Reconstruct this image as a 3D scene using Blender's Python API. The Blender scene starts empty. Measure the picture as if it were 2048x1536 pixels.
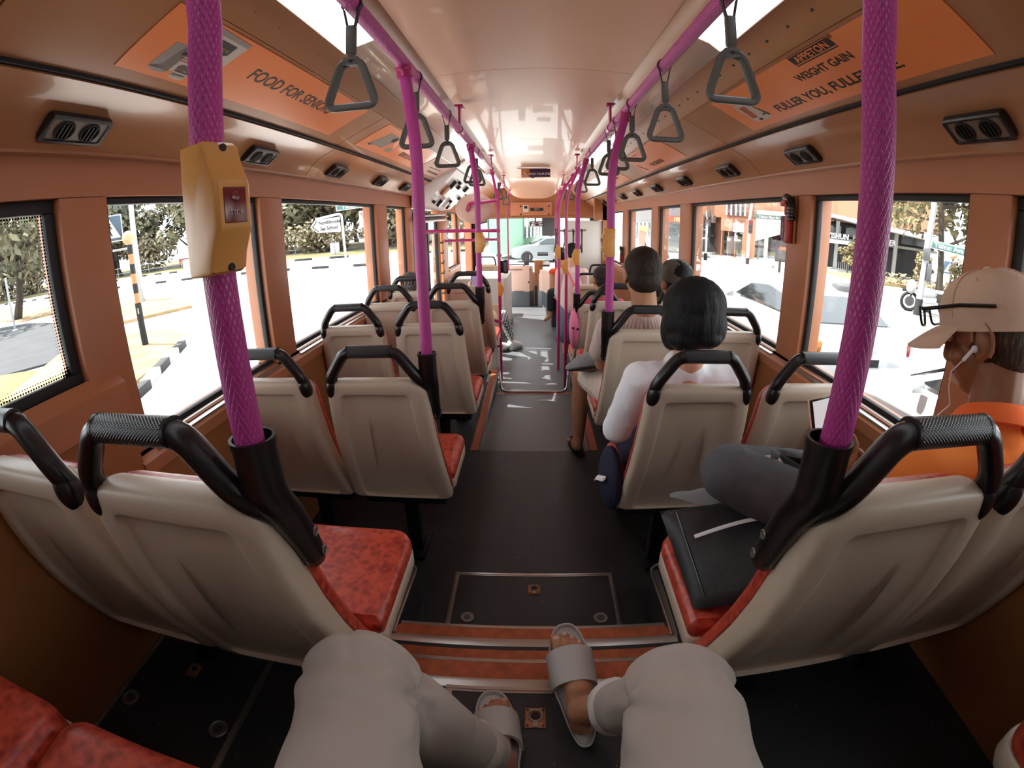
import bpy, bmesh, math, random
from mathutils import Vector, Matrix, Euler
R = math.radians
S = bpy.context.scene
COL = S.collection
# ---------------------------------------------------------------- camera (wide fisheye lens like the photograph's action camera)
cd = bpy.data.cameras.new('camera')
cam = bpy.data.objects.new('camera', cd)
COL.objects.link(cam)
cd.type = 'PANO'
cy = cd.cycles if hasattr(cd, 'cycles') and hasattr(cd.cycles, 'panorama_type') else cd
cy.panorama_type = 'FISHEYE_LENS_POLYNOMIAL'
cy.fisheye_fov = R(200)
cd.sensor_width = 36.0
cd.sensor_height = 27.0
cd.sensor_fit = 'HORIZONTAL'
PMM = 2048 / 36.0
k1 = PMM / 955.8
cy.fisheye_polynomial_k0 = 0.0
cy.fisheye_polynomial_k1 = -k1
cy.fisheye_polynomial_k2 = 0.0
cy.fisheye_polynomial_k3 = 0.0397 * k1 ** 3
cy.fisheye_polynomial_k4 = 0.0
cd.clip_start = 0.02
cd.clip_end = 500
PI_, YA, RO = -0.3349, 0.0488, 0.0175
R1 = Matrix.Rotation(-RO, 3, 'Y').inverted()
R2 = Matrix.Rotation(PI_, 3, 'X')
R3 = Matrix.Rotation(YA, 3, 'Z')
BASE = Matrix(((1, 0, 0), (0, 0, -1), (0, 1, 0)))        # camera looks along +Y with Z up
cam.matrix_world = (R3 @ R2 @ R1 @ BASE).to_4x4()
S.camera = cam
# ---------------------------------------------------------------- world, sun, exposure
w = bpy.data.worlds.new('sky')
S.world = w
w.use_nodes = True
wn, wl = w.node_tree.nodes, w.node_tree.links
wn.clear()
wo = wn.new('ShaderNodeOutputWorld')
wb = wn.new('ShaderNodeBackground')
wb.inputs[0].default_value = (0.88, 0.94, 1.0, 1)
wb.inputs[1].default_value = 1.6
wl.new(wb.outputs[0], wo.inputs[0])
sd = bpy.data.lights.new('sun', 'SUN')
sd.energy = 6.0
sd.angle = R(0.6)
sd.color = (1.0, 0.95, 0.87)
sun = bpy.data.objects.new('sun', sd)
COL.objects.link(sun)
sdir = Vector((0.85, -0.10, -1.0)).normalized()      # from the left, high
sun.rotation_euler = sdir.to_track_quat('-Z', 'Y').to_euler()
vs = S.view_settings
S.display_settings.display_device = 'sRGB'
vs.view_transform = 'Standard'
vs.look = 'None'
vs.exposure = 1.6
vs.gamma = 1
vs.use_curve_mapping = False
S.cycles.max_bounces = 12
S.cycles.diffuse_bounces = 8
S.cycles.glossy_bounces = 4
S.cycles.transmission_bounces = 6
S.cycles.transparent_max_bounces = 16
S.cycles.caustics_reflective = False
S.cycles.caustics_refractive = False
S.cycles.sample_clamp_indirect = 30.0
S.cycles.use_denoising = True
# levels (camera is the origin): floor under the camera, plinth, rear floor, low floor, road
F0, F1, F2, F3, RD = -1.085, -1.235, -1.40, -1.56, -1.92

# ---------------------------------------------------------------- materials
def s2l(c):
    return tuple(((x / 255) / 12.92 if x / 255 <= 0.04045 else ((x / 255 + 0.055) / 1.055) ** 2.4) for x in c)
M = {}
ALB = [1.0]                                        # reflectance scale of the materials that follow
def mat(name, rgb, rough=0.5, metal=0.0, bump=0.0, bscale=200.0, var=0.0, vscale=8.0, spec=0.5, emit=None, estr=1.0, coat=0.0, speck=0.0, var2=None):
    m = bpy.data.materials.new(name); m.use_nodes = True
    nt = m.node_tree; N = nt.nodes; L = nt.links
    b = N['Principled BSDF']
    col = tuple(x * ALB[0] for x in s2l(rgb)) + (1,)
    b.inputs['Base Color'].default_value = col
    b.inputs['Roughness'].default_value = rough
    b.inputs['Metallic'].default_value = metal
    b.inputs['Specular IOR Level'].default_value = spec
    b.inputs['Coat Weight'].default_value = coat
    tc = None
    if bump or var or speck:
        tc = N.new('ShaderNodeTexCoord')
    out = None
    if var:
        n = N.new('ShaderNodeTexNoise'); n.inputs['Scale'].default_value = vscale; n.inputs['Detail'].default_value = 6
        L.new(tc.outputs['Object'], n.inputs['Vector'])
        mx = N.new('ShaderNodeMix'); mx.data_type = 'RGBA'
        c2 = tuple(x * ALB[0] for x in s2l(var2)) if var2 else tuple(x * (1 - var) for x in col[:3])
        mx.inputs['A'].default_value = col; mx.inputs['B'].default_value = c2 + (1,)
        rp = N.new('ShaderNodeMapRange'); rp.inputs[1].default_value = 0.38; rp.inputs[2].default_value = 0.66
        L.new(n.outputs['Fac'], rp.inputs[0]); L.new(rp.outputs[0], mx.inputs['Factor'])
        out = mx.outputs['Result']
        L.new(out, b.inputs['Base Color'])
    if speck:
        v = N.new('ShaderNodeTexVoronoi'); v.inputs['Scale'].default_value = 130
        L.new(tc.outputs['Object'], v.inputs['Vector'])
        lt = N.new('ShaderNodeMath'); lt.operation = 'LESS_THAN'; lt.inputs[1].default_value = 0.14
        L.new(v.outputs['Distance'], lt.inputs[0])
        sx = N.new('ShaderNodeSeparateColor'); L.new(v.outputs['Color'], sx.inputs[0])
        gt = N.new('ShaderNodeMath'); gt.operation = 'GREATER_THAN'; gt.inputs[1].default_value = 1 - speck
        L.new(sx.outputs[0], gt.inputs[0])
        mu = N.new('ShaderNodeMath'); mu.operation = 'MULTIPLY'
        L.new(lt.outputs[0], mu.inputs[0]); L.new(gt.outputs[0], mu.inputs[1])
        mx2 = N.new('ShaderNodeMix'); mx2.data_type = 'RGBA'
        mx2.inputs['A'].default_value = col; mx2.inputs['B'].default_value = (0.7, 0.7, 0.7, 1)
        if out: L.new(out, mx2.inputs['A'])
        L.new(mu.outputs[0], mx2.inputs['Factor']); L.new(mx2.outputs['Result'], b.inputs['Base Color'])
    if bump:
        n2 = N.new('ShaderNodeTexNoise'); n2.inputs['Scale'].default_value = bscale; n2.inputs['Detail'].default_value = 3
        L.new(tc.outputs['Object'], n2.inputs['Vector'])
        bp = N.new('ShaderNodeBump'); bp.inputs['Strength'].default_value = bump; bp.inputs['Distance'].default_value = 0.004
        L.new(n2.outputs['Fac'], bp.inputs['Height']); L.new(bp.outputs[0], b.inputs['Normal'])
    if emit:
        b.inputs['Emission Color'].default_value = s2l(emit) + (1,)
        b.inputs['Emission Strength'].default_value = estr
    M[name] = m
    return m
def glass_mat(name, tint=(0.96, 0.98, 0.97), refl=0.08, frit=False):
    m = bpy.data.materials.new(name); m.use_nodes = True
    N = m.node_tree.nodes; L = m.node_tree.links; N.clear()
    o = N.new('ShaderNodeOutputMaterial'); t = N.new('ShaderNodeBsdfTransparent'); g = N.new('ShaderNodeBsdfGlossy')
    t.inputs[0].default_value = tint + (1,); g.inputs['Roughness'].default_value = 0.02
    lw = N.new('ShaderNodeLayerWeight'); lw.inputs[0].default_value = 0.12
    mu = N.new('ShaderNodeMath'); mu.operation = 'MULTIPLY'; mu.inputs[1].default_value = refl * 4
    L.new(lw.outputs['Fresnel'], mu.inputs[0])
    mx = N.new('ShaderNodeMixShader'); L.new(mu.outputs[0], mx.inputs[0]); L.new(t.outputs[0], mx.inputs[1]); L.new(g.outputs[0], mx.inputs[2])
    last = mx
    if frit:                                    # printed black dots that thin out from the edge of the pane
        uv = N.new('ShaderNodeUVMap'); sp = N.new('ShaderNodeSeparateXYZ'); L.new(uv.outputs[0], sp.inputs[0])
        def mth(op, a, b=None):
            n = N.new('ShaderNodeMath'); n.operation = op
            for i, x in enumerate((a, b)):
                if x is None: continue
                if isinstance(x, (int, float)): n.inputs[i].default_value = x
                else: L.new(x, n.inputs[i])
            return n.outputs[0]
        def cell(c):
            return mth('SUBTRACT', mth('FRACT', mth('MULTIPLY', c, 1.0 / 0.0085)), 0.5)
        cx, cyy = cell(sp.outputs[0]), cell(sp.outputs[1])
        d2 = mth('SQRT', mth('ADD', mth('MULTIPLY', cx, cx), mth('MULTIPLY', cyy, cyy)))
        bw = N.new('ShaderNodeAttribute'); bw.attribute_name = 'edge'
        rad = mth('MULTIPLY', bw.outputs['Fac'], 0.75)
        dot = mth('LESS_THAN', d2, rad)
        bk = N.new('ShaderNodeBsdfDiffuse'); bk.inputs[0].default_value = (0.01, 0.01, 0.01, 1)
        m2 = N.new('ShaderNodeMixShader'); L.new(dot, m2.inputs[0]); L.new(mx.outputs[0], m2.inputs[1]); L.new(bk.outputs[0], m2.inputs[2])
        last = m2
    L.new(last.outputs[0], o.inputs[0])
    M[name] = m
    return m

# ---------------------------------------------------------------- mesh helpers
def rot_to(d):
    return Vector((0, 0, 1)).rotation_difference(Vector(d).normalized()).to_matrix()
class MB:
    def __init__(s): s.b = bmesh.new()
    def box(s, c, d, bev=0.0, rot=None, seg=2):
        m = Matrix.Translation(c)
        if rot is not None: m = m @ (Euler(rot).to_matrix().to_4x4() if not isinstance(rot, Matrix) else rot.to_4x4())
        r = bmesh.ops.create_cube(s.b, size=1, matrix=m @ Matrix.Diagonal((d[0], d[1], d[2], 1)))
        if bev:
            vs_ = set(r['verts']); ed = [e for e in s.b.edges if e.verts[0] in vs_ and e.verts[1] in vs_]
            bmesh.ops.bevel(s.b, geom=ed, offset=bev, segments=seg, affect='EDGES', profile=0.5, clamp_overlap=True)
        return s
    def b2(s, lo, hi, bev=0.0):
        return s.box([(a + b) / 2 for a, b in zip(lo, hi)], [abs(b - a) for a, b in zip(lo, hi)], bev)
    def cyl(s, p0, p1, r0, r1=None, seg=20, caps=True):
        r1 = r0 if r1 is None else r1
        p0, p1 = Vector(p0), Vector(p1); d = p1 - p0
        m = Matrix.Translation((p0 + p1) / 2) @ rot_to(d).to_4x4()
        bmesh.ops.create_cone(s.b, cap_ends=caps, cap_tris=False, segments=seg, radius1=r0, radius2=r1, depth=d.length, matrix=m)
        return s
    def ell(s, c, r, rot=None, seg=20, rings=14):
        if isinstance(r, (int, float)): r = (r, r, r)
        m = Matrix.Translation(c)
        if rot is not None: m = m @ (Euler(rot).to_matrix().to_4x4() if not isinstance(rot, Matrix) else rot.to_4x4())
        m = m @ Matrix.Diagonal((r[0], r[1], r[2], 1)); nv, nf = s.b.verts.new, s.b.faces.new
        tp, bt = nv(m @ Vector((0, 0, 1))), nv(m @ Vector((0, 0, -1))); R_ = []
        for i in range(1, rings):
            a = math.pi * i / rings; sa, ca = math.sin(a), math.cos(a)
            R_.append([nv(m @ Vector((sa * math.cos(2 * math.pi * k / seg), sa * math.sin(2 * math.pi * k / seg), ca))) for k in range(seg)])
        for k in range(seg):
            k2 = (k + 1) % seg; nf((tp, R_[0][k], R_[0][k2])); nf((bt, R_[-1][k2], R_[-1][k]))
        for A, B in zip(R_, R_[1:]):
            for k in range(seg): nf((A[k], B[k], B[(k + 1) % seg], A[(k + 1) % seg]))
        return s
    def face(s, pts):
        return s.b.faces.new([s.b.verts.new(p) for p in pts])
    def tube(s, pts, r, seg=12, closed=False, flat=None, up=None, uv=False, caps=True):
        """sweep a circle (or an ellipse r x flat) along pts"""
        pts = [Vector(p) for p in pts]; n = len(pts); rings = []
        rr = r if isinstance(r, (list, tuple)) else [r] * n
        t0 = None; x = None; dist = 0; lens = []
        for i, p in enumerate(pts):
            a = pts[(i - 1) % n] if (closed or i > 0) else p
            c = pts[(i + 1) % n] if (closed or i < n - 1) else p
            t = ((p - a).normalized() + (c - p).normalized())
            t = t.normalized() if t.length > 1e-9 else (c - a).normalized()
            if up is not None:
                x = Vector(up).cross(t).normalized()
            elif x is None:
                x = t.orthogonal().normalized()
            else:
                x = (t0.rotation_difference(t).to_matrix() @ x).normalized()
                x = (x - t * x.dot(t)).normalized()
            y = t.cross(x); t0 = t
            if i: dist += (p - pts[i - 1]).length
            lens.append(dist)
            ca = 1.0
            f = flat if flat else 1.0
            rings.append([s.b.verts.new(p + (x * math.cos(2 * math.pi * k / seg) + y * f * math.sin(2 * math.pi * k / seg)) * rr[i]) for k in range(seg)])
        uvl = s.b.loops.layers.uv.verify() if uv else None
        for i in range(n if closed else n - 1):
            A, B = rings[i], rings[(i + 1) % n]
            for k in range(seg):
                f_ = s.b.faces.new((A[k], A[(k + 1) % seg], B[(k + 1) % seg], B[k]))
                if uvl:
                    for lp, (u, v) in zip(f_.loops, ((k, lens[i]), (k + 1, lens[i]), (k + 1, lens[(i + 1) % n]), (k, lens[(i + 1) % n]))):
                        lp[uvl].uv = (u / seg, v)
        if not closed and caps:
            s.b.faces.new(rings[0][::-1]); s.b.faces.new(rings[-1])
        return s
    def rings(s, rs, cap0=True, cap1=True):
        """bridge closed loops of equal length"""
        V = [[s.b.verts.new(p) for p in r] for r in rs]
        for A, B in zip(V, V[1:]):
            n = len(A)
            for k in range(n):
                s.b.faces.new((A[k], A[(k + 1) % n], B[(k + 1) % n], B[k]))
        if cap0: s.b.faces.new(V[0][::-1])
        if cap1: s.b.faces.new(V[-1])
        return s
    def grid(s, fn, nu, nv):
        V = [[s.b.verts.new(fn(i / nu, j / nv)) for j in range(nv + 1)] for i in range(nu + 1)]
        for i in range(nu):
            for j in range(nv):
                s.b.faces.new((V[i][j], V[i + 1][j], V[i + 1][j + 1], V[i][j + 1]))
        return s
    def prism(s, poly, axis, a, b, bev=0):
        """extrude a 2D polygon along an axis: axis 0 -> poly is (y,z); 1 -> (x,z); 2 -> (x,y)"""
        def P(q, t):
            return (t, q[0], q[1]) if axis == 0 else ((q[0], t, q[1]) if axis == 1 else (q[0], q[1], t))
        s.rings([[P(q, a) for q in poly], [P(q, b) for q in poly]])
        return s
    def build(s, name, m=None, parent=None, world=False, smooth=True, ang=38, fix=True):
        if fix: bmesh.ops.recalc_face_normals(s.b, faces=s.b.faces[:])
        me = bpy.data.meshes.new(name); s.b.to_mesh(me); s.b.free()
        return link(name, me, m, parent, world, smooth, ang)
def link(name, me, m=None, parent=None, world=False, smooth=True, ang=38):
    if m is not None:
        me.materials.append(M[m] if isinstance(m, str) else m)
    if smooth:
        me.polygons.foreach_set('use_smooth', [True] * len(me.polygons))
        me.set_sharp_from_angle(angle=R(ang))
    o = bpy.data.objects.new(name, me); COL.objects.link(o)
    if parent is not None:
        o.parent = parent
        if world:
            me.transform(Matrix.Translation(-base_loc(parent)))
    else:                                          # a mesh of its own: put its origin at the middle of its foot
        if len(me.vertices):
            xs = [v.co for v in me.vertices]
            lo = Vector([min(v[i] for v in xs) for i in range(3)]); hi = Vector([max(v[i] for v in xs) for i in range(3)])
            c = Vector(((lo.x + hi.x) / 2, (lo.y + hi.y) / 2, lo.z))
            me.transform(Matrix.Translation(-c)); o.location = c
    return o
def base_loc(o):
    v = Vector(o.location)
    while o.parent is not None:
        o = o.parent; v = v + Vector(o.location)
    return v
def tag(o, label, cat, group=None, kind=None):
    if label: o['label'] = label
    if cat: o['category'] = cat
    if group: o['group'] = group
    if kind: o['kind'] = kind
    return o
def thing(name, label, cat, loc=(0, 0, 0), rot=(0, 0, 0), group=None):
    o = bpy.data.objects.new(name, None); COL.objects.link(o)
    o.location = loc; o.rotation_euler = rot; o.empty_display_size = 0.05
    return tag(o, label, cat, group)
def struct(o):
    o['kind'] = 'structure'
    return o
def dup(root, loc=None, rotz=None, label=None, group=None, cat=None):
    def cp(o, par):
        c = o.copy(); COL.objects.link(c)
        if par is not None: c.parent = par
        for ch in o.children: cp(ch, c)
        return c
    r = cp(root, None)
    if loc is not None: r.location = loc
    if rotz is not None: r.rotation_euler[2] = rotz
    if label: r['label'] = label
    if group: r['group'] = group
    return r
def arc(c, r, a0, a1, n, plane='xz'):
    o = []
    for i in range(n + 1):
        a = R(a0 + (a1 - a0) * i / n); u, v = r * math.cos(a), r * math.sin(a)
        o.append((c[0] + u, c[1], c[2] + v) if plane == 'xz' else ((c[0], c[1] + u, c[2] + v) if plane == 'yz' else (c[0] + u, c[1] + v, c[2])))
    return o
def fillet(pts, r, n=5, closed=False):
    """round the corners of a polyline"""
    pts = [Vector(p) for p in pts]; out = []; N_ = len(pts)
    for i, p in enumerate(pts):
        if not closed and i in (0, N_ - 1):
            out.append(p); continue
        a, b = pts[i - 1], pts[(i + 1) % N_]
        ri = r[i] if isinstance(r, (list, tuple)) else r
        la, lb = (a - p).length, (b - p).length
        d = min(ri, la * 0.48, lb * 0.48)
        p0, p1 = p + (a - p).normalized() * d, p + (b - p).normalized() * d
        for k in range(n + 1):
            t = k / n
            out.append((p0 * (1 - t) + p * t) * (1 - t) + (p * (1 - t) + p1 * t) * t)
    return out
BENCH = bpy.data.scenes.new('bench')                  # an empty scene in which lettering and grown surfaces are turned to meshes
def bench(o):
    BENCH.collection.objects.link(o)
    vl = BENCH.view_layers[0]; vl.update()
    return vl.depsgraph
def text_mesh(s, size, bold=0.0, extrude=0.0006, align='LEFT', space=1.0, shear=0.0):
    cu = bpy.data.curves.new('t', 'FONT'); cu.body = s; cu.size = size; cu.offset = bold; cu.extrude = extrude
    cu.align_x = align; cu.space_character = space; cu.resolution_u = 3; cu.shear = shear
    o = bpy.data.objects.new('t', cu); dg = bench(o)
    me = bpy.data.meshes.new_from_object(o.evaluated_get(dg))
    bpy.data.objects.remove(o); bpy.data.curves.remove(cu)
    return me
def lettering(name, s, size, m, parent, loc, xdir, ydir, bold=0.0, align='LEFT', sx=1.0, shear=0.0, space=1.0):
    """raised lettering in the plane spanned by xdir / ydir, in its parent's own frame"""
    me = text_mesh(s, size, bold, 0.0006, align, space, shear)
    x, y = Vector(xdir).normalized(), Vector(ydir).normalized(); z = x.cross(y)
    mt = Matrix((x * sx, y, z)).transposed().to_4x4(); mt.translation = Vector(loc)
    me.transform(mt)
    return link(name, me, m, parent, False, False)
def blob(name, prims, m, parent=None, voxel=0.008, smooth=6, world=True, dec=None, disp=None):
    """grow ONE closed surface around tapered limbs ('c',p0,r0,p1,r1) and ellipsoids ('e',centre,radii,rot)"""
    q = MB()
    for p in prims:
        if p[0] == 'c':
            _, p0, r0, p1, r1 = p
            p0, p1 = Vector(p0), Vector(p1)
            q.ell(p0, r0, seg=14, rings=10); q.ell(p1, r1, seg=14, rings=10)
            if (p1 - p0).length > 1e-4: q.cyl(p0, p1, r0, r1, 14)
        elif p[0] == 'b':
            q.box(p[1], p[2], 0, p[3] if len(p) > 3 else None)
        else:
            q.ell(p[1], p[2], p[3] if len(p) > 3 else None, 18, 12)
    me = bpy.data.meshes.new(name); q.b.to_mesh(me); q.b.free()
    o = bpy.data.objects.new('tmp', me)
    md = o.modifiers.new('r', 'REMESH'); md.mode = 'VOXEL'; md.voxel_size = voxel; md.use_smooth_shade = True
    if smooth:
        sm = o.modifiers.new('s', 'SMOOTH'); sm.factor = 0.5; sm.iterations = smooth
    dg = bench(o)
    me2 = bpy.data.meshes.new_from_object(o.evaluated_get(dg))
    bpy.data.objects.remove(o); bpy.data.meshes.remove(me)
    me2.name = name; me2.materials.clear()
    if disp:
        for v in me2.vertices: v.co = disp(v.co)
    if m: me2.materials.append(M[m])
    me2.polygons.foreach_set('use_smooth', [True] * len(me2.polygons))
    ob = bpy.data.objects.new(name, me2); COL.objects.link(ob)
    if parent is not None:
        ob.parent = parent
        if world: me2.transform(Matrix.Translation(-base_loc(parent)))
    return ob
ALB[0] = 0.88
# ================================================================ materials of the bus
mat('wall_beige', (184, 118, 80), 0.42, bump=0.05, bscale=90)
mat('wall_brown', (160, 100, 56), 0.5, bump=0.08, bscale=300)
mat('cove_beige', (178, 126, 88), 0.24, bump=0.0, spec=0.5, coat=0.25)
mat('ceil_beige', (232, 186, 156), 0.3, spec=0.5, bump=0.03, bscale=400, coat=0.15)
mat('mould_beige', (176, 128, 88), 0.3, spec=0.5)
mat('vinyl_black', (38, 39, 41), 0.5, bump=0.12, bscale=500, speck=0.03, var=0.3, vscale=3)
mat('vinyl_grey', (98, 101, 104), 0.45, bump=0.1, bscale=500, var=0.15, vscale=2)
mat('nosing_orange', (196, 98, 52), 0.6, bump=0.3, bscale=300, var=0.35, vscale=30)
mat('ramp_orange', (206, 142, 112), 0.6, bump=0.1, var=0.1)
mat('alu', (190, 184, 178), 0.28, metal=0.9, bump=0.03, bscale=40)
mat('alu_dull', (150, 146, 142), 0.4, metal=0.8)
mat('steel_dark', (96, 96, 98), 0.4, metal=0.7)
mat('rubber', (16, 16, 17), 0.6)
mat('black_plastic', (24, 22, 22), 0.3, bump=0.06, bscale=600)
mat('black_matt', (18, 18, 18), 0.7)
mat('dark_grey', (66, 66, 68), 0.5)
mat('white_plastic', (226, 226, 222), 0.4)
mat('off_white', (206, 200, 190), 0.5)
mat('light_lit', (235, 238, 240), 0.35, emit=(235, 242, 248), estr=2.4)
mat('light_dim', (235, 238, 240), 0.35, emit=(235, 242, 248), estr=1.0)
mat('light_unlit', (196, 172, 150), 0.15, spec=0.7, coat=0.6)
mat('brass', (184, 120, 72), 0.4, metal=0.4, var=0.25, vscale=40)
glass_mat('glass')
glass_mat('glass_frit', frit=True)
ZL, ZR = 0.188, 0.174                          # height of the window heads
WL = [(1.041, 1.898), (2.10, 3.524), (3.80, 4.42)]
WR = [(1.016, 1.867), (2.067, 3.53), (3.78, 4.48), (4.73, 5.96), (6.30, 7.85), (8.26, 9.30)]
SILL = -0.557
def side_wall(name, sx, wins, zt, ymax, door=None):
    q = MB(); x0, x1 = 1.16, 1.27
    def bx(ya, yb, za, zb, xa=x0, xb=x1, bev=0.0):
        q.b2((sx * xa, ya, za), (sx * xb, yb, zb), bev)
    bx(-1.0, ymax, zt, 0.33)                                    # head band
    full = [(-0.12, 0.868)] + wins
    prev = -1.0
    for i, (a, b) in enumerate(full):
        if door and prev < door[0] < a: pass
        bx(prev, a, -0.58 if i else -0.30, zt, bev=0.006)
        if i == 0:
            bx(-1.0, 0.96, F3, -0.30)
        else:
            bx(a - 0.1, b + 0.1, F3, SILL, x0 - 0.005)
        prev = b
    last = full[-1][1]
    if door:
        bx(last, door[0], F3, zt, bev=0.006)
        bx(door[1], 6.55, F3, zt, bev=0.006)
        bx(6.55, 7.55, F3, -0.62); bx(7.55, 7.70, F3, zt, bev=0.006)
        bx(8.95, ymax, F3, zt)
    else:
        bx(last, ymax, F3, zt, bev=0.006)
    for a, b in zip(full, full[1:]):                            # walls below the pillars
        bx(a[1] - 0.01, b[0] + 0.01, F3, SILL, x0 - 0.005)
    return struct(q.build(name, 'wall_beige'))
side_wall('wall_left', -1, WL, ZL, 9.4, door=(4.62, 6.02))
side_wall('wall_right', 1, WR, ZR, 9.4)
# kick panels under the windows and the ledge that caps them
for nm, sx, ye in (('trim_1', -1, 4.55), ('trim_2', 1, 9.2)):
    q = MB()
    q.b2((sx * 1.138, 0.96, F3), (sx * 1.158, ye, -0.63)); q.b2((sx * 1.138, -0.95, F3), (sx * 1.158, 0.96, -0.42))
    struct(q.build(nm, 'wall_brown'))  # beige panels, their shade put into the colour as brown
for nm, sx, ye in (('trim_3', -1, 4.55), ('trim_4', 1, 9.2)):
    q = MB()
    q.prism([(sx * 1.158, -0.565), (sx * 1.128, -0.585), (sx * 1.128, -0.625), (sx * 1.158, -0.625)], 1, 0.955, ye)
    q.prism([(sx * 1.168, -0.292), (sx * 1.122, -0.325), (sx * 1.122, -0.415), (sx * 1.16, -0.415)], 1, -0.95, 0.965)
    struct(q.build(nm, 'wall_beige'))
def window(n, sx, a, b, zb, zt, frit=False, alu=True):
    x = sx * 1.195
    q = MB(); t = 0.022 if not frit else 0.035
    for lo, hi in (((x - .012, a, zt - t), (x + .012, b, zt)), ((x - .012, a, zb), (x + .012, b, zb + t)), ((x - .012, a, zb + t), (x + .012, a + t, zt - t)), ((x - .012, b - t, zb + t), (x + .012, b, zt - t))):
        q.b2(lo, hi, 0.004)
    fr = struct(q.build('window_%d' % n, 'rubber'))
    g = MB(); e = 0.055
    ys = [a + .01, a + .01 + e, b - .01 - e, b - .01] if frit else [a + .01, b - .01]
    zs = [zb + .01, zb + .01 + e, zt - .01 - e, zt - .01] if frit else [zb + .01, zt - .01]
    uv = g.b.loops.layers.uv.verify(); col = g.b.verts.layers.float.new('edge')
    V = [[g.b.verts.new((x, y, z)) for z in zs] for y in ys]
    for i in range(len(ys)):
        for j in range(len(zs)):
            V[i][j][col] = 1.0 if frit and (i in (0, 3) or j in (0, 3)) else 0.0
    for i in range(len(ys) - 1):
        for j in range(len(zs) - 1):
            f = g.b.faces.new((V[i][j], V[i + 1][j], V[i + 1][j + 1], V[i][j + 1]))
            for lp in f.loops: lp[uv].uv = (lp.vert.co.y, lp.vert.co.z)
    pane = g.build('pane', 'glass_frit' if frit else 'glass', fr, True, False)
    if alu:
        s = MB(); s.prism([(sx * 1.182, zb + .004), (sx * 1.14, zb - .012), (sx * 1.14, zb - .02), (sx * 1.182, zb - .02)], 1, a + .002, b - .002)
        s.build('sill', 'alu', fr, True)
    return fr
k = 1
window(k, -1, -0.12, 0.868, -0.30, ZL, True); k += 1
for a, b in WL: window(k, -1, a, b, SILL, ZL); k += 1
window(k, -1, 6.55, 7.55, -0.62, ZL); k += 1
window(k, 1, -0.12, 0.868, -0.30, ZR, True); k += 1
for a, b in WR: window(k, 1, a, b, SILL, ZR); k += 1
# ---------------------------------------------------------------- floors and steps
q = MB(); q.b2((-1.16, -0.95, F0 - .1), (1.16, 0.80, F0)); struct(q.build('floor', 'vinyl_black'))
q = MB(); q.b2((-1.16, 0.80, F3 - .1), (1.16, 2.72, F2)); q.b2((-1.16, 2.72, F3 - .1), (-.352, 4.45, F2)); q.b2((.352, 2.72, F3 - .1), (1.16, 4.45, F2))
struct(q.build('floor_rear', 'vinyl_black'))
q = MB()
q.prism([(2.72, F2), (4.16, F3 + .02), (4.45, F3), (9.6, F3), (9.6, F3 - .1), (2.72, F3 - .1)], 0, -.352, .352)
q.b2((-1.26, 4.45, F3 - .1), (-.352, 9.6, F3)); q.b2((.352, 4.45, F3 - .1), (1.26, 9.6, F3))
struct(q.build('floor_front', 'vinyl_grey'))
q = MB(); q.prism([(3.86, F2 - .125), (4.18, F3 + .021), (4.18, F3 + .015), (3.86, F2 - .14)], 0, -.345, .345)
struct(q.build('trim_5', 'ramp_orange'))
# raised plinths under the rearmost seats, with the open well of the steps between them
for nm, sx in (('trim_6', -1), ('trim_7', 1)):
    q = MB()
    poly = [(sx * 1.15, .80), (sx * .445, .80), (sx * .445, 1.36)] + [(sx * (.505 - .06 * math.cos(R(t))), 1.36 + .06 * math.sin(R(t))) for t in (20, 45, 70, 90)] + [(sx * 1.15, 1.42)]
    q.prism(poly, 2, F2 - .02, F1); struct(q.build(nm, 'vinyl_black'))
q = MB(); q.b2((-.444, .80, F2 - .02), (.444, 1.035, F1)); struct(q.build('trim_8', 'vinyl_black'))
def nosing(y0, y1, z, x0, x1, mitre=0.0):
    t = thing('step_nosing', None, None, ((x0 + x1) / 2, y0, z))
    a = MB(); a.prism([(y0 - .012, z + .001), (y0 + .004, z + .006), (y0 + .016, z + .006), (y0 + .016, z + .001)], 0, x0, x1)
    a.prism([(y1 - .008, z + .001), (y1 - .008, z + .006), (y1 + .004, z + .006), (y1 + .006, z - .03), (y1 + .001, z - .03), (y1 + .001, z)], 0, x0 + mitre, x1 - mitre)
    a.build('metal_edge', 'alu', t, True)
    b = MB(); b.prism([(x0, y0 + .016), (x1, y0 + .016), (x1 - mitre, y1 - .008), (x0 + mitre, y1 - .008)], 2, z + .001, z + .005)
    b.build('insert', 'nosing_orange', t, True)
    return t
tag(nosing(.765, .845, F0, -1.12, 1.12), 'long orange step edge with aluminium rims across the rear floor, nearest of the step strips', 'step edge')
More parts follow.
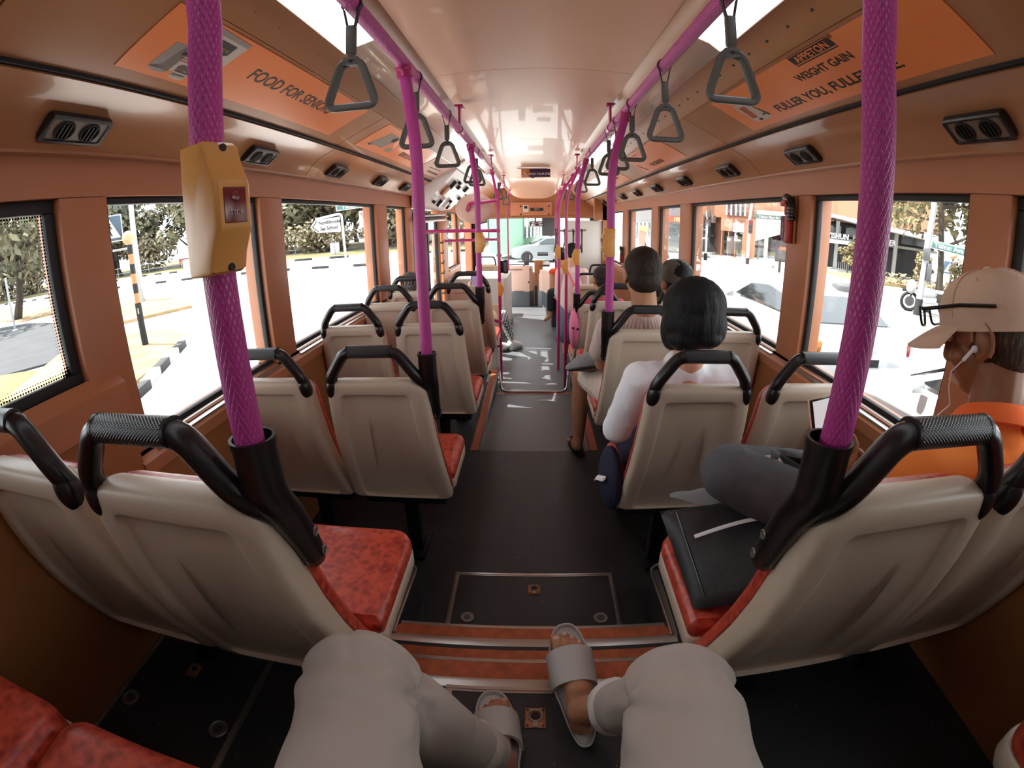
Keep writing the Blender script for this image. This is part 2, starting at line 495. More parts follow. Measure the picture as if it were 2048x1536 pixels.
# (rear floor really ends under this strip)
q = MB(); q.b2((-1.16, .79, F0 - .1), (1.16, .846, F0)); struct(q.build('trim_9', 'vinyl_black'))
tag(nosing(1.035, 1.105, F1, -.47, .47, .03), 'orange step edge with aluminium rims beside the central floor hatch', 'step edge')
q = MB(); q.b2((-.444, 1.035, F2), (.444, 1.10, F1)); struct(q.build('trim_10', 'vinyl_black'))
q = MB(); q.prism([(-.43, .90), (.43, .90), (.42, 1.005), (-.42, 1.005)], 2, F1, F1 + .004)
tag(q.build('tread_strip', 'nosing_orange'), 'plain worn orange tread strip lying between the two metal-rimmed step edges', 'step strip')
def hatch(x0, y0, x1, y1, z, label, latches, ring, sides='lrfb'):
    t = thing('floor_hatch', label, 'hatch', ((x0 + x1) / 2, (y0 + y1) / 2, z))
    p = MB(); p.b2((x0 + .018, y0 + .018, z), (x1 - .018, y1 - .018, z + .004)); p.build('panel', 'vinyl_black', t, True)
    f = MB()
    for (a, b) in (((x0, y0), (x1, y0 + .018)), ((x0, y1 - .018), (x1, y1)), ((x0, y0 + .018), (x0 + .018, y1 - .018)), ((x1 - .018, y0 + .018), (x1, y1 - .018))):
        f.b2((a[0], a[1], z), (b[0], b[1], z + .006)); 
        lx, ly = b[0] - a[0], b[1] - a[1]
        if lx > ly: f.b2((a[0], a[1] + .007, z), (b[0], a[1] + .011, z + .0085))
        else: f.b2((a[0] + .007, a[1], z), (a[0] + .011, b[1], z + .0085))
    f.build('frame', 'alu', t, True)
    for (lx, ly) in latches:
        c = MB(); c.tube([(lx + .024 * math.cos(k * .314), ly + .024 * math.sin(k * .314), z + .005) for k in range(20)], .0035, 8, True); c.cyl((lx, ly, z + .003), (lx, ly, z + .006), .023, .022, 24)
        l = c.build('latch', 'alu_dull', t, True)
        c = MB(); c.cyl((lx, ly, z + .006), (lx, ly, z + .0085), .013, .012, 18); c.build('key_slot', 'steel_dark', l, True)
    if ring:
        lx, ly, s = ring
        c = MB(); c.box((lx, ly, z + .0055), (.05 * s, .058 * s, .004), .0015); l = c.build('lift_ring_plate', 'brass', t, True)
        c = MB(); c.tube([(lx + .017 * s * math.cos(k * .314), ly + .006 * s + .017 * s * math.sin(k * .314), z + .0085) for k in range(20)], .0025 * s, 8, True)
        c.box((lx, ly - .019 * s, z + .0085), (.012 * s, .016 * s, .003)); c.build('lift_ring', 'alu_dull', l, True)
        c = MB(); c.cyl((lx, ly + .006 * s, z + .007), (lx, ly + .006 * s, z + .008), .012 * s, .012 * s, 16)
        for ax in (-1, 1):
            for ay in (-1, 1): c.cyl((lx + ax * .019 * s, ly + ay * .023 * s, z + .006), (lx + ax * .019 * s, ly + ay * .023 * s, z + .0085), .003 * s, .003 * s, 8)
        c.build('recess', 'black_matt', l, True)
    return t
hatch(-.33, 1.125, .335, 1.56, F2, 'black floor hatch in the aisle framed with ribbed aluminium, between the two plinths', [(-.25, 1.297), (.259, 1.299)], (.004, 1.461, .95))
hatch(-.22, .20, .25, .755, F0, 'black floor hatch under the slippers with an aluminium far rim', [], (.01, .662, 1.0))
hatch(-1.135, .20, -.715, .765, F0, 'dark floor hatch in the rear corner below the dotted window', [(-1.08, .509), (-.768, .504)], (-.94, .66, .8))
# platform edge strips along the lowered aisle
for sx, lab in ((-1, 'orange floor edge strip along the platform under the brown seats'), (1, 'orange floor edge strip along the platform beside the bare leg in a flip-flop')):
    t = thing('platform_edge', lab, 'step edge', (sx * .38, 2.72, F2))
    a = MB(); a.b2((sx * .36, 2.72, F2), (sx * .405, 4.44, F2 + .004)); a.b2((sx * .405, 4.40, F2), (sx * 1.0, 4.44, F2 + .004)); a.build('insert', 'nosing_orange', t, True)
    a = MB(); a.b2((sx * .346, 2.72, F2 - .03), (sx * .360, 4.45, F2 + .006)); a.b2((sx * .405, 2.72, F2), (sx * .411, 4.40, F2 + .005)); a.build('metal_edge', 'alu', t, True)
# threshold trim where the ramp meets the low floor
q = MB(); q.tube(fillet([(-.335, 4.44, F2 - .02), (-.30, 4.16, F3 + .035), (.30, 4.16, F3 + .035), (.335, 4.44, F2 - .02)], .07), .011, 8)
tag(q.build('threshold_trim', 'alu'), 'curved aluminium threshold trim where the aisle ramp meets the grey low floor', 'trim')
# ---------------------------------------------------------------- ceiling, coves, mouldings
YA_, YB_ = -0.95, 9.25
def strip(name, pts, m, y0=YA_, y1=YB_, th=0.012, up=True):
    """a long shell: profile pts in (x, z), thickened outwards"""
    q = MB(); n = len(pts)
    top = [(p[0], p[1] + th) for p in pts]
    q.prism(list(pts) + top[::-1], 1, y0, y1)
    return q.build(name, m)
cp = [(-.415 + .85 * k / 16, .665 + .018 * math.sin(math.pi * k / 16)) for k in range(17)]
q = MB()
for a, b in ((-.95, .25), (.254, 2.10), (2.104, 3.94), (3.944, 5.80), (5.804, 7.3)):
    q.prism(cp + [(p[0], p[1] + .03) for p in cp[::-1]], 1, a, b)
q.prism([(p[0], p[1] + .012) for p in cp] + [(p[0], p[1] + .05) for p in cp[::-1]], 1, -.95, 9.25)
struct(q.build('ceiling', 'ceil_beige'))
q = MB()                                                        # the ceiling dips to a rounded bulkhead over the front seats
q.grid(lambda u, v: (-.42 + .86 * u, 7.3 + .55 * v, .675 - (.10 * v + .18 * v * v * (1 - (2 * u - 1) ** 4) * 1.0)), 24, 12)
q.grid(lambda u, v: (-.42 + .86 * u, 7.85 + .06 * v, .675 - (.10 + .18 * (1 - (2 * u - 1) ** 4)) + .02 * v), 24, 3)
struct(q.build('ceiling_front', 'ceil_beige', fix=False))
for nm, P in (('trim_11', [(-.415, .668), (-.44, .652), (-.455, .625), (-.47, .632), (-.47, .70), (-.415, .70)]), ('trim_12', [(.437, .668), (.46, .652), (.475, .625), (.49, .632), (.49, .70), (.437, .70)])):
    q = MB(); q.prism(P, 1, -.95, 8.3); struct(q.build(nm, 'mould_beige'))
for nm, P in (('trim_13', [(-.60, .600), (-.63, .585), (-.672, .553), (-.69, .540), (-.70, .548), (-.70, .62), (-.60, .62)]), ('trim_14', [(.615, .590), (.645, .575), (.692, .530), (.708, .520), (.718, .528), (.718, .62), (.615, .62)])):
    q = MB(); q.prism(P, 1, -.95, 8.9); o = struct(q.build(nm, 'mould_beige'))
    q = MB(); sx = -1 if P[0][0] < 0 else 1
    for j in range(70):
        y = -.2 + j * .125
        q.cyl((sx * (.652 if sx < 0 else .668), y, .5705 if sx < 0 else .5545), (sx * .66, y, .60), .007, .007, 10)
    q.build('holes', 'black_matt', o, True)
def segs(*cuts):
    return [(a + .003, b - .003) for a, b in zip(cuts, cuts[1:])]
n = 15
for sx, ridge, top, bot in ((-1, (-.695, .541), (-.95, .426), (-1.12, .300)), (1, (.713, .521), (.95, .409), (1.12, .277))):
    q = MB()
    for a, b in segs(-.95, .50, 2.28, 4.12, 5.9, 7.6, 9.25):
        q.prism([ridge, top, (top[0], top[1] + .02), (ridge[0], ridge[1] + .02)], 1, a, b)
    struct(q.build('trim_%d' % n, 'cove_beige')); n += 1
    q = MB()
    for a, b in segs(-.95, .50, 2.28, 4.12, 5.9, 7.6, 9.25):
        pr = []
        for k_ in range(9):
            t_ = k_ / 8; bx_ = top[0] + (bot[0] - top[0]) * t_; bz = top[1] - .012 + (bot[1] - top[1] + .012) * t_
            pr.append((bx_ + sx * .012 * math.sin(math.pi * t_), bz + .012 * math.sin(math.pi * t_)))
        q.prism(pr + [(p[0] + sx * .01, p[1] + .015) for p in pr[::-1]], 1, a, b)
    q.b2((bot[0], -.95, bot[1] - .008), (sx * 1.17, 9.25, bot[1] + .01))
    struct(q.build('trim_%d' % n, 'cove_beige')); n += 1
    q = MB(); q.b2((top[0] - .01, -.95, top[1] - .006), (top[0] + .01, 9.25, top[1] + .004)); struct(q.build('trim_%d' % n, 'black_matt')); n += 1
# fluorescent covers beside the ceiling panel
for sx, P in ((-1, [(-.468, .640), (-.50, .640), (-.56, .625), (-.602, .602)]), (1, [(.488, .640), (.52, .640), (.578, .620), (.618, .592)])):
    side = 'over the brown-lit seats' if sx < 0 else 'over the seated man in the cap'
    for (a, b), lit, lb in zip(segs(-.95, 1.54, 3.75, 5.0, 6.2, 7.4, 8.6), (2, 0, 1, 0, 1, 1), ('rearmost white lit', 'second, unlit glossy', 'third from the back, white lit', 'fourth from the back, unlit', 'fifth from the back, white lit', 'front white lit')):
        q = MB(); q.prism(P + [(p[0], p[1] + .012) for p in P[::-1]], 1, a, b)
        tag(q.build('ceiling_light', ('light_unlit', 'light_lit', 'light_dim')[lit]), '%s ceiling light cover on the %s side' % (lb, 'left' if sx < 0 else 'right'), 'ceiling light', 'light covers along the ceiling')
# roof skin that keeps the daylight out, rear bulkhead
q = MB(); q.b2((-1.27, -1.0, .72), (1.27, 9.4, .78)); q.b2((-1.27, -1.0, .33), (-1.16, 9.4, .72)); q.b2((1.16, -1.0, .33), (1.27, 9.4, .72)); struct(q.build('ceiling_shell', 'wall_beige'))
q = MB(); q.b2((-1.27, -1.02, F3), (1.27, -.95, .78)); struct(q.build('wall_rear', 'off_white'))  # unseen wall, given a pale colour to bounce light forward
# ================================================================ seats
mat('shell', (208, 190, 168), 0.38, bump=0.12, bscale=700, spec=0.4)
mat('shell_cream', (214, 190, 160), 0.4, bump=0.1, bscale=700)
mat('frame_black', (22, 22, 23), 0.45, metal=0.3)
def vinyl(name, rgb, dark):
    m = mat(name, rgb, 0.36, spec=0.55)
    N = m.node_tree.nodes; L = m.node_tree.links; b = N['Principled BSDF']
    tc = N.new('ShaderNodeTexCoord'); v = N.new('ShaderNodeTexVoronoi'); v.inputs['Scale'].default_value = 46
    n = N.new('ShaderNodeTexNoise'); n.inputs['Scale'].default_value = 70; n.inputs['Detail'].default_value = 4
    L.new(tc.outputs['Object'], v.inputs['Vector']); L.new(tc.outputs['Object'], n.inputs['Vector'])
    mr = N.new('ShaderNodeMapRange'); mr.inputs[1].default_value = 0.42; mr.inputs[2].default_value = 0.62
    ad = N.new('ShaderNodeMath'); ad.operation = 'MULTIPLY_ADD'; ad.inputs[1].default_value = 0.55
    L.new(v.outputs['Distance'], ad.inputs[0]); L.new(n.outputs['Fac'], ad.inputs[2]); L.new(ad.outputs[0], mr.inputs[0])
    mr.inputs[1].default_value = 0.5; mr.inputs[2].default_value = 0.95
    mx = N.new('ShaderNodeMix'); mx.data_type = 'RGBA'; mx.inputs['A'].default_value = tuple(x * ALB[0] for x in s2l(dark)) + (1,); mx.inputs['B'].default_value = tuple(x * ALB[0] for x in s2l(rgb)) + (1,)
    L.new(mr.outputs[0], mx.inputs['Factor']); L.new(mx.outputs['Result'], b.inputs['Base Color'])
    bp = N.new('ShaderNodeBump'); bp.inputs['Strength'].default_value = 0.15; bp.inputs['Distance'].default_value = 0.002
    L.new(ad.outputs[0], bp.inputs['Height']); L.new(bp.outputs[0], b.inputs['Normal'])
vinyl('vinyl_red', (214, 84, 60), (150, 44, 34))
def knurl(name, rgb, nu, nv, wear=0.0, rough=0.35, dist=0.0012, gap=None):
    """criss-cross embossed sleeve, from the tube's own UVs (around, along in metres)"""
    m = mat(name, rgb, rough, spec=0.55)
    N = m.node_tree.nodes; L = m.node_tree.links; b = N['Principled BSDF']
    uv = N.new('ShaderNodeUVMap'); sp = N.new('ShaderNodeSeparateXYZ'); L.new(uv.outputs[0], sp.inputs[0])
    def mt(op, a, bb=None):
        x = N.new('ShaderNodeMath'); x.operation = op
        for i, q in enumerate((a, bb)):
            if q is None: continue
            if isinstance(q, (int, float)): x.inputs[i].default_value = q
            else: L.new(q, x.inputs[i])
        return x.outputs[0]
    u = mt('MULTIPLY', sp.outputs[0], nu); v = mt('MULTIPLY', sp.outputs[1], nv)
    s1 = mt('ABSOLUTE', mt('SINE', mt('MULTIPLY', mt('ADD', u, v), math.pi))); s2 = mt('ABSOLUTE', mt('SINE', mt('MULTIPLY', mt('SUBTRACT', u, v), math.pi)))
    h = mt('MINIMUM', s1, s2)
    h2 = mt('MINIMUM', h, 0.5)
    bp = N.new('ShaderNodeBump'); bp.inputs['Strength'].default_value = 0.9; bp.inputs['Distance'].default_value = dist
    L.new(h2, bp.inputs['Height']); L.new(bp.outputs[0], b.inputs['Normal'])
    if wear:
        tc = N.new('ShaderNodeTexCoord'); n = N.new('ShaderNodeTexNoise'); n.inputs['Scale'].default_value = 9; n.inputs['Detail'].default_value = 5
        L.new(tc.outputs['Object'], n.inputs['Vector'])
        e = mt('MULTIPLY', mt('LESS_THAN', h, 0.10), mt('GREATER_THAN', n.outputs['Fac'], 1 - wear))
        pts = mt('MULTIPLY', mt('MULTIPLY', mt('GREATER_THAN', s1, 0.93), mt('GREATER_THAN', s2, 0.93)), mt('GREATER_THAN', n.outputs['Fac'], 0.5))
        fac = mt('MINIMUM', mt('ADD', e, mt('MULTIPLY', pts, 0.8)), 1)
        mx = N.new('ShaderNodeMix'); mx.data_type = 'RGBA'; mx.inputs['A'].default_value = tuple(x * ALB[0] for x in s2l(rgb)) + (1,); mx.inputs['B'].default_value = (0.42, 0.26, 0.34, 1)
        L.new(fac, mx.inputs['Factor']); L.new(mx.outputs['Result'], b.inputs['Base Color'])
    return m
knurl('grip_black', (26, 25, 26), 26, 160, rough=0.32, dist=0.001)
# silvery kick trims along the plinths
for sx, lab in ((-1, 'rounded steel trim along the plinth under the red cushion'), (1, 'rounded steel trim along the plinth under the black bag')):
    q = MB(); q.tube(fillet([(sx * .455, 1.05, F1 + .006), (sx * .445, 1.40, F1 + .006), (sx * .53, 1.425, F1 + .006)], .05), .006, 8)
    q.b2((sx * .452, 1.05, F1), (sx * .475, 1.38, F1 + .005)); tag(q.build('plinth_trim', 'alu'), lab, 'trim')
def outline(wb, wt, zb, zt, r, inset=0.0, inb=None, n=6):
    """rounded trapezoid (x, z) counter-clockwise from the bottom left"""
    inb = inset if inb is None else inb
    wb, wt, zb, zt = wb - inset, wt - inset, zb + inb, zt - inset; r2 = max(r - inset * .6, .012)
    P = []
    for cx, cz, a0 in ((-wb + .02, zb + .02, 180), (wb - .02, zb + .02, 270), (wt - r2, zt - r2, 0), (-wt + r2, zt - r2, 90)):
        rr = .02 if cz < zb + .03 else r2
        for k_ in range(n + 1):
            a = R(a0 + 90 * k_ / n); P.append((cx + rr * math.cos(a), cz + rr * math.sin(a)))
        if a0 == 270 or a0 == 90:                                # points up the long sides so that they can bow
            x0, z0 = P[-1]
            x1, z1 = (wt, zt - r2) if a0 == 270 else (-wb, zb + .02)
            for t in (.2, .4, .6, .8):
                P.append((x0 + (x1 - x0) * t, z0 + (z1 - z0) * t))
    return P
ZB, ZT, REC = 0.36, 0.915, 0.27                      # shell bottom / top over the seat's foot, lean
def lean(x, z, d):
    """back surface: y grows downwards (the seat reclines towards the camera)"""
    t = (ZT - z) / (ZT - ZB)
    return (x, .005 + .17 * t - .03 * math.sin(math.pi * t) + d, z)
def shell_bm():
    q = MB(); base = dict(wb=.205, wt=.176, zb=ZB, zt=ZT, r=.055)
    rs = []
    for ins, d, inb in ((.020, .075, .02), (.004, .060, .004), (0, .045, 0), (0, .022, 0), (.003, .010, .003), (.010, .003, .006), (.022, 0, .008), (.046, 0, .010), (.051, .002, .011), (.055, .011, .012), (.062, .0145, .013), (.10, .016, .02), (.135, .016, .05)):
        rs.append([lean(x, z, d) for x, z in outline(inset=ins, inb=inb, **base)])
    q.rings(rs, True, True)
    return q
def back_cushion_bm():
    q = MB(); base = dict(wb=.203, wt=.172, zb=ZB + .03, zt=ZT - .012, r=.055)
    rs = [[lean(x, z, d) for x, z in outline(inset=i, **base)] for i, d in ((.012, .058), (0.0, .064), (0, .08), (.006, .094), (.03, .104), (.09, .106))]
    q.rings(rs); return q
def pan_bm(yr=.15):
    q = MB()
    def o(ins, z, f=0):
        P = []
        for cx, cy, a0, r in ((-.205 + .02, yr + .02, 180, .02), (.205 - .02, yr + .02, 270, .02), (.21 - .06, .60 - .06, 0, .06), (-.21 + .06, .54, 90, .06)):
            for k_ in range(7):
                a = R(a0 + 15 * k_); x, y = cx + (r - min(ins, r * .8)) * math.cos(a), cy + (r - min(ins, r * .8)) * math.sin(a)
                P.append((x, y, z + .05 * (y - .15)))
        return P
    return q, o
def seat_proto(kind):
    """kind: 'plain' or the side (+1 / -1) of the aisle-side pole socket"""
    t = thing('bus_chair', 'x', 'seat')
    shell_bm().build('seat_shell', 'shell', t, ang=50)
    back_cushion_bm().build('back_cushion', 'vinyl_red', t, ang=60)
    q, o = pan_bm(.26); q.rings([o(.012, .345), o(0, .36), o(0, .393), o(.004, .397)]); q.build('seat_pan', 'shell', t, ang=50)
    q, o = pan_bm(.265); q.rings([o(.004, .396), o(0.001, .405), o(.001, .422), o(.006, .434), o(.016, .440), o(.05, .442)]); q.build('seat_cushion', 'vinyl_red', t, ang=60)
    q = MB(); q.box((0, .36, .33), (.34, .30, .03), .004); q.box((-.0, .30, .165), (.06, .05, .33), .006); q.box((0, .32, .012), (.09, .20, .024), .004); q.build('pedestal', 'frame_black', t)
    # grab handle over the top edge
    s = kind if kind != 'plain' else 0
    H = 1.035
    pl = lean(-.155, .885, .03); pr = lean(.155, .885, .03)
    eL = (pl[0], pl[1] + .005, .87); eR = (pr[0], pr[1] + .005, .87)
    if s > 0: eR = (.184, .058, .875)
    if s < 0: eL = (-.184, .058, .875)
    path = fillet([eL, (-.152, .018, .925), (-.088, .012, H - .02), (.088, .012, H - .02), (.152, .018, .925), eR], [.0, .03, .03, .03, .03, 0], 5)
    q = MB(); q.tube(path, .0195, 14, flat=1.1, up=(0, 1, 0))
    for sx in (-1, 1):
        if sx != s: q.ell((sx * .155, .028, .885), (.022, .026, .042), (0.2, sx * -.15, 0))
    h = q.build('grab_handle', 'black_plastic', t, ang=60)
    q = MB(); q.tube([(-.072, .012, H - .02), (.072, .012, H - .02)], .0212, 20, flat=1.1, up=(0, 1, 0), uv=True)
    for sx in (-.074, .074): q.tube([(sx - .003, .012, H - .02), (sx + .003, .012, H - .02)], .0218, 20, flat=1.1, up=(0, 1, 0))
    q.build('grip', 'grip_black', h)
    if s:
        q = MB(); x = s * .186
        q.rings([[(x + dx * s + rx * math.cos(k_ * .2618), .033 + yo + ry * math.sin(k_ * .2618), z) for k_ in range(24)] for rx, ry, z, yo, dx in ((.006, .012, .742, .085, .0), (.012, .021, .745, .085, 0), (.0165, .028, .765, .078, 0), (.018, .030, .80, .066, 0), (.020, .031, .84, .048, .001), (.024, .031, .875, .030, .002), (.029, .031, .91, .008, .001), (.0295, .0295, .93, 0, 0), (.0295, .0295, .990, 0, 0), (.031, .031, .996, 0, 0), (.031, .031, 1.004, 0, 0), (.0265, .0265, 1.004, 0, 0), (.0265, .0265, .97, 0, 0))], True, True)
        sk = q.build('pole_socket', 'black_plastic', h, ang=60)
        for (yy, zz) in ((.102, .815), (.115, .770)):
            for ax, dx in ((1, .0175), (-1, .0)):
                if ax < 0: continue
                c = (x + s * dx, yy, zz)
                q = MB(); q.cyl((c[0] - s * .004, c[1], c[2]), (c[0] + s * .002, c[1], c[2]), .0065, .0065, 14); q.tube([(c[0] + s * .0022, c[1] + .0068 * math.cos(k_ * .5236), c[2] + .0068 * math.sin(k_ * .5236)) for k_ in range(12)], .0016, 6, True)
                q.build('bolt', 'alu_dull', h)
                q = MB(); c = (x - s * .004, yy - .028, zz - .004); n_ = Vector((-s * .2, -.93, -.3)).normalized(); u_ = n_.orthogonal().normalized(); v_ = n_.cross(u_); c = Vector(c)
                q.cyl(c - n_ * .004, c + n_ * .002, .0065, .0065, 14); q.tube([c + n_ * .0022 + (u_ * math.cos(k_ * .5236) + v_ * math.sin(k_ * .5236)) * .0068 for k_ in range(12)], .0016, 6, True)
                q.build('bolt', 'alu_dull', h)
    return t
SEATS = {}
def seat(kind, x, y, z, label, rz=0):
    if kind not in SEATS:
        SEATS[kind] = o = seat_proto(kind)
        o.location = (x, y, z); o.rotation_euler[2] = rz; o['label'] = label; o['group'] = 'passenger seats facing the front'
        return o
    return dup(SEATS[kind], (x, y, z), rz, label, 'passenger seats facing the front')
seat(1, -.530, .435, F1, 'brown-grey seat with a pole socket beside the nearest left purple pole, its red cushion seen')
seat('plain', -.928, .435, F1, 'dark window seat at the dotted left window, only its slanting black handle clear')
seat(-1, .545, .430, F1, 'grey seat with a pole socket holding the black bag, in front of the right knee')
seat('plain', .930, .430, F1, 'seat behind the man in the orange polo shirt, at the far right edge')
seat(1, -.527, 1.41, F2, 'left aisle seat in the second row whose socket holds the curved pole')
seat('plain', -.94, 1.41, F2, 'left window seat partly hidden behind the thick near pole')
seat('plain', .527, 1.34, F2, 'grey aisle seat behind the woman in the white shirt')
seat('plain', .94, 1.34, F2, 'window seat behind the near right pole, above the phone')
seat('plain', -.527, 2.28, F2, 'left aisle seat in the third row, right behind the curved pole')
seat('plain', -.94, 2.28, F2, 'left window seat in the third row, beside the wide second window')
seat(-1, .527, 2.12, F2, 'grey aisle seat with a pole socket, in front of the woman in the white shirt')
seat('plain', .94, 2.12, F2, 'empty window seat in the third row beside the white car outside')
seat(1, -.527, 2.98, F2, 'aisle seat in the fourth left row with a thin pole, below the held-up phone')
seat('plain', -.94, 2.98, F2, 'left window seat behind the grey-haired passenger')
seat('plain', .527, 2.93, F2, 'right aisle seat in front of the short-haired passenger in the gathered blouse')
seat('plain', .94, 2.93, F2, 'right window seat in front of the passenger in the patterned cap')
seat(-1, .527, 3.74, F3, 'lower right aisle seat with the pink bag beside it')
seat('plain', -.515, 3.72, F2, 'left aisle seat of the front raised row, mostly hidden by the seat behind')
seat('plain', -.935, 3.52, F2, 'left window seat of the front raised row, occupied by the grey-haired passenger')
seat('plain', .94, 3.74, F3, 'lower right window seat hidden behind the row of heads')
# rear bench cushions (only their front edges show in the corners)
for x, lab in ((-.90, 'dark red rear bench cushion in the lower left corner of the bus'), (-.48, 'dark red rear bench cushion nearer the left knee'), (.95, 'dark red rear bench cushion in the lower right corner'), (1.35, '')):
    if not lab: continue
    t = thing('bench_cushion', lab, 'seat', (x, -.16, F0), group='rear bench cushions')
    q, o = pan_bm(); rr = [o(.004, .40), o(0.001, .41), o(.001, .45), o(.01, .47), o(.03, .478), o(.05, .48)]
    q.rings([[(p[0] * .97, -(.1) + p[1] * .8, p[2]) for p in r] for r in rr]); q.build('seat_cushion', 'vinyl_red', t, ang=60)
    q, o = pan_bm(); rr = [o(.012, .34), o(0, .36), o(0, .393), o(.004, .399)]
    q.rings([[(p[0] * .98, -(.1) + p[1] * .81, p[2]) for p in r] for r in rr]); q.build('seat_pan', 'shell', t, ang=50)
    q = MB(); q.box((0, .05, .17), (.38, .26, .34), .01); q.build('bench_base', 'black_matt', t)
# ================================================================ purple poles and rails, hanging straps, stop buttons
knurl('purple_sleeve', (188, 48, 144), 18, 62, wear=0.34, rough=0.45, dist=0.0016)
mat('purple_paint', (178, 40, 110), 0.3, spec=0.6, coat=0.2)
mat('strap_grey', (84, 82, 76), 0.5, bump=0.1, bscale=300)
mat('strap_web', (42, 40, 40), 0.7)
mat('bell_yellow', (222, 158, 84), 0.3, spec=0.5, bump=0.04, bscale=500)
mat('bell_red', (120, 34, 32), 0.25, spec=0.6)
RLX, RLZ, RRX, RRZ = -.378, .512, .412, .512
def pole(label, pts, r=.0185, sleeve=True, group='purple poles'):
    t = thing('grab_pole', label, 'pole', pts[0], group=group)
    q = MB(); q.tube(pts, r * .86, 16); q.build('tube', 'purple_paint', t, True)
    if sleeve:
        q = MB(); q.tube(pts, r, 28, uv=True); q.build('sleeve', 'purple_sleeve', t, True)
    q = MB(); p = Vector(pts[-1]); d = (p - Vector(pts[-2])).normalized(); q.cyl(p - d * .03, p + d * .004, r * 1.25, r * 1.25, 20); q.ell(p, (r * 1.35,) * 3); q.build('joint', 'purple_paint', t, True)
    return t
def rail_top(x, y, rx, rz, z0, inward=.0):
    """straight up to z0, then leaning outwards to the ceiling rail"""
    return fillet([(x, y, z0[0]), (x, y, z0[1]), (rx, y, rz - .02)], [.0, .16, 0], 7)
pole('thick purple pole rising at the left from the nearest brown seat, stop box on it', [(-.344, .462, F1 + .955), (-.344, .462, -.1), (-.35, .462, .25), (-.388, .462, .49)], .0195)
pole('thick purple pole rising at the right from the seat with the black bag', [(.365, .462, F1 + .955), (.37, .462, -.1), (.376, .462, .2), (.41, .462, .49)], .0195)
pole('purple pole curving up to the left ceiling rail in front of the second row', rail_top(-.341, 1.445, RLX, RLZ, (F2 + .955, .25)))
pole('purple pole on the right with a stop box, beside the short-haired passenger', rail_top(.345, 2.155, RRX, RRZ, (F2 + .955, .25)))
pole('thinner purple pole from the fourth left row with a small stop box', rail_top(-.341, 3.015, RLX, RLZ, (F2 + .955, .25)))
pole('purple pole with a stop box before the standing woman', rail_top(.345, 3.775, RRX, RRZ, (F3 + .955, .25)))
P = lambda lab, x, y, z0, rx=None: pole(lab, rail_top(x, y, rx if rx else (RLX if x < 0 else RRX), RLZ, (z0, .25)), .0165, False)
P('plain purple pole standing at the left corner of the raised floor, carrying the cross rails', -.33, 4.60, F3)
P('plain purple pole standing at the right corner of the raised floor', .30, 4.40, F3)
P('second plain purple pole close ahead of the right raised-floor corner', .262, 4.95, F3)
P('plain purple pole ahead in the right aisle beside the driver cab', .335, 7.3, F3)
P('far plain purple pole in the right aisle nearest the windscreen', .31, 6.2, F3)
P('far plain purple pole by the white wheel box on the left', -.42, 6.0, F3, -.40)
P('furthest purple pole beside the entrance on the left', -.42, 8.1, F3, -.40)
for sx, x, z, lab in ((-1, RLX, RLZ, 'long purple ceiling rail on the left with hanging straps'), (1, RRX, RRZ, 'long purple ceiling rail on the right with hanging straps')):
    t = thing('ceiling_rail', lab, 'rail', (x, -.9, z))
    q = MB(); q.tube([(x, -.9, z), (x, 8.6, z)], .0155, 16); q.build('tube', 'purple_paint', t, True)
    q = MB(); q.tube([(x, -.9 + k * .1, z) for k in range(47)], .019, 24, uv=True); q.build('sleeve', 'purple_sleeve', t, True)
    for y in (.49, 2.6, 4.55, 6.5):
        q = MB(); q.box((x, y, z + .07), (.012, .05, .14), .004); q.cyl((x, y - .035, z), (x, y + .035, z), .023, .023, 18); q.box((x, y, z + .128), (.045, .09, .012), .003); q.build('bracket', 'purple_paint', t, True)
# cross rails of the door guard
t = thing('door_guard_rail', 'purple guard rail bars across the exit door with a hooked branch', 'rail', (-.68, 4.6, -1.2))
for pts in ([(-1.10, 4.6, -.052), (-.33, 4.6, -.068)], [(-1.10, 6.05, -.20), (-.45, 6.05, -.20)], [(-.33, 4.6, .22), (-.50, 4.6, .205)], fillet([(-.50, 4.6, .205), (-.60, 4.6, .20), (-.615, 4.6, .14)], .05, 6), [(-.33, 4.6, -.96), (-.50, 4.6, -.90)], [(-.33, 4.6, -1.20), (-.44, 4.6, -1.20)]):
    q = MB(); q.tube(pts, .0165, 14); q.ell(pts[-1], .021); q.ell(pts[0], .021); q.build('bar', 'purple_paint', t, True)
# straps
def strap_proto():
    t = thing('hanging_strap', 'x', 'hanging strap')
    q = MB()                                   # web loop over the rail; the rail is at the origin
    loop = [(.0, .006, -.105)] + [(.0235 * math.cos(R(a)), .006 + .003 * math.sin(R(a)), .0235 * math.sin(R(a))) for a in range(-40, 221, 20)] + [(.0, .006, -.105)]
    for p0, p1 in zip(loop, loop[1:]):
        d = (Vector(p1) - Vector(p0)); c = (Vector(p0) + Vector(p1)) / 2; a = math.atan2(d.x, d.z)
        q.box(c, (.003, .018, d.length + .003), 0, (0, a, 0))
    q.build('strap', 'strap_web', t)
    q = MB(); q.box((0, .006, -.095), (.024, .020, .075), .004); q.box((0, .006, -.135), (.016, .016, .016), .004); q.build('sleeve', 'strap_grey', t)
    q = MB()
    tri = fillet([(-.022, .006, -.150), (-.060, .006, -.262), (.060, .006, -.262), (.022, .006, -.150)], [.02, .024, .024, .02], 5, True)
    q.tube(tri, .0088, 10, True, flat=1.35)
    q.rings([[(x * s_, .006 + y, z) for x, z in ((-.026, -.160), (.026, -.160), (.018, -.140), (-.018, -.140))] for y, s_ in ((-.009, .9), (-.006, 1), (.006, 1), (.009, .9))])
    h = q.build('handle', 'strap_grey', t)
    q = MB(); q.cyl((0, -.006, -.150), (0, .018, -.150), .0035, .0035, 10); q.build('pivot', 'black_matt', h)
    return t
STRAP = None
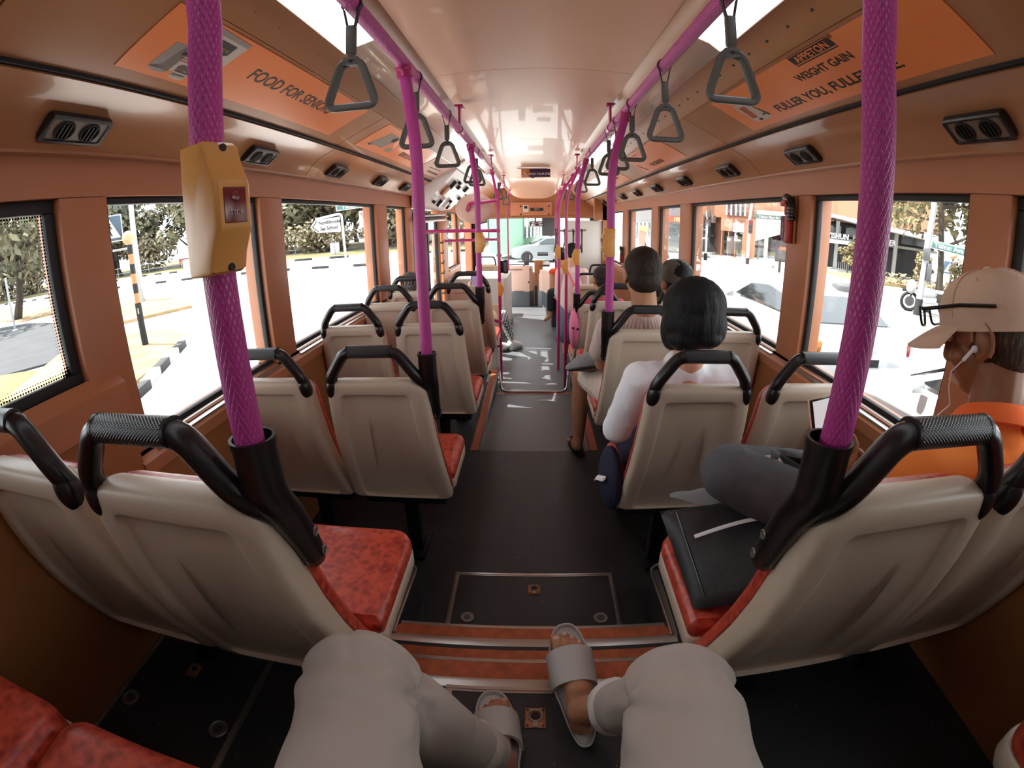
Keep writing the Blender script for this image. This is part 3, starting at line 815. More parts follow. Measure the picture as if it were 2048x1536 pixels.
def strap(x, y, z, label, rz=0.0, tilt=0.0):
    global STRAP
    if STRAP is None:
        STRAP = strap_proto(); o = STRAP; o['label'] = label; o.location = (x, y, z); o['group'] = 'hanging straps'
    else:
        o = dup(STRAP, (x, y, z), None, label, 'hanging straps')
    o.rotation_euler = (0, tilt, rz); o.scale = (.92, .92, .92)
L_ = ['nearest strap on the left rail, grey triangle overlapping the orange poster', 'second strap on the left rail, half behind the curved pole', 'third strap on the left rail', 'fourth strap on the left rail, before the beige round disc', 'fifth strap on the left rail, hanging over the beige round disc', 'sixth strap on the left rail', 'furthest strap seen on the left rail']
for y, lab in zip((1.0, 1.60, 2.19, 3.10, 3.35, 5.4, 7.0), L_): strap(RLX, y, RLZ, lab, .12)
R_ = ['nearest strap on the right rail, large grey triangle under the white light', 'second strap on the right rail, beside the cove panel', 'third strap on the right rail, overlapping the second orange poster', 'fourth strap on the right rail, half behind the pole with the stop box', 'fifth strap on the right rail, hung low in the cluster of handles', 'sixth strap on the right rail', 'seventh strap on the right rail', 'eighth strap on the right rail near the windscreen']
for y, lab in zip((.965, 1.50, 2.02, 2.38, 2.65, 3.4, 4.2, 5.6), R_): strap(RRX, y, RRZ, lab, -.12)
# low cluster of straps hung from the short chrome rail by the wheelchair bay
t = thing('strap_rail', 'short chrome rail by the driver cab where a bunch of grey straps hangs', 'rail', (.38, 6.0, -.09))
q = MB(); q.tube([(.28, 5.5, -.09), (.60, 5.5, -.08)], .012, 10); q.build('tube', 'alu', t, True)
for i, (x, lb) in enumerate(((.27, 'leftmost of the low strap bunch on the chrome rail'), (.365, 'second of the low strap bunch on the chrome rail'), (.46, 'third of the low strap bunch on the chrome rail'), (.555, 'rightmost of the low strap bunch on the chrome rail'))):
    strap(x, 5.5, -.09, lb, .9 + .2 * i)
# stop-button boxes
def bell(label, x, y, z, out, s=.36, rz=0.0):
    """yellow housing clamped on a pole; it bulges towards `out` (+1 right, -1 left), button on the bulging face"""
    t = thing('stop_button_box', label, 'stop button', (x, y, z), (0, 0, rz), group='yellow stop button boxes')
    w0, w1 = -.030, .082
    prof = [(w0, -.185), (.040, -.180), (.050, -.172), (.053, -.155), (.058, -.128), (w1 - .006, -.075), (w1, -.055), (w1, .055), (w1 - .006, .075), (.058, .128), (.053, .150), (.050, .168), (.040, .178), (w0, .178)]
    q = MB(); rs = []
    for ins, d in ((.010, -.048), (.004, -.046), (0, -.038), (0, .034), (.004, .042), (.010, .044)):
        cx = .020
        rs.append([(out * (cx + (px - cx) * (1 - ins / .05)) * s, d * s, pz * (1 - ins / .185) * s) for px, pz in prof])
    q.rings([[(p[0] * 1.45, p[1] * 1.35, p[2]) for p in r] for r in rs]); q.build('housing', 'bell_yellow', t, ang=30)
    q = MB(); q.box((out * w1 * s * 1.45, -.002 * s, 0), (.006 * s, .075 * s, .095 * s), .0015); b = q.build('button_plate', 'bell_red', t)
    q = MB(); q.ell((out * (w1 * 1.45 + .003) * s, -.002 * s, .022 * s), (.004 * s, .015 * s, .015 * s)); q.build('button', 'bell_red', b)
    lettering('letters', 'STOP', .018 * s, 'off_white', b, (out * (w1 * 1.45 + .0045) * s, -.002 * s, -.026 * s), (0, out, 0), (0, 0, 1), align='CENTER')
    for z_, xx in ((.160, .0525), (-.163, .0525)):
        q = MB(); q.cyl((out * (xx * 1.45 - .004) * s, 0, z_ * s), (out * (xx * 1.45 + .003) * s, 0, z_ * s), .011 * s, .011 * s, 14); q.build('screw', 'black_matt', t)
    return t
bell('large yellow stop button box on the thick left pole with a red button', -.346, .458, .040, 1, .395, -.30)
bell('yellow stop button box on the right pole beside the short-haired passenger', .345, 2.15, -.085, -1, .36, .15)
bell('small yellow stop button box on the thin pole over the phone', -.341, 3.01, -.115, 1, .36, -.2)
bell('small yellow stop button box on the pole before the standing woman', .345, 3.77, -.265, -1)
bell('tiny yellow stop button box low on the left corner pole of the raised floor', -.33, 4.595, -.63, 1)
bell('tiny yellow stop button box low on the right corner pole of the raised floor', .30, 4.39, -.40, -1)
bell('tiny yellow stop button box on the second right corner pole', .262, 4.94, -.30, -1)
# ================================================================ fittings: air vents, posters, hammers, signs, door, driver's end
mat('vent_plate', (120, 104, 90), 0.35)
mat('poster_orange', (252, 148, 84), 0.28, spec=0.5, coat=0.25)
mat('ink_black', (20, 18, 18), 0.5)
mat('pouch_white', (205, 190, 178), 0.4)
mat('pouch_grey', (150, 140, 132), 0.4)
mat('ink_red', (170, 60, 40), 0.5)
mat('ink_gold', (190, 160, 90), 0.5)
mat('cocoa', (96, 62, 48), 0.5)
mat('red_plastic', (176, 42, 40), 0.35)
mat('red_dark', (96, 22, 48), 0.4)
mat('purple_sign', (66, 34, 76), 0.4)
mat('grey_screen', (96, 102, 106), 0.3)
mat('machine_white', (230, 232, 232), 0.35, bump=0.1, bscale=20)
mat('pink_beige', (222, 190, 172), 0.4)
mat('mirror_disc', (206, 172, 156), 0.45)
mat('mirror', (200, 205, 208), 0.03, metal=1.0)
mat('door_rubber', (20, 20, 22), 0.5)
mat('hazard_orange', (226, 140, 84), 0.5)
def frame_on(p0, p1, y):
    """local frame on a sloping cove: X runs along the bus, Y up the slope, Z out of the panel into the bus"""
    d = Vector((p0[0] - p1[0], 0, p0[1] - p1[1])).normalized()         # up the slope, towards the ceiling
    x = Vector((0, 1, 0)) if p0[0] < 0 else Vector((0, -1, 0))
    z = x.cross(d)
    m = Matrix((x, d, z)).transposed()
    return m, d
def vent(sx, y, label):
    p0, p1 = ((-.95, .414), (-1.12, .300)) if sx < 0 else ((.95, .397), (1.12, .277))
    m, d = frame_on(p0, p1, y)
    c = Vector((p0[0], y, p0[1])) - d * .137 + m.col[2] * .002
    t = thing('air_vent', label, 'air vent', c, m.to_euler(), group='ceiling air vents')
    q = MB()
    def rr(w, h, r, z): return [(px, py, z) for px, py, _ in [(sgx * (w - r) + r * math.cos(R(a)), sgy * (h - r) + r * math.sin(R(a)), 0) for sgx, sgy, a0 in ((1, 1, 0), (-1, 1, 90), (-1, -1, 180), (1, -1, 270)) for a in (a0, a0 + 30, a0 + 60, a0 + 90)]]
    q.rings([rr(.100, .042, .012, -.012), rr(.100, .042, .012, .004), rr(.096, .038, .011, .008), rr(.088, .032, .008, .008), rr(.085, .030, .008, .004), rr(.085, .030, .008, .0)])
    q.build('frame', 'black_plastic', t, ang=30)
    q = MB(); q.rings([rr(.086, .031, .008, .001), rr(.086, .031, .008, .0045)]); q.build('plate', 'vent_plate', t)
    for xx in (-.040, .040):
        q = MB(); q.tube([(xx + .027 * math.cos(k_ * .2618), .027 * math.sin(k_ * .2618), .006) for k_ in range(24)], .0035, 8, True)
        q.cyl((xx, 0, .0), (xx, 0, .0055), .026, .026, 24)
        n_ = q.build('nozzle', 'black_matt', t)
        q = MB()
        for k_ in (-.012, 0, .012): q.box((xx + k_, 0, .007), (.003, .044, .006))
        q.build('louvre', 'black_plastic', n_)
    return t
VL = ['nearest left air vent, in the dark rear corner', 'second left air vent, right of the yellow stop box', 'third left air vent, ahead of the cove seam', 'fourth left air vent', 'fifth left air vent, partly behind the curved pole']
proto = {}
def vent_row(sx, ys, labs):
    for y, lab in zip(ys, labs):
        if sx not in proto: proto[sx] = vent(sx, y, lab)
        else:
            o = dup(proto[sx], None, None, lab, 'ceiling air vents'); l = o.location.copy(); l.y = y; o.location = l
vent_row(-1, (.862, 1.768, 2.57, 3.36, 4.05), VL)
vent_row(1, (.907, 1.79, 2.58, 3.38, 4.16, 4.95, 5.75, 6.5, 7.3), ['nearest right air vent, at the right edge above the cap', 'second right air vent, above the red hammer pillar', 'third right air vent', 'fourth right air vent, under the second orange poster', 'fifth right air vent', 'sixth right air vent', 'seventh right air vent', 'eighth right air vent', 'furthest right air vent'])
# advertising posters on the sloping panels
RL0, RL1, RR0, RR1 = (-.695, .541), (-.95, .426), (.713, .521), (.95, .409)
def poster(sx, y0, y1, s0, s1, label, m_='poster_orange'):
    p0, p1 = (RL0, RL1) if sx < 0 else (RR0, RR1)
    m, d = frame_on(p0, p1, 0)
    start = y0 if sx < 0 else y1                       # local X runs forwards on the left, backwards on the right
    c = Vector((p0[0], start, p0[1])) - d * s1 + m.col[2] * .0016
    t = thing('poster', label, 'poster', c, m.to_euler())
    L = y1 - y0; Hh = s1 - s0
    q = MB(); q.b2((0, 0, -.001), (L, Hh, .0006)); q.build('sheet', m_, t)
    return t, L, Hh
def art(t, name, m_, shapes, z=.0012, par=None):
    q = MB()
    for sh in shapes:
        q.rings([[(x, y, z - .0008) for x, y in sh], [(x, y, z) for x, y in sh]])
    return q.build(name, m_, par or t, smooth=False)
def oval(cx, cy, rx, ry, n=18): return [(cx + rx * math.cos(2 * math.pi * k_ / n), cy + ry * math.sin(2 * math.pi * k_ / n)) for k_ in range(n)]
t, L, Hh = poster(-1, .84, 2.085, .012, .225, 'orange food poster on the left slope behind the thick near pole')
lettering('lettering', 'FOOD FOR SENIORS', .066, 'ink_black', t, (.425, .100, .0008), (1, 0, 0), (0, 1, 0), bold=.0008, sx=.98)
pc = art(t, 'pouch', 'pouch_white', [[(.115, .035), (.305, .035), (.312, .20), (.150, .208)]])
art(t, 'pouch_seal', 'pouch_grey', [[(.150, .190), (.312, .186), (.312, .20), (.150, .208)]], .0016, pc)
art(t, 'badge', 'ink_black', [[(.185, .178), (.275, .176), (.275, .140), (.232, .118), (.185, .140)]], .0020, pc)
lettering('badge_letters', 'APPETON', .016, 'ink_gold', pc, (.230, .147, .0022), (1, 0, 0), (0, 1, 0), align='CENTER')
lettering('letters', 'wellness', .027, 'ink_black', pc, (.140, .090, .0018), (1, 0, 0), (0, 1, 0), shear=.2)
lettering('numbers', '60+', .027, 'ink_red', pc, (.248, .090, .0018), (1, 0, 0), (0, 1, 0), shear=.2)
art(t, 'print_lines', 'ink_red', [[(.15, .083), (.27, .083), (.27, .080), (.15, .080)], [(.16, .075), (.26, .075), (.26, .072), (.16, .072)]], .0018, pc)
art(t, 'cup_picture', 'cocoa', [oval(.225, .055, .022, .014), oval(.19, .052, .018, .012)], .0018, pc)
g = art(t, 'glass_picture', 'pouch_grey', [[(.085, .03), (.155, .03), (.165, .12), (.095, .12)], oval(.120, .03, .035, .012)])
g = art(t, 'tin_picture', 'pouch_white', [[(.17, .02), (.23, .02), (.23, .06), (.17, .06)], oval(.20, .02, .03, .01)])
art(t, 'tin_print', 'ink_black', [[(.175, .05 - .01 * k_), (.225, .05 - .01 * k_), (.225, .047 - .01 * k_), (.175, .047 - .01 * k_)] for k_ in range(3)], .0016, g)
t, L, Hh = poster(-1, 2.41, 3.67, .010, .222, 'second orange poster on the left slope, crossed by the curved pole')
lettering('lettering', 'SERIOUS GAINS', .060, 'ink_black', t, (.64, .055, .0008), (1, 0, 0), (0, 1, 0), bold=.0008)
p_ = art(t, 'pouch', 'pouch_grey', [[(.10, .05), (.30, .05), (.36, .17), (.16, .17)], oval(.13, .05, .03, .015), oval(.42, .06, .05, .022)])
art(t, 'badge', 'ink_black', [oval(.31, .14, .035, .022)], .0016, p_); art(t, 'cap_mark', 'ink_black', [oval(.11, .045, .012, .007)], .0016, p_)
t, L, Hh = poster(-1, 3.70, 4.52, .010, .222, 'pale pinkish poster on the left slope next to the door machinery', 'pink_beige')
lettering('lettering', 'FOR LIFE', .05, 'ink_black', t, (.10, .13, .0008), (1, 0, 0), (0, 1, 0))
art(t, 'print_lines', 'cocoa', [[(.2, .08), (.6, .09), (.6, .10), (.2, .09)], [(.3, .03), (.7, .035), (.7, .055), (.3, .05)]])
t, L, Hh = poster(1, .73, 1.935, .012, .224, 'orange weight-gain poster on the right slope behind the thick right pole')
lettering('slogan', 'FULLER YOU, FULLER LIFE.', .050, 'ink_black', t, (.300, .040, .0008), (1, 0, 0), (0, 1, 0), bold=.0010, sx=1.14)
lettering('headline', 'WEIGHT GAIN', .040, 'ink_black', t, (.568, .118, .0008), (1, 0, 0), (0, 1, 0), bold=.0008, sx=1.08)
lg = art(t, 'logo_block', 'ink_black', [[(.635, .168), (.845, .168), (.845, .172), (.635, .172)], [(.635, .176), (.845, .176), (.845, .208), (.635, .208)], [(.635, .2105), (.845, .2105), (.845, .2125), (.635, .2125)]])
lettering('logo_letters', 'APPETON', .034, 'poster_orange', lg, (.740, .180, .0016), (1, 0, 0), (0, 1, 0), align='CENTER', bold=.0006, sx=1.12)
lettering('trade_mark', '\u00ae', .02, 'ink_black', t, (.848, .20, .0008), (1, 0, 0), (0, 1, 0))
pk = art(t, 'pack_picture', 'pouch_white', [[(.10, .035), (.20, .030), (.235, .04), (.185, .16), (.09, .15)]])
art(t, 'pack_print', 'nosing_orange', [[(.11, .06), (.15, .055), (.16, .13), (.115, .13)]], .0016, pk)
art(t, 'pack_marks', 'ink_black', [oval(.15, .042, .014, .007), oval(.205, .06, .010, .006), [(.225, .045), (.238, .05), (.20, .12), (.197, .12)]], .0016, pk)
t, L, Hh = poster(1, 2.86, 3.90, .005, .226, 'smaller-looking second orange poster on the right slope, with a wafer picture')
lettering('lettering', 'FOR SENIORS', .052, 'ink_black', t, (.33, .035, .0008), (1, 0, 0), (0, 1, 0), bold=.0008, sx=1.05)
art(t, 'logo_block', 'ink_black', [[(.30, .16), (.36, .16), (.36, .165), (.30, .165)], [(.30, .195), (.42, .195), (.42, .2), (.30, .2)]])
art(t, 'wafer_picture', 'cocoa', [[(.05, .09), (.09, .03), (.14, .015), (.15, .02), (.11, .06), (.07, .12)]])
t, L, Hh = poster(1, 4.55, 5.6, .005, .226, 'furthest orange poster on the right slope', 'poster_orange')
art(t, 'print_lines', 'cocoa', [[(.3, .08), (.8, .08), (.8, .10), (.3, .10)]])
# emergency hammers
def hammer(y, z, label, s=1.0):
    t = thing('emergency_hammer', label, 'hammer', (1.155, y, z))
    q = MB(); q.box((-.004, 0, .0), (.006, .10 * s, .21 * s), .002); q.build('back_plate', 'wall_brown', t)
    q = MB(); q.box((-.022, .018, -.035), (.03, .036, .10), .004); q.build('holder', 'red_dark', t)
    q = MB(); q.box((-.024, -.018, -.045), (.03, .032, .12), .004); q.tube([(-.03, .0, .02), (-.03, .0, .07)], .008, 10); q.box((-.028, .016, .075), (.03, .05, .022), .006, (R(-20), 0, 0)); h = q.build('hammer_handle', 'red_plastic', t)
    lettering('letters', 'EMERGENCY', .016, 'off_white', h, (-.0395, .0, -.10), (0, 0, 1), (0, 1, 0))
    q = MB(); q.rings([[(-.03 + .018 * math.cos(k_ * .5236) * f, -.042 + g, zz + .014 * math.sin(k_ * .5236) * f) for k_ in range(12)] for f, g, zz in ((.8, .06, .095), (1.1, .04, .10), (1.2, 0, .085), (1.0, -.012, .06))])
    for k_ in range(4): q.box((-.03, -.045, .05 - .016 * k_), (.034 - .002 * k_, .034, .014), .004)
    q.build('hammer_head', 'black_plastic', t)
hammer(2.02, .065, 'red and black emergency hammer on the right pillar between the two big windows')
hammer(6.20, -.40, 'small red emergency hammer far along the right wall beside the second pole')
# ceiling sign, camera dome
t = thing('mind_step_sign', 'purple and orange ceiling sign reading MIND YOUR STEP', 'sign', (0, 5.95, .672))
q = MB(); q.box((.09, 0, -.06), (.25, .008, .10), .001); q.build('panel', 'purple_sign', t)
q = MB(); q.box((-.085, 0, -.06), (.10, .008, .10), .001); q.build('picture_panel', 'hazard_orange', t)
lettering('lettering', 'MIND YOUR STEP', .036, 'white_plastic', t, (.088, -.0045, -.083), (1, 0, 0), (0, 0, 1), align='CENTER', bold=.0006, sx=.92)
q = MB(); q.ell((-.088, -.005, -.030), (.009, .002, .010)); q.tube([(-.088, -.005, -.045), (-.086, -.005, -.065)], .010, 8); q.tube([(-.086, -.005, -.066), (-.07, -.005, -.085), (-.06, -.005, -.102)], .006, 8); q.tube([(-.086, -.005, -.066), (-.098, -.005, -.085), (-.104, -.005, -.102)], .006, 8); q.tube([(-.086, -.005, -.045), (-.107, -.005, -.065)], .005, 8); q.build('walking_figure', 'off_white', t)
q = MB(); q.box((0, .0, -.005), (.36, .03, .012), .002); q.build('bracket', 'off_white', t)
t = thing('dome_camera', 'small dark dome camera on the ceiling under the step sign', 'camera', (0, 6.55, .676))
q = MB(); q.cyl((0, 0, -.02), (0, 0, 0), .052, .056, 20); q.build('base', 'dark_grey', t)
q = MB(); q.ell((0, 0, -.025), (.046, .046, .05)); q.build('dome', 'black_plastic', t)
# beige convex mirror back on the guard rail
t = thing('convex_mirror', 'round beige mirror back hanging beside the left corner pole, hooked bar in front', 'mirror', (-.555, 4.66, .0))
q = MB(); q.rings([[(r * 1.18 * math.cos(k_ * .19635), dy, .150 + r * .92 * math.sin(k_ * .19635)) for k_ in range(32)] for r, dy in ((.02, -.035), (.08, -.03), (.13, -.018), (.155, -.002), (.16, .012), (.15, .016))]); q.build('shell', 'mirror_disc', t, ang=50)
# header over the windscreen with its stickers
q = MB(); q.b2((-1.2, 9.0, .10), (1.2, 9.25, .72)); q.b2((-1.2, 8.97, .095), (1.2, 9.0, .125)); struct(q.build('wall_front', 'wall_brown'))
t = thing('header_cabinet', 'beige cabinet door above the windscreen with a black display plate', 'cabinet', (-.03, 8.98, .13))
q = MB(); q.box((0, 0, .13), (.76, .03, .25), .006); q.build('body', 'wall_beige', t)
q = MB(); q.box((.10, -.018, .12), (.24, .006, .055)); dp = q.build('display_plate', 'black_matt', t)
lettering('letters', 'SEATS', .036, 'off_white', dp, (.10, -.0225, .108), (1, 0, 0), (0, 0, 1), align='CENTER')
q = MB(); q.box((-.10, -.018, .135), (.10, .006, .13)); sp_ = q.build('notice', 'off_white', t)
q = MB(); q.box((-.10, -.0225, .16), (.06, .003, .05)); q.build('notice_print', 'ink_black', sp_)
for xx, zz in ((-.19, .18), (.32, .18), (-.19, .03), (.32, .03)):
    q = MB(); q.cyl((xx, -.018, zz), (xx, -.02, zz), .016, .016, 12); q.build('catch', 'black_matt', t)
# windscreen glass and its posts, dashboard
q = MB(); q.b2((-1.18, 9.30, -.95), (1.18, 9.315, .10)); fr = q.build('window_13', 'glass'); struct(fr)
q = MB(); q.b2((-1.2, 9.2, -1.0), (-1.08, 9.32, .12)); q.b2((1.08, 9.2, -1.0), (1.2, 9.32, .12)); q.b2((-1.2, 9.2, .09), (1.2, 9.3, .115)); struct(q.build('trim_31', 'black_matt'))
q = MB(); q.b2((-1.26, 9.15, F3), (1.26, 9.32, -.94)); struct(q.build('trim_32', 'pink_beige'))
t = thing('bulkhead_panel', 'curved beige bulkhead under the windscreen with a grey foot and a plus-shaped latch', 'panel', (-.28, 9.0, F3))
arcp = [(-.52 + .44 * k_ / 10, 9.02 - .10 * math.sin(math.pi * .5 * k_ / 10)) for k_ in range(11)] + [(-.02, 9.0), (.0, 9.15), (-.52, 9.15)]
q = MB(); q.prism(arcp, 2, F3 + .28, -.80); q.build('body', 'pink_beige', t, True)
q = MB(); q.prism([(x, y - .012) for x, y in arcp[:12]] + [(.0, 9.14), (-.52, 9.14)], 2, F3, F3 + .28); q.build('kick_panel', 'grey_screen', t, True)
q = MB(); q.box((-.19, 8.935, -1.08), (.05, .01, .008)); q.box((-.19, 8.935, -1.08), (.008, .01, .05)); q.build('latch', 'black_matt', t, True); q = MB(); q.cyl((-.09, 8.93, -1.10), (-.09, 8.91, -1.10), .016, .016, 10); q.build('keyhole', 'black_matt', t, True)
q = MB(); q.box((-.27, 8.94, -.865), (.50, .02, .012)); q.build('top_seam', 'cocoa', t, True); q = MB(); q.box((-.20, 8.93, -1.27), (.34, .01, .008)); q.build('foot_seam', 'cocoa', t, True)
t = thing('ticket_post', 'brown post with a ticket reader by the driver cab', 'post', (.045, 8.95, F3))
q = MB(); q.box((0, 0, .20), (.045, .05, .40)); q.build('post_foot', 'black_matt', t)
q = MB(); q.box((0, 0, .62), (.06, .06, .46), .006); q.box((.05, 0, .74), (.16, .12, .26), .02); q.build('post', 'wall_brown', t)
q = MB(); q.box((.16, 0, .80), (.20, .14, .03), .006, (R(35), 0, 0)); q.box((.13, .1, .98), (.20, .10, .03), .006, (R(30), 0, 0)); q.build('reader', 'dark_grey', t)
q = MB(); q.box((.16, -.012, .818), (.17, .10, .006), 0, (R(35), 0, 0)); q.build('reader_screen', 'white_plastic', t)
t = thing('driver_cab_door', 'pink-beige driver cab door with a slot and a grey curved foot', 'door', (.42, 8.4, F3))
q = MB(); q.prism([(.10, 8.9), (.16, 8.86), (.40, 7.9), (.42, 7.4), (.48, 7.4), (.48, 8.9)], 2, F3 + .30, -.86); q.build('body', 'pink_beige', t, True)
q = MB(); q.prism([(.085, 8.9), (.15, 8.85), (.385, 7.9), (.405, 7.35), (.49, 7.35), (.49, 8.91)], 2, F3, F3 + .30); q.build('kick_panel', 'grey_screen', t, True)
q = MB(); q.box((.355, 8.05, -1.06), (.02, .07, .24), .01, (0, 0, R(-14))); q.build('slot', 'cocoa', t, True)
t = thing('driver_screen', 'cream screen panel behind the driver with a blue notice', 'panel', (.80, 7.6, -.9))
q = MB(); q.box((0, 0, .45), (.56, .03, .98), .04); q.box((-.08, .0, -.3), (.72, .03, .72)); q.build('panel', 'off_white', t)
q = MB(); q.box((-.10, -.018, .52), (.10, .004, .07)); q.build('notice', 'purple_sign', t)
q = MB(); q.b2((.95, 7.55, .05), (1.18, 7.65, .7)); q.b2((1.08, 7.55, -1.5), (1.18, 7.65, .7)); struct(q.build('trim_33', 'wall_brown'))
t = thing('driver_mirror', 'dark rear-view mirror hanging before the windscreen', 'mirror', (.06, 8.95, -.02))
q = MB(); q.box((0, 0, 0), (.26, .05, .10), .03); q.build('housing', 'dark_grey', t)
q = MB(); q.box((0.01, -.024, -.004), (.20, .006, .07), .003); q.build('mirror_face', 'mirror', t)
q = MB(); q.tube([(-.02, 0, .04), (-.02, .05, .12)], .012, 8); q.build('arm', 'black_matt', t)
t = thing('sun_blind', 'grey sun blind pulled down over the driver side of the windscreen', 'blind', (.30, 9.1, -.26))
q = MB(); q.b2((.17, 9.09, -.23), (.50, 9.11, .10)); q.build('sheet', 'grey_screen', t, True); q = MB(); q.tube([(.17, 9.1, -.23), (.50, 9.1, -.23)], .012, 8); q.build('bar', 'dark_grey', t, True)
t = thing('card_reader', 'grey card reader standing on the dash rail', 'reader', (-.13, 9.0, -.9))
q = MB(); q.box((-.0, 0, .23), (.10, .05, .24), .01); q.build('housing', 'dark_grey', t); q = MB(); q.box((-.0, -.026, .25), (.07, .004, .14)); q.build('screen', 'grey_screen', t)
q = MB(); q.tube(fillet([(-.52, .0, .0), (-.50, 0, .12), (-.04, 0, .13), (-.02, 0, .0)], .06), .012, 8); q.build('rail', 'dark_grey', t)
# white wheel box and its bits on the left
t = thing('wheel_box', 'white wheel-arch box at the left of the aisle with a grey skirting', 'box', (-.74, 6.6, F3))
q = MB(); q.prism([(-1.16, 6.4), (-.40, 6.4), (-.36, 6.5), (-.345, 7.5), (-1.16, 7.5)], 2, F3 + .14, -.74); q.build('body', 'off_white', t, True)
q = MB(); q.prism([(-1.16, 6.42), (-.39, 6.42), (-.34, 6.5), (-.325, 7.5), (-1.16, 7.5)], 2, F3, F3 + .14); q.build('skirting', 'grey_screen', t, True)
t = thing('validator', 'dark card validator on the left corner pole', 'validator', (-.30, 4.66, -.42)); q = MB(); q.box((.03, 0, .0), (.05, .05, .13), .01); q.box((-.01, 0, -.0), (.03, .05, .12), .006); q.build('housing', 'black_plastic', t); q = MB(); q.box((.03, -.026, 0), (.03, .003, .09)); q.build('screen', 'grey_screen', t)
for lab, x, y, rz in (('cream seat facing the aisle behind the wheel box', -.75, 7.65, 0), ('cream seat near the driver screen with a black-rimmed head hoop', .86, 6.1, 0), ('cream seat beside the standing woman', .60, 5.0, 0)):
    t = thing('cream_chair', lab, 'seat', (x, y, F3 if x > 0 else F3), (0, 0, rz), group='cream seats at the front')
    shell_bm().build('seat_shell', 'shell_cream', t, ang=50)
    q, o = pan_bm(.26); q.rings([o(.012, .345), o(0, .36), o(0, .41), o(.02, .43)]); q.build('seat_cushion', 'vinyl_red', t, ang=50)
    q = MB(); q.box((0, .36, .17), (.3, .26, .34), .006); q.build('pedestal', 'frame_black', t)
    q = MB(); q.tube(fillet([(-.15, .02, .9), (-.13, .012, 1.03), (.13, .012, 1.03), (.15, .02, .9)], .05), .014, 10); q.build('grab_handle', 'black_plastic', t)
# exit door on the left: leaves, hazard strips, opened machinery cover
t = thing('exit_door', 'double-leaf glass exit door on the left with black rubber frames', 'door', (-1.2, 5.32, F3))
for a, b in ((4.66, 5.30), (5.34, 5.98)):
    q = MB()
    for lo, hi in (((-1.215, a, F3 + .02), (-1.175, a + .07, .14)), ((-1.215, b - .07, F3 + .02), (-1.175, b, .14)), ((-1.215, a, F3 + .02), (-1.175, b, F3 + .12)), ((-1.215, a, .06), (-1.175, b, .14)), ((-1.21, a, -.10), (-1.18, b, -.07))): q.b2(lo, hi, .005)
    l = q.build('door_leaf', 'door_rubber', t, True)
    q = MB(); q.b2((-1.198, a + .07, F3 + .12), (-1.194, b - .07, .06)); q.build('pane', 'glass', l, True)
for yy, lab in ((4.72, 'orange and black striped bar at the near side of the exit door'), (5.86, 'orange and black striped bar at the far side of the exit door')):
    q = MB(); q.b2((-1.13, yy - .02, -1.45), (-1.10, yy + .02, -.08), .006); bb = q.build('hazard_bar', 'hazard_orange'); tag(bb, lab, 'door bar')
    for k_ in range(10):
        q = MB(); q.box((0.002, 0, .12 + .125 * k_), (.034, .052, .028), 0, (R(35), 0, 0)); q.build('stripe', 'black_matt', bb)
t = thing('door_machinery', 'opened white cover with bare door machinery above the exit door', 'door machinery', (-1.0, 5.3, .1))
q = MB(); q.prism([(-1.14, .18), (-1.02, .20), (-.70, .52), (-.70, .56), (-1.12, .56), (-1.14, .3)], 1, 4.54, 6.05); q.build('tray', 'machine_white', t, True)
q = MB(); q.prism([(-.69, .535), (-.56, .595), (-.56, .605), (-.70, .555)], 1, 4.45, 6.2); q.build('cover_flap', 'machine_white', t, True)
random.seed(4)
for k_ in range(11):
    yy = 4.62 + .125 * k_; s_ = random.uniform(.1, .85)
    c = (-1.02 + .32 * s_, yy, .20 + .32 * s_ - .015)
    q = MB(); q.box(c, (random.uniform(.03, .12), random.uniform(.04, .10), .05), .006, (0, R(-45), 0)); q.build('bracket', random.choice(['dark_grey', 'machine_white', 'black_plastic', 'alu_dull']), t, True)
for k_ in range(2):
    q = MB(); q.cyl((-.84 - .1 * k_, 4.75 + .3 * k_, .33 - .1 * k_), (-.88 - .1 * k_, 4.75 + .3 * k_, .37 - .1 * k_), .06, .06, 18); q.build('motor', 'black_plastic' if k_ else 'wall_brown', t, True)
for k_ in range(3):
    q = MB(); q.tube([(-1.09, 4.6, .10 - .03 * k_), (-1.09, 6.0, .13 - .03 * k_)], .012, 8); q.build('rod', ('alu_dull', 'black_matt', 'machine_white')[k_], t, True)
ALB[0] = 1.0
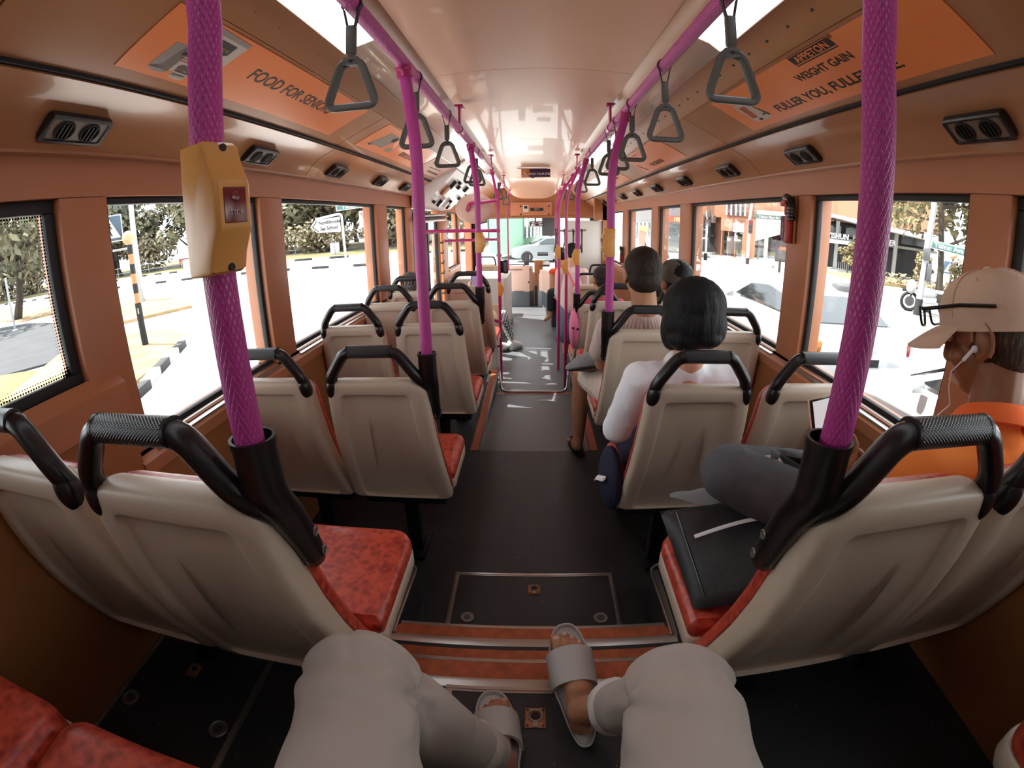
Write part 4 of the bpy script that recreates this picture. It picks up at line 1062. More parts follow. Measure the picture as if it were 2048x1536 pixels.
# ================================================================ people
mat('skin_tan', (178, 128, 96), 0.5, spec=0.35, bump=0.08, bscale=250, var=0.12, vscale=25)
mat('skin_dark', (140, 90, 58), 0.45, spec=0.4, bump=0.08, bscale=250, var=0.15, vscale=25)
mat('skin_pale', (214, 168, 138), 0.5, spec=0.35, bump=0.05, bscale=250)
mat('lips', (140, 78, 66), 0.5)
mat('nail', (206, 160, 140), 0.3)
def hairmat(name, rgb, rgb2=None):
    m = mat(name, rgb, 0.62, spec=0.25)
    N = m.node_tree.nodes; L = m.node_tree.links; b = N['Principled BSDF']
    tc = N.new('ShaderNodeTexCoord'); mp = N.new('ShaderNodeMapping'); mp.inputs['Scale'].default_value = (170, 170, 26)
    n = N.new('ShaderNodeTexNoise'); n.inputs['Scale'].default_value = 1; n.inputs['Detail'].default_value = 4
    L.new(tc.outputs['Object'], mp.inputs['Vector']); L.new(mp.outputs[0], n.inputs['Vector'])
    mx = N.new('ShaderNodeMix'); mx.data_type = 'RGBA'; mx.inputs['A'].default_value = tuple(x * ALB[0] for x in s2l(rgb)) + (1,); mx.inputs['B'].default_value = tuple(x * ALB[0] for x in s2l(rgb2 or tuple(min(255, c * 1.7 + 8) for c in rgb))) + (1,)
    mr = N.new('ShaderNodeMapRange'); mr.inputs[1].default_value = .5; mr.inputs[2].default_value = .72
    L.new(n.outputs['Fac'], mr.inputs[0]); L.new(mr.outputs[0], mx.inputs['Factor']); L.new(mx.outputs['Result'], b.inputs['Base Color'])
    bp = N.new('ShaderNodeBump'); bp.inputs['Strength'].default_value = .8; bp.inputs['Distance'].default_value = .004
    L.new(n.outputs['Fac'], bp.inputs['Height']); L.new(bp.outputs[0], b.inputs['Normal'])
hairmat('hair_black', (15, 15, 18)); hairmat('hair_brown', (34, 25, 20)); hairmat('hair_grey', (70, 68, 66), (190, 188, 184)); hairmat('hair_stubble', (52, 38, 28))
def cloth(name, rgb, rough=.85, bs=900, var=.06): return mat(name, rgb, rough, bump=.12, bscale=bs, var=var, vscale=6, spec=.2)
cloth('pants_grey', (178, 168, 158)); cloth('cuff_white', (206, 204, 200)); cloth('shirt_orange', (246, 140, 66)); cloth('collar_orange', (244, 112, 56))
cloth('cap_beige', (206, 176, 152)); cloth('jeans_grey', (92, 93, 96), var=.25); cloth('shirt_white', (244, 245, 248)); cloth('navy', (44, 46, 66)); cloth('blouse', (206, 186, 174), var=.2); cloth('shorts_cream', (222, 206, 190))
cloth('shirt_pink', (214, 92, 112)); cloth('shirt_purple', (170, 120, 170), var=.3); cloth('camo', (120, 122, 112), var=.6); cloth('blouse_pink', (226, 200, 192)); cloth('denim', (120, 138, 156), var=.2); cloth('driver_red', (226, 84, 54)); cloth('dark_cloth', (46, 48, 54))
mat('slide_grey', (186, 184, 180), 0.55, bump=.05, bscale=600, spec=.3)
mat('bag_black', (26, 26, 28), 0.5, bump=.35, bscale=60, spec=.4)
mat('bag_grey', (120, 120, 120), 0.6, bump=.3, bscale=40)
mat('reflective', (226, 226, 224), 0.4)
mat('bag_pink', (232, 124, 164), 0.6)
mat('phone_screen', (225, 228, 230), 0.1, emit=(225, 230, 235), estr=.16)
mat('phone_case', (232, 190, 156), 0.35)
def rotm(yaw, pitch=0, roll=0): return (Matrix.Rotation(yaw, 3, 'Z') @ Matrix.Rotation(pitch, 3, 'X') @ Matrix.Rotation(roll, 3, 'Y'))
class Head:
    """local frame: +y is the face, +z the crown"""
    def __init__(s, c, yaw=0, pitch=0, roll=0, k=1.0):
        s.c = Vector(c); s.m = rotm(yaw, pitch, roll); s.k = k
    def p(s, x, y, z): return s.c + s.m @ Vector((x, y, z)) * s.k
    def e(s, x, y, z, rx, ry, rz, rot=None):
        return ('e', s.p(x, y, z), (rx * s.k, ry * s.k, rz * s.k), s.m if rot is None else s.m @ rot)
    def cc(s, a, ra, b, rb): return ('c', s.p(*a), ra * s.k, s.p(*b), rb * s.k)
    def prims(s, neck=None, ears=True):
        P = [s.e(0, -.012, .022, .075, .092, .085), s.e(0, .028, -.038, .056, .058, .066), s.e(0, .040, -.085, .034, .036, .026),
             s.cc((0, .078, .018), .013, (0, .094, -.028), .015), s.e(.012, .084, -.034, .011, .012, .009), s.e(-.012, .084, -.034, .011, .012, .009),
             s.e(.032, .070, .022, .024, .014, .012), s.e(-.032, .070, .022, .024, .014, .012), s.e(.038, .052, -.03, .026, .026, .024), s.e(-.038, .052, -.03, .026, .026, .024),
             s.e(0, .078, -.058, .022, .010, .008), s.e(0, .074, -.070, .019, .011, .008)]
        if ears:
            for sx in (-1, 1):
                P += [s.e(sx * .078, -.012, -.008, .009, .020, .031, Matrix.Rotation(R(-12), 3, 'X')), s.e(sx * .073, .0, -.032, .010, .012, .014)]
        if neck is not None:
            P.append(('c', s.p(0, -.022, -.05), .055 * s.k, Vector(neck), .058 * s.k))
        return P
    def eyes(s, par):
        for sx in (-1, 1):
            q = MB(); q.ell(s.p(sx * .032, .076, .008), .0105 * s.k); o = q.build('eye', 'white_plastic', par, True)
            q = MB(); q.ell(s.p(sx * .032, .0845, .007), .0045 * s.k); q.build('iris', 'black_matt', o, True)
            q = MB(); q.tube([s.p(sx * .018, .086, .026), s.p(sx * .034, .088, .031), s.p(sx * .050, .076, .027)], .0038 * s.k, 8); q.build('eyebrow', 'hair_black', par, True)
        q = MB(); q.ell(s.p(0, .082, -.060), (.021 * s.k, .007 * s.k, .007 * s.k), s.m); q.build('lips', 'lips', par, True)
def limb(*pts):
    """chain of tapered capsules: (point, radius), ..."""
    return [('c', a[0], a[1], b[0], b[1]) for a, b in zip(pts, pts[1:])]
def hand(w, d, n, curl=35, side=1, k=1.0, thumb_in=25):
    """wrist point, pointing direction, palm normal (towards the palm side), finger curl in degrees"""
    w, d, n = Vector(w), Vector(d).normalized(), Vector(n).normalized(); n = (n - d * n.dot(d)).normalized(); x = d.cross(n) * side
    f = lambda a, b, c: w + (x * a + d * b + n * c) * k
    P = [('c', f(.018, .02, 0), .017 * k, f(.030, .080, 0), .014 * k), ('c', f(-.018, .02, 0), .017 * k, f(-.026, .078, 0), .013 * k), ('c', f(0, .0, 0), .022 * k, f(.002, .075, 0), .016 * k)]
    for i, (a, L) in enumerate(((.030, .070), (.010, .080), (-.010, .074), (-.028, .058))):
        c1 = R(curl * (.8 + .08 * i)); c2 = c1 + R(curl * 1.0); c3 = c2 + R(curl * .7)
        p = f(a, .085 - .004 * abs(i - 1), 0); r = .0092 * k
        for ang, fr in ((c1, .45), (c2, .32), (c3, .23)):
            q = p + (d * math.cos(ang) + n * math.sin(ang)) * L * fr * k
            P.append(('c', p, r, q, r * .93)); p = q; r *= .93
    t0 = f(.022, .012, .006); t1 = t0 + (x * .8 + d * .55 + n * .35).normalized() * .040 * k; t2 = t1 + (x * math.cos(R(thumb_in + 40)) + d * .8 + n * .35).normalized() * .036 * k; t3 = t2 + (d + n * .2 - x * .2).normalized() * .026 * k
    P += [('c', t0, .016 * k, t1, .0125 * k), ('c', t1, .0115 * k, t2, .0105 * k), ('c', t2, .0105 * k, t3, .0092 * k)]
    return P
from mathutils import noise
def wrinkle(scale, amp, dirv=(1, 1, 1)):
    dv = Vector(dirv)
    def f(co):
        q = Vector((co.x * dv.x, co.y * dv.y, co.z * dv.z)) * scale
        h = abs(noise.noise(q)) * 2 - .5 + .4 * noise.noise(q * 2.3)
        return co + Vector((noise.noise(q + Vector((9, 0, 0))), noise.noise(q + Vector((0, 7, 0))), h)).normalized() * (h * amp)
    return f
def person(label, base): return thing('person', label, 'person', base)
# ---------------------------------------------------------------- the person whose lap the view is from
ph = person('seated person seen from their own eyes, grey trousers and grey slippers stretched towards the step', (0, .15, F0))
def footframe(heel, toe, roll=0.0):
    h, t = Vector(heel), Vector(toe); y = (t - h).normalized(); x = y.cross(Vector((0, 0, 1))).normalized(); z = x.cross(y)
    m = Matrix((x, y, z)).transposed() @ Matrix.Rotation(roll, 3, 'Y'); m = m.to_4x4(); m.translation = h; return m
def foot_prims(m, side):
    """side +1: right foot (big toe on the inner, -x side). local: heel at y=.01, toes at .255, sole at z=.026"""
    T = lambda x, y, z: m @ Vector((x * side, y, z))
    P = [('c', T(0, .035, .058), .033, T(.002, .10, .064), .032), ('c', T(.002, .10, .066), .032, T(-.012, .175, .050), .024), ('c', T(.012, .09, .052), .026, T(.024, .175, .042), .020),
         ('c', T(-.012, .165, .047), .024, T(-.020, .195, .040), .017), ('c', T(.012, .165, .043), .021, T(.018, .190, .038), .015), ('e', T(0, .03, .05), (.032, .034, .028), m.to_3x3())]
    for x, y0, y1, r, z in ((-.030, .195, .244, .0145, .042), (-.007, .198, .250, .0105, .040), (.010, .194, .240, .0098, .038), (.025, .186, .226, .0092, .037), (.038, .176, .208, .0086, .036)):
        P.append(('c', T(x, y0, z), r, T(x, (y0 + y1) / 2, z + .006), r * .95)); P.append(('c', T(x, (y0 + y1) / 2, z + .006), r * .95, T(x, y1, z - .004), r * .96))
    return P
def slide(m, side, par, lab=None):
    ol = []
    for k_ in range(40):                                         # sole outline
        a = 2 * math.pi * k_ / 40; y = .125 - .155 * math.cos(a); w_ = .040 + .016 * (y / .28) if y > .02 else .040
        w_ *= 1; x = w_ * math.sin(a) ** 1 * 1.0
        x = math.copysign(abs(math.sin(a)) ** .75, math.sin(a)) * (.038 + .016 * max(0, min(1, y / .2)))
        ol.append((x * side - .004 * side * (y > .1), y))
    T = lambda x, y, z: m @ Vector((x, y, z))
    rs = []
    for sc, z in ((.90, 0), (.97, .003), (1.0, .010), (1.02, .024), (1.03, .034), (1.01, .038), (.94, .037), (.90, .029), (.86, .026)):
        rs.append([T(x * sc, .125 + (y - .125) * (1 - (1 - sc) * .35), z + (.006 if y > .24 and z > .02 else 0)) for x, y in ol])
    q = MB(); q.rings(rs); so = q.build('slipper_sole', 'slide_grey', par, True, ang=50)
    q = MB()                                                    # broad strap arched over the instep
    def sp(u, v, off):
        th = math.pi * (u * 1.0); yb = .112 + .088 * v + .026 * math.sin(math.pi * u) * (v - .4) + .022 * (1 - v) * math.sin(math.pi * u)
        wx = .050 + .003 * v; hz = .066 - .022 * v
        return T(-(wx + off) * math.cos(th) - .003 * side, yb, .022 + (hz + off) * math.sin(th) ** .8)
    nu, nv = 28, 10
    outer = [[sp(u / nu, v / nv, .005) for v in range(nv + 1)] for u in range(nu + 1)]
    inner = [[sp(u / nu, v / nv, -.003) for v in range(nv + 1)] for u in range(nu + 1)]
    rr = []
    for u in range(nu + 1): rr.append(outer[u] + inner[u][::-1])
    q.rings(rr); q.build('slipper_strap', 'slide_grey', par, True, ang=50)
mL = footframe((-.052, .440, F0 + .002), (-.100, .70, F0 + .002)); mR = footframe((.122, .612, F0 + .004), (.082, .872, F0 + .125), R(-6))
kL, kR = Vector((-.250, .400, -.607)), Vector((.222, .405, -.632))
aL, aR = mL @ Vector((0, .045, .115)), mR @ Vector((.045, .045, .115))
body = foot_prims(mL, -1) + foot_prims(mR, 1)
body += [('c', mL @ Vector((0, .05, .07)), .036, aL, .035), ('c', mR @ Vector((0, .05, .07)), .036, aR, .036)]
body += limb((aL, .035), (kL + Vector((.02, .02, -.05)), .055), (Vector((-.12, -.12, -.60)), .07)) + limb((aR, .036), (kR + Vector((0, .02, -.05)), .055), (Vector((.12, -.12, -.60)), .07)) + [('c', (-.1, -.13, -.58), .1, (.1, -.13, -.58), .1)]
body += [('c', (0, -.16, -.52), .12, (0, -.20, -.25), .12), ('c', (0, -.20, -.25), .12, (-.1, -.22, -.15), .1), ('c', (0, -.20, -.25), .12, (.1, -.22, -.15), .1)]
blob('body', body, 'skin_tan', ph, .0045, 3)
for m_, sd in ((mL, -1), (mR, 1)):
    slide(m_, sd, ph)
    for x, y, z, w_ in ((-.030, .243, .052, .0095), (-.007, .251, .048, .0065), (.010, .241, .045, .006), (.025, .227, .043, .0055)):
        q = MB(); q.ell(m_ @ Vector((x * sd, y, z - .001)), (w_, .007, .0028), m_.to_3x3() @ Matrix.Rotation(R(-28), 3, 'X')); q.build('toenail', 'nail', ph, True)
def fold(co):
    h = 0
    for c, s_, kx, amp in ((kL, 1, 60, .007), (kR, -1, 60, .007)):
        d = co - c; r = d.length
        if r < .42:
            ang = math.atan2(d.z, d.y + .0001)
            h += amp * math.exp(-((r - .17) / .11) ** 2) * math.sin(7 * ang + 30 * d.x * s_ + 3 * noise.noise(co * 7)) 
    h += .007 * noise.noise(Vector((co.x * 9, co.y * 4, co.z * 7))) - .006 * max(0, 1 - abs(noise.noise(Vector((co.x * 6 + 3, co.y * 3.2, co.z * 5)))) * 9)
    n_ = (co - Vector((kL if co.x < 0 else kR))).normalized()
    return co + n_ * h
def leg(k_, a, hip, ra):
    d = (a - k_)
    return limb((hip, .112), (hip * .45 + k_ * .55 + Vector((0, 0, .012)), .100), (k_ + Vector((0, .005, .005)), .084), (k_ + d * .10 + Vector((0, .018, 0)), .078), (k_ + d * .45, .066), (k_ + d * .74, ra))
P_ = leg(kL, aL, Vector((-.13, -.14, -.585)), .056) + leg(kR, aR, Vector((.13, -.14, -.585)), .056) + [('c', (-.1, -.15, -.58), .12, (.1, -.15, -.58), .12)]
blob('trousers', P_, 'pants_grey', ph, .0075, 8, disp=fold)
for k_, a in ((kL, aL), (kR, aR)):
    d = (a - k_).normalized(); u = d.orthogonal().normalized(); v = d.cross(u); c0 = k_ + (a - k_) * .72; c1 = k_ + (a - k_) * .86
    q = MB(); q.rings([[c + (u * math.cos(t_ * .2618) + v * math.sin(t_ * .2618)) * (r + .003 * math.sin(3 * t_ * .2618 + i)) for t_ in range(24)] for i, (c, r) in enumerate(((c0, .050), (c0 + (c1 - c0) * .3, .061), (c0 + (c1 - c0) * .5, .060), (c1, .054), (c1, .047), (c0 + (c1 - c0) * .4, .044)))]); q.build('trouser_cuff', 'cuff_white' if k_ is kR else 'pants_grey', ph, True, ang=60)
blob('shirt', [('c', (0, -.16, -.50), .14, (0, -.20, -.25), .14), ('c', (-.12, -.22, -.16), .09, (.12, -.22, -.16), .09)], 'dark_cloth', ph, .015, 6)
# ---------------------------------------------------------------- man in the cap
h = Head((.972, .735, -.152), yaw=R(20), pitch=R(-19), k=1.12)
pm = person('seated man in an orange polo and beige cap, looking at his phone', (.92, .7, F1))
nk = Vector((.962, .665, -.335))
W = Vector((.745, .905, -.555))
shL, shR = Vector((.79, .70, -.415)), Vector((1.075, .62, -.40))
eL, eR = Vector((.79, .74, -.735)), Vector((1.07, .80, -.70))
b = h.prims(nk)
b += [('c', nk, .06, (.93, .71, -.60), .11), ('c', (.93, .72, -.55), .11, (.93, .80, -.74), .11)]
b += limb((shL, .05), (eL, .040), (W, .027)) + limb((shR, .05), (eR, .04), (Vector((.90, .93, -.60)), .027))
b += hand(W, (-.10, .25, .55), (.5, .75, -.2), 22, -1, .95) + hand((.90, .93, -.60), (-.5, .4, .2), (0, 0, 1), 40, 1, .95)
b += limb((Vector((.86, .79, -.72)), .07), (Vector((.455, .93, -.545)), .05), (Vector((.84, 1.10, -.64)), .04)) + limb((Vector((1.0, .80, -.74)), .07), (Vector((.93, 1.12, -.74)), .05), (Vector((.92, 1.16, -1.16)), .04), (Vector((.91, 1.26, -1.20)), .035))
blob('body', b, 'skin_dark', pm, .0055, 3)
h.eyes(pm)
# ear detail, stubble hair below the cap
blob('hair', [h.e(0, -.020, .010, .0765, .086, .080), h.e(0, -.040, -.035, .062, .058, .045)], 'hair_stubble', pm, .006, 3, disp=lambda co: co)
q = MB()
for sx in (-1, 1):
    if sx > 0: q.build('ear_rim', 'skin_dark', pm, True); q = MB()
    q.tube([h.p(sx * (.084 + .003 * math.sin(a_ * .35)), -.012 - .021 * math.cos(R(a_ * 24 - 60)), -.004 + .034 * math.sin(R(a_ * 24 - 60))) for a_ in range(11)], .0048, 8)
q.build('ear_rim', 'skin_dark', pm, True)
# cap: crown, band, brim, button
def cap(h, par, m_, k=1.0):
    q = MB(); rs = []
    for i in range(13):
        a = R(2 + 88 * i / 12); rs.append([h.p(.088 * k * math.cos(a) ** .75 * math.cos(t_ * .19635), -.010 + .108 * k * math.cos(a) ** .75 * math.sin(t_ * .19635), .032 + .090 * k * math.sin(a) + .010 * math.sin(t_ * .19635) * math.cos(a)) for t_ in range(32)])
    low = [[h.p(.0885 * k * math.cos(t_ * .19635), -.010 + .1085 * k * math.sin(t_ * .19635), zz + .010 * math.sin(t_ * .19635)) for t_ in range(32)] for zz in (.012, .022)]
    q.rings(low + rs, False, True); c = q.build('cap', m_, par, True, ang=80)
    q = MB()
    def br(u, v, dz):
        a = R(22 + 136 * u); x0, y0 = .088 * k * math.cos(a), -.010 + .108 * k * math.sin(a)
        return h.p(x0 * (1 + .05 * v), y0 + .080 * k * v * math.sin(a) ** .65, .020 + .010 * math.sin(a) - .030 * v ** 1.3 * math.sin(a) - .026 * (abs(math.cos(a)) ** 2) * v + dz)
    top = [[br(u / 20, v / 8, .002) for v in range(9)] for u in range(21)]; bot = [[br(u / 20, v / 8, -.002) for v in range(9)] for u in range(21)]
    q.rings([t_ + b_[::-1] for t_, b_ in zip(top, bot)]); q.build('brim', m_, c, True, ang=60)
    q = MB(); q.ell(h.p(0, -.010, .122 * k), (.009, .009, .005), h.m); q.build('cap_button', m_, c, True)
    q = MB()
    for j in range(6):
        az = R(60 * j + 30); q.tube([h.p(.0885 * k * math.cos(R(e_)) ** .75 * math.cos(az), -.010 + .1085 * k * math.cos(R(e_)) ** .75 * math.sin(az), .033 + .0905 * k * math.sin(R(e_)) + .01 * math.sin(az) * math.cos(R(e_))) for e_ in range(2, 89, 8)], .0012, 6)
        az = R(60 * j); q.tube([h.p((.0888 * k * math.cos(R(50)) ** .75) * math.cos(az) + .004 * math.cos(tt), -.010 + .109 * k * math.cos(R(50)) ** .75 * math.sin(az) + .004 * math.sin(tt) * .3, .032 + .0905 * k * math.sin(R(50)) + .004 * math.sin(tt)) for tt in [x_ * .7854 for x_ in range(8)]], .001, 5, True)
    q.build('seams', m_, c, True)
    return c
cp_ = cap(h, pm, 'cap_beige', 1.04)
t = thing('eyeglasses', 'black-framed glasses pushed up over the peak of the beige cap', 'glasses', h.p(0, .1, .06))
for sx in (-1, 1):
    q = MB(); q.tube([h.p(sx * .072, .112, .066), h.p(sx * .100, .02, .062), h.p(sx * .098, -.05, .052)], .0032, 8, flat=1.6); q.build('temple', 'black_plastic', t, True)
    ring = fillet([h.p(sx * .012, .136, .070), h.p(sx * .068, .120, .072), h.p(sx * .064, .122, .036), h.p(sx * .018, .136, .034)], .012, 4, True)
    q = MB(); q.tube(ring, .003, 8, True); q.build('rim', 'black_plastic', t, True)
    q = MB(); q.face(ring); q.build('lens', 'glass', t, True)
q = MB(); q.tube([h.p(-.014, .137, .062), h.p(0, .140, .064), h.p(.014, .137, .062)], .0028, 8); q.build('bridge', 'black_plastic', t, True)
t = thing('earphone', 'white earphone in the ear of the man in the cap with its wire hanging', 'earphone', h.p(-.085, .01, -.02))
q = MB(); q.ell(h.p(-.088, .004, -.018), (.008, .008, .008)); q.tube([h.p(-.092, .006, -.018), h.p(-.096, .026, -.036)], .004, 8); q.build('earbud', 'white_plastic', t, True)
q = MB(); q.tube([h.p(-.096, .024, -.034), h.p(-.088, .055, -.055), h.p(-.075, .068, -.085), h.p(-.07, .070, -.12), Vector((.84, .80, -.42)), Vector((.80, .84, -.50))], .0018, 8); q.build('wire', 'white_plastic', t, True)
# polo shirt and collar
sp_ = [('c', (.93, .68, -.42), .115, (.93, .79, -.70), .125), ('c', (.80, .68, -.415), .078, (1.06, .625, -.405), .078), ('c', nk + Vector((0, 0, -.01)), .075, (.93, .68, -.46), .12)]
sp_ += limb((shL, .078), (shL + (eL - shL) * .75, .066)) + limb((shR, .074), (shR + (eR - shR) * .75, .064))
sh = blob('polo_shirt', sp_, 'shirt_orange', pm, .0075, 6, disp=wrinkle(9, .006))
q = MB(); d = (h.p(0, -.02, -.06) - nk).normalized(); u = Vector((1, 0, 0)); u = (u - d * u.dot(d)).normalized(); v = d.cross(u)
rs = []
for r, up in ((.078, .034), (.088, .022), (.100, -.004), (.097, -.007), (.083, .016), (.074, .032)):
    rs.append([nk + d * (up + .012 - .016 * math.sin(a_ * .19635)) + (u * math.cos(a_ * .19635) + v * math.sin(a_ * .19635)) * r for a_ in range(32)])
q.rings(rs, False, False); q.build('collar', 'collar_orange', sh, True, ang=60)
tr = limb((Vector((.87, .80, -.71)), .095), (Vector((.66, .87, -.625)), .085), (Vector((.458, .93, -.545)), .070), (Vector((.50, .98, -.565)), .064), (Vector((.80, 1.10, -.64)), .050)) + limb((Vector((1.0, .81, -.735)), .095), (Vector((.93, 1.12, -.745)), .072), (Vector((.92, 1.16, -1.10)), .055)) + [('c', (.86, .80, -.73), .10, (1.0, .80, -.73), .10)]
blob('jeans', tr, 'jeans_grey', pm, .0075, 5, disp=wrinkle(14, .005))
blob('shoe', [('c', (.92, 1.15, -1.185), .042, (.91, 1.30, -1.20), .036)], 'black_matt', pm, .008, 3)
t = thing('phone', 'phone in an open pinkish wallet case held by the man in orange', 'phone', (.712, .955, -.445), Matrix((Vector((.97, .20, .10)), Vector((-.16, .30, .94)), Vector((.17, -.93, .33)))).transposed().to_euler())
q = MB(); q.box((0, 0, 0), (.072, .145, .009), .004); q.build('body', 'black_plastic', t)
q = MB(); q.box((0, 0, .005), (.066, .136, .001)); q.build('screen', 'phone_screen', t)
q = MB(); q.box((0, 0, -.006), (.078, .150, .004), .002); q.box((-.048, 0, .006), (.030, .150, .003), .001, (0, R(50), 0)); q.build('wallet_case', 'phone_case', t)
# black bag on the red cushion
t = thing('shoulder_bag', 'black soft bag with a white reflective strip lying on the red seat cushion', 'bag', (.5, .82, -.75))
A, B, C_, D = Vector((.352, .735, -.775)), Vector((.325, 1.02, -.70)), Vector((.72, .93, -.595)), Vector((.64, .64, -.665))
nrm = (B - A).cross(D - A).normalized(); nrm = nrm if nrm.z > 0 else -nrm
q = MB()
def bg(u, v, s_):
    p = (A * (1 - u) + D * u) * (1 - v) + (B * (1 - u) + C_ * u) * v
    f = (max(0, math.sin(math.pi * u)) * max(0, math.sin(math.pi * v))) ** .45
    return p + nrm * (s_ * .045 * f - .008 + .006 * noise.noise(p * 14) * f)
q.grid(lambda u, v: bg(u, v, 1), 24, 20); q.grid(lambda u, v: bg(u, v, -.9), 24, 20)
bmesh.ops.remove_doubles(q.b, verts=q.b.verts[:], dist=.0008); bb = q.build('body', 'bag_black', t, True, ang=70)
q = MB(); q.tube([bg(.16 + .5 * k_ / 12, .60 + .07 * math.sin(math.pi * k_ / 24), 1) + nrm * .002 for k_ in range(13)], .0055, 8, flat=.35, up=nrm); q.build('reflective_strip', 'reflective', t, True)
q = MB(); q.tube([bg(.10, v_ / 14, 1) + nrm * .001 for v_ in range(1, 14)], .0022, 6); q.build('seam', 'black_plastic', t, True)
q = MB()
q.grid(lambda u, v: B.lerp(C_, .10 + .86 * u) + Vector((0, .02, .0)) + nrm * (.006 + .022 * math.sin(math.pi * u) ** .7 * math.sin(math.pi * (v * .8 + .1))) + (A - B).normalized() * (-.03 + .085 * v * math.sin(math.pi * (u * .9 + .05))) + Vector((0, 0, .005 * noise.noise(Vector((u * 9, v * 5, 0))))), 26, 10)
fl = q.build('flap', 'bag_grey', t, True, ang=80, fix=False)
q = MB(); q.tube([Vector((.70, .90, -.57)), Vector((.62, .99, -.545)), Vector((.565, .93, -.505)), Vector((.53, .86, -.535)), Vector((.50, .87, -.60))], .015, 8, flat=.25); q.build('strap', 'black_matt', t, True)
t = thing('waist_pouch', 'small black pouch resting on the lap of the man in orange', 'bag', (.70, 1.0, -.60)); q = MB(); q.box((0, 0, 0), (.20, .05, .12), .018, (0, 0, R(-25))); q.build('body', 'bag_black', t); q = MB(); q.box((-.01, -.027, .035), (.15, .004, .008), 0, (0, 0, R(-25))); q.build('zip', 'steel_dark', t)
# ---------------------------------------------------------------- woman in white with the black bob
h = Head((.548, 1.565, -.300), yaw=R(-14), pitch=R(-10))
pw = person('seated person with a black bob in a white shirt, seen from behind', (.53, 1.6, F2))
nk = Vector((.535, 1.55, -.455))
sL, sR = Vector((.375, 1.575, -.535)), Vector((.70, 1.575, -.53))
eL, eR = Vector((.315, 1.64, -.75)), Vector((.77, 1.66, -.74))
b = h.prims(nk) + [('c', nk, .05, (.535, 1.58, -.75), .10), ('c', (.535, 1.58, -.7), .11, (.535, 1.62, -.90), .12)] + limb((sL, .04), (eL, .035), (Vector((.40, 1.86, -.80)), .026)) + limb((sR, .04), (eR, .035), (Vector((.66, 1.86, -.80)), .026))
b += hand((.40, 1.86, -.80), (.4, .8, 0), (0, 0, -1), 25, 1, .9) + hand((.66, 1.86, -.80), (-.4, .8, 0), (0, 0, -1), 25, -1, .9)
b += limb((Vector((.46, 1.62, -.90)), .075), (Vector((.43, 2.03, -.91)), .055), (Vector((.43, 2.02, -1.33)), .036), (Vector((.43, 2.12, -1.37)), .03)) + limb((Vector((.61, 1.62, -.90)), .075), (Vector((.63, 2.03, -.91)), .055), (Vector((.63, 2.02, -1.33)), .036), (Vector((.63, 2.12, -1.37)), .03))
blob('body', b, 'skin_pale', pw, .008, 3); h.eyes(pw)
blob('hair', [h.e(0, -.018, .035, .112, .118, .100), h.e(0, -.045, -.025, .112, .088, .085), h.e(-.072, -.01, -.045, .042, .058, .080), h.e(.078, -.045, -.03, .034, .048, .065), h.e(-.03, -.066, -.080, .062, .052, .042), h.e(.035, -.066, -.072, .060, .052, .036)], 'hair_black', pw, .006, 4, disp=wrinkle(22, .004, (1, 1, .3)))
sp_ = [('c', (.535, 1.58, -.50), .085, (.535, 1.635, -.75), .13), ('c', sL, .066, sR, .066), ('c', (.535, 1.635, -.75), .13, (.535, 1.68, -.92), .14)] + limb((sL, .068), (eL, .058), (Vector((.335, 1.70, -.79)), .052)) + limb((sR, .068), (eR, .058), (Vector((.75, 1.72, -.78)), .052))
sh = blob('white_shirt', sp_, 'shirt_white', pw, .008, 6, disp=wrinkle(10, .007))
blob('trousers', limb((Vector((.46, 1.62, -.93)), .10), (Vector((.43, 2.03, -.92)), .075), (Vector((.43, 2.03, -1.28)), .055)) + limb((Vector((.61, 1.62, -.93)), .10), (Vector((.63, 2.03, -.92)), .075), (Vector((.63, 2.03, -1.28)), .055)) + [('c', (.46, 1.6, -.92), .11, (.61, 1.6, -.92), .11)], 'navy', pw, .009, 5)
q = MB(); q.tube([h.p(.078, -.02, .0), h.p(.080, .06, .002), h.p(.066, .088, .0)], .0022, 6); q.tube([h.p(.066, .092, .012), h.p(.018, .108, .012), h.p(.020, .106, -.02), h.p(.062, .092, -.02)], .0022, 6, True); q.build('spectacles', 'black_plastic', pw, True)
t = thing('side_bag', 'navy and white striped bag squeezed beside the person in white', 'bag', (.30, 1.62, -.95)); q = MB(); q.ell((0, 0, 0), (.045, .14, .12)); q.build('body', 'navy', t); q = MB(); q.tube([(-.042, -.10, .05), (-.052, 0, .0), (-.042, .09, -.06)], .012, 8, flat=.4); q.build('stripe', 'shirt_white', t)
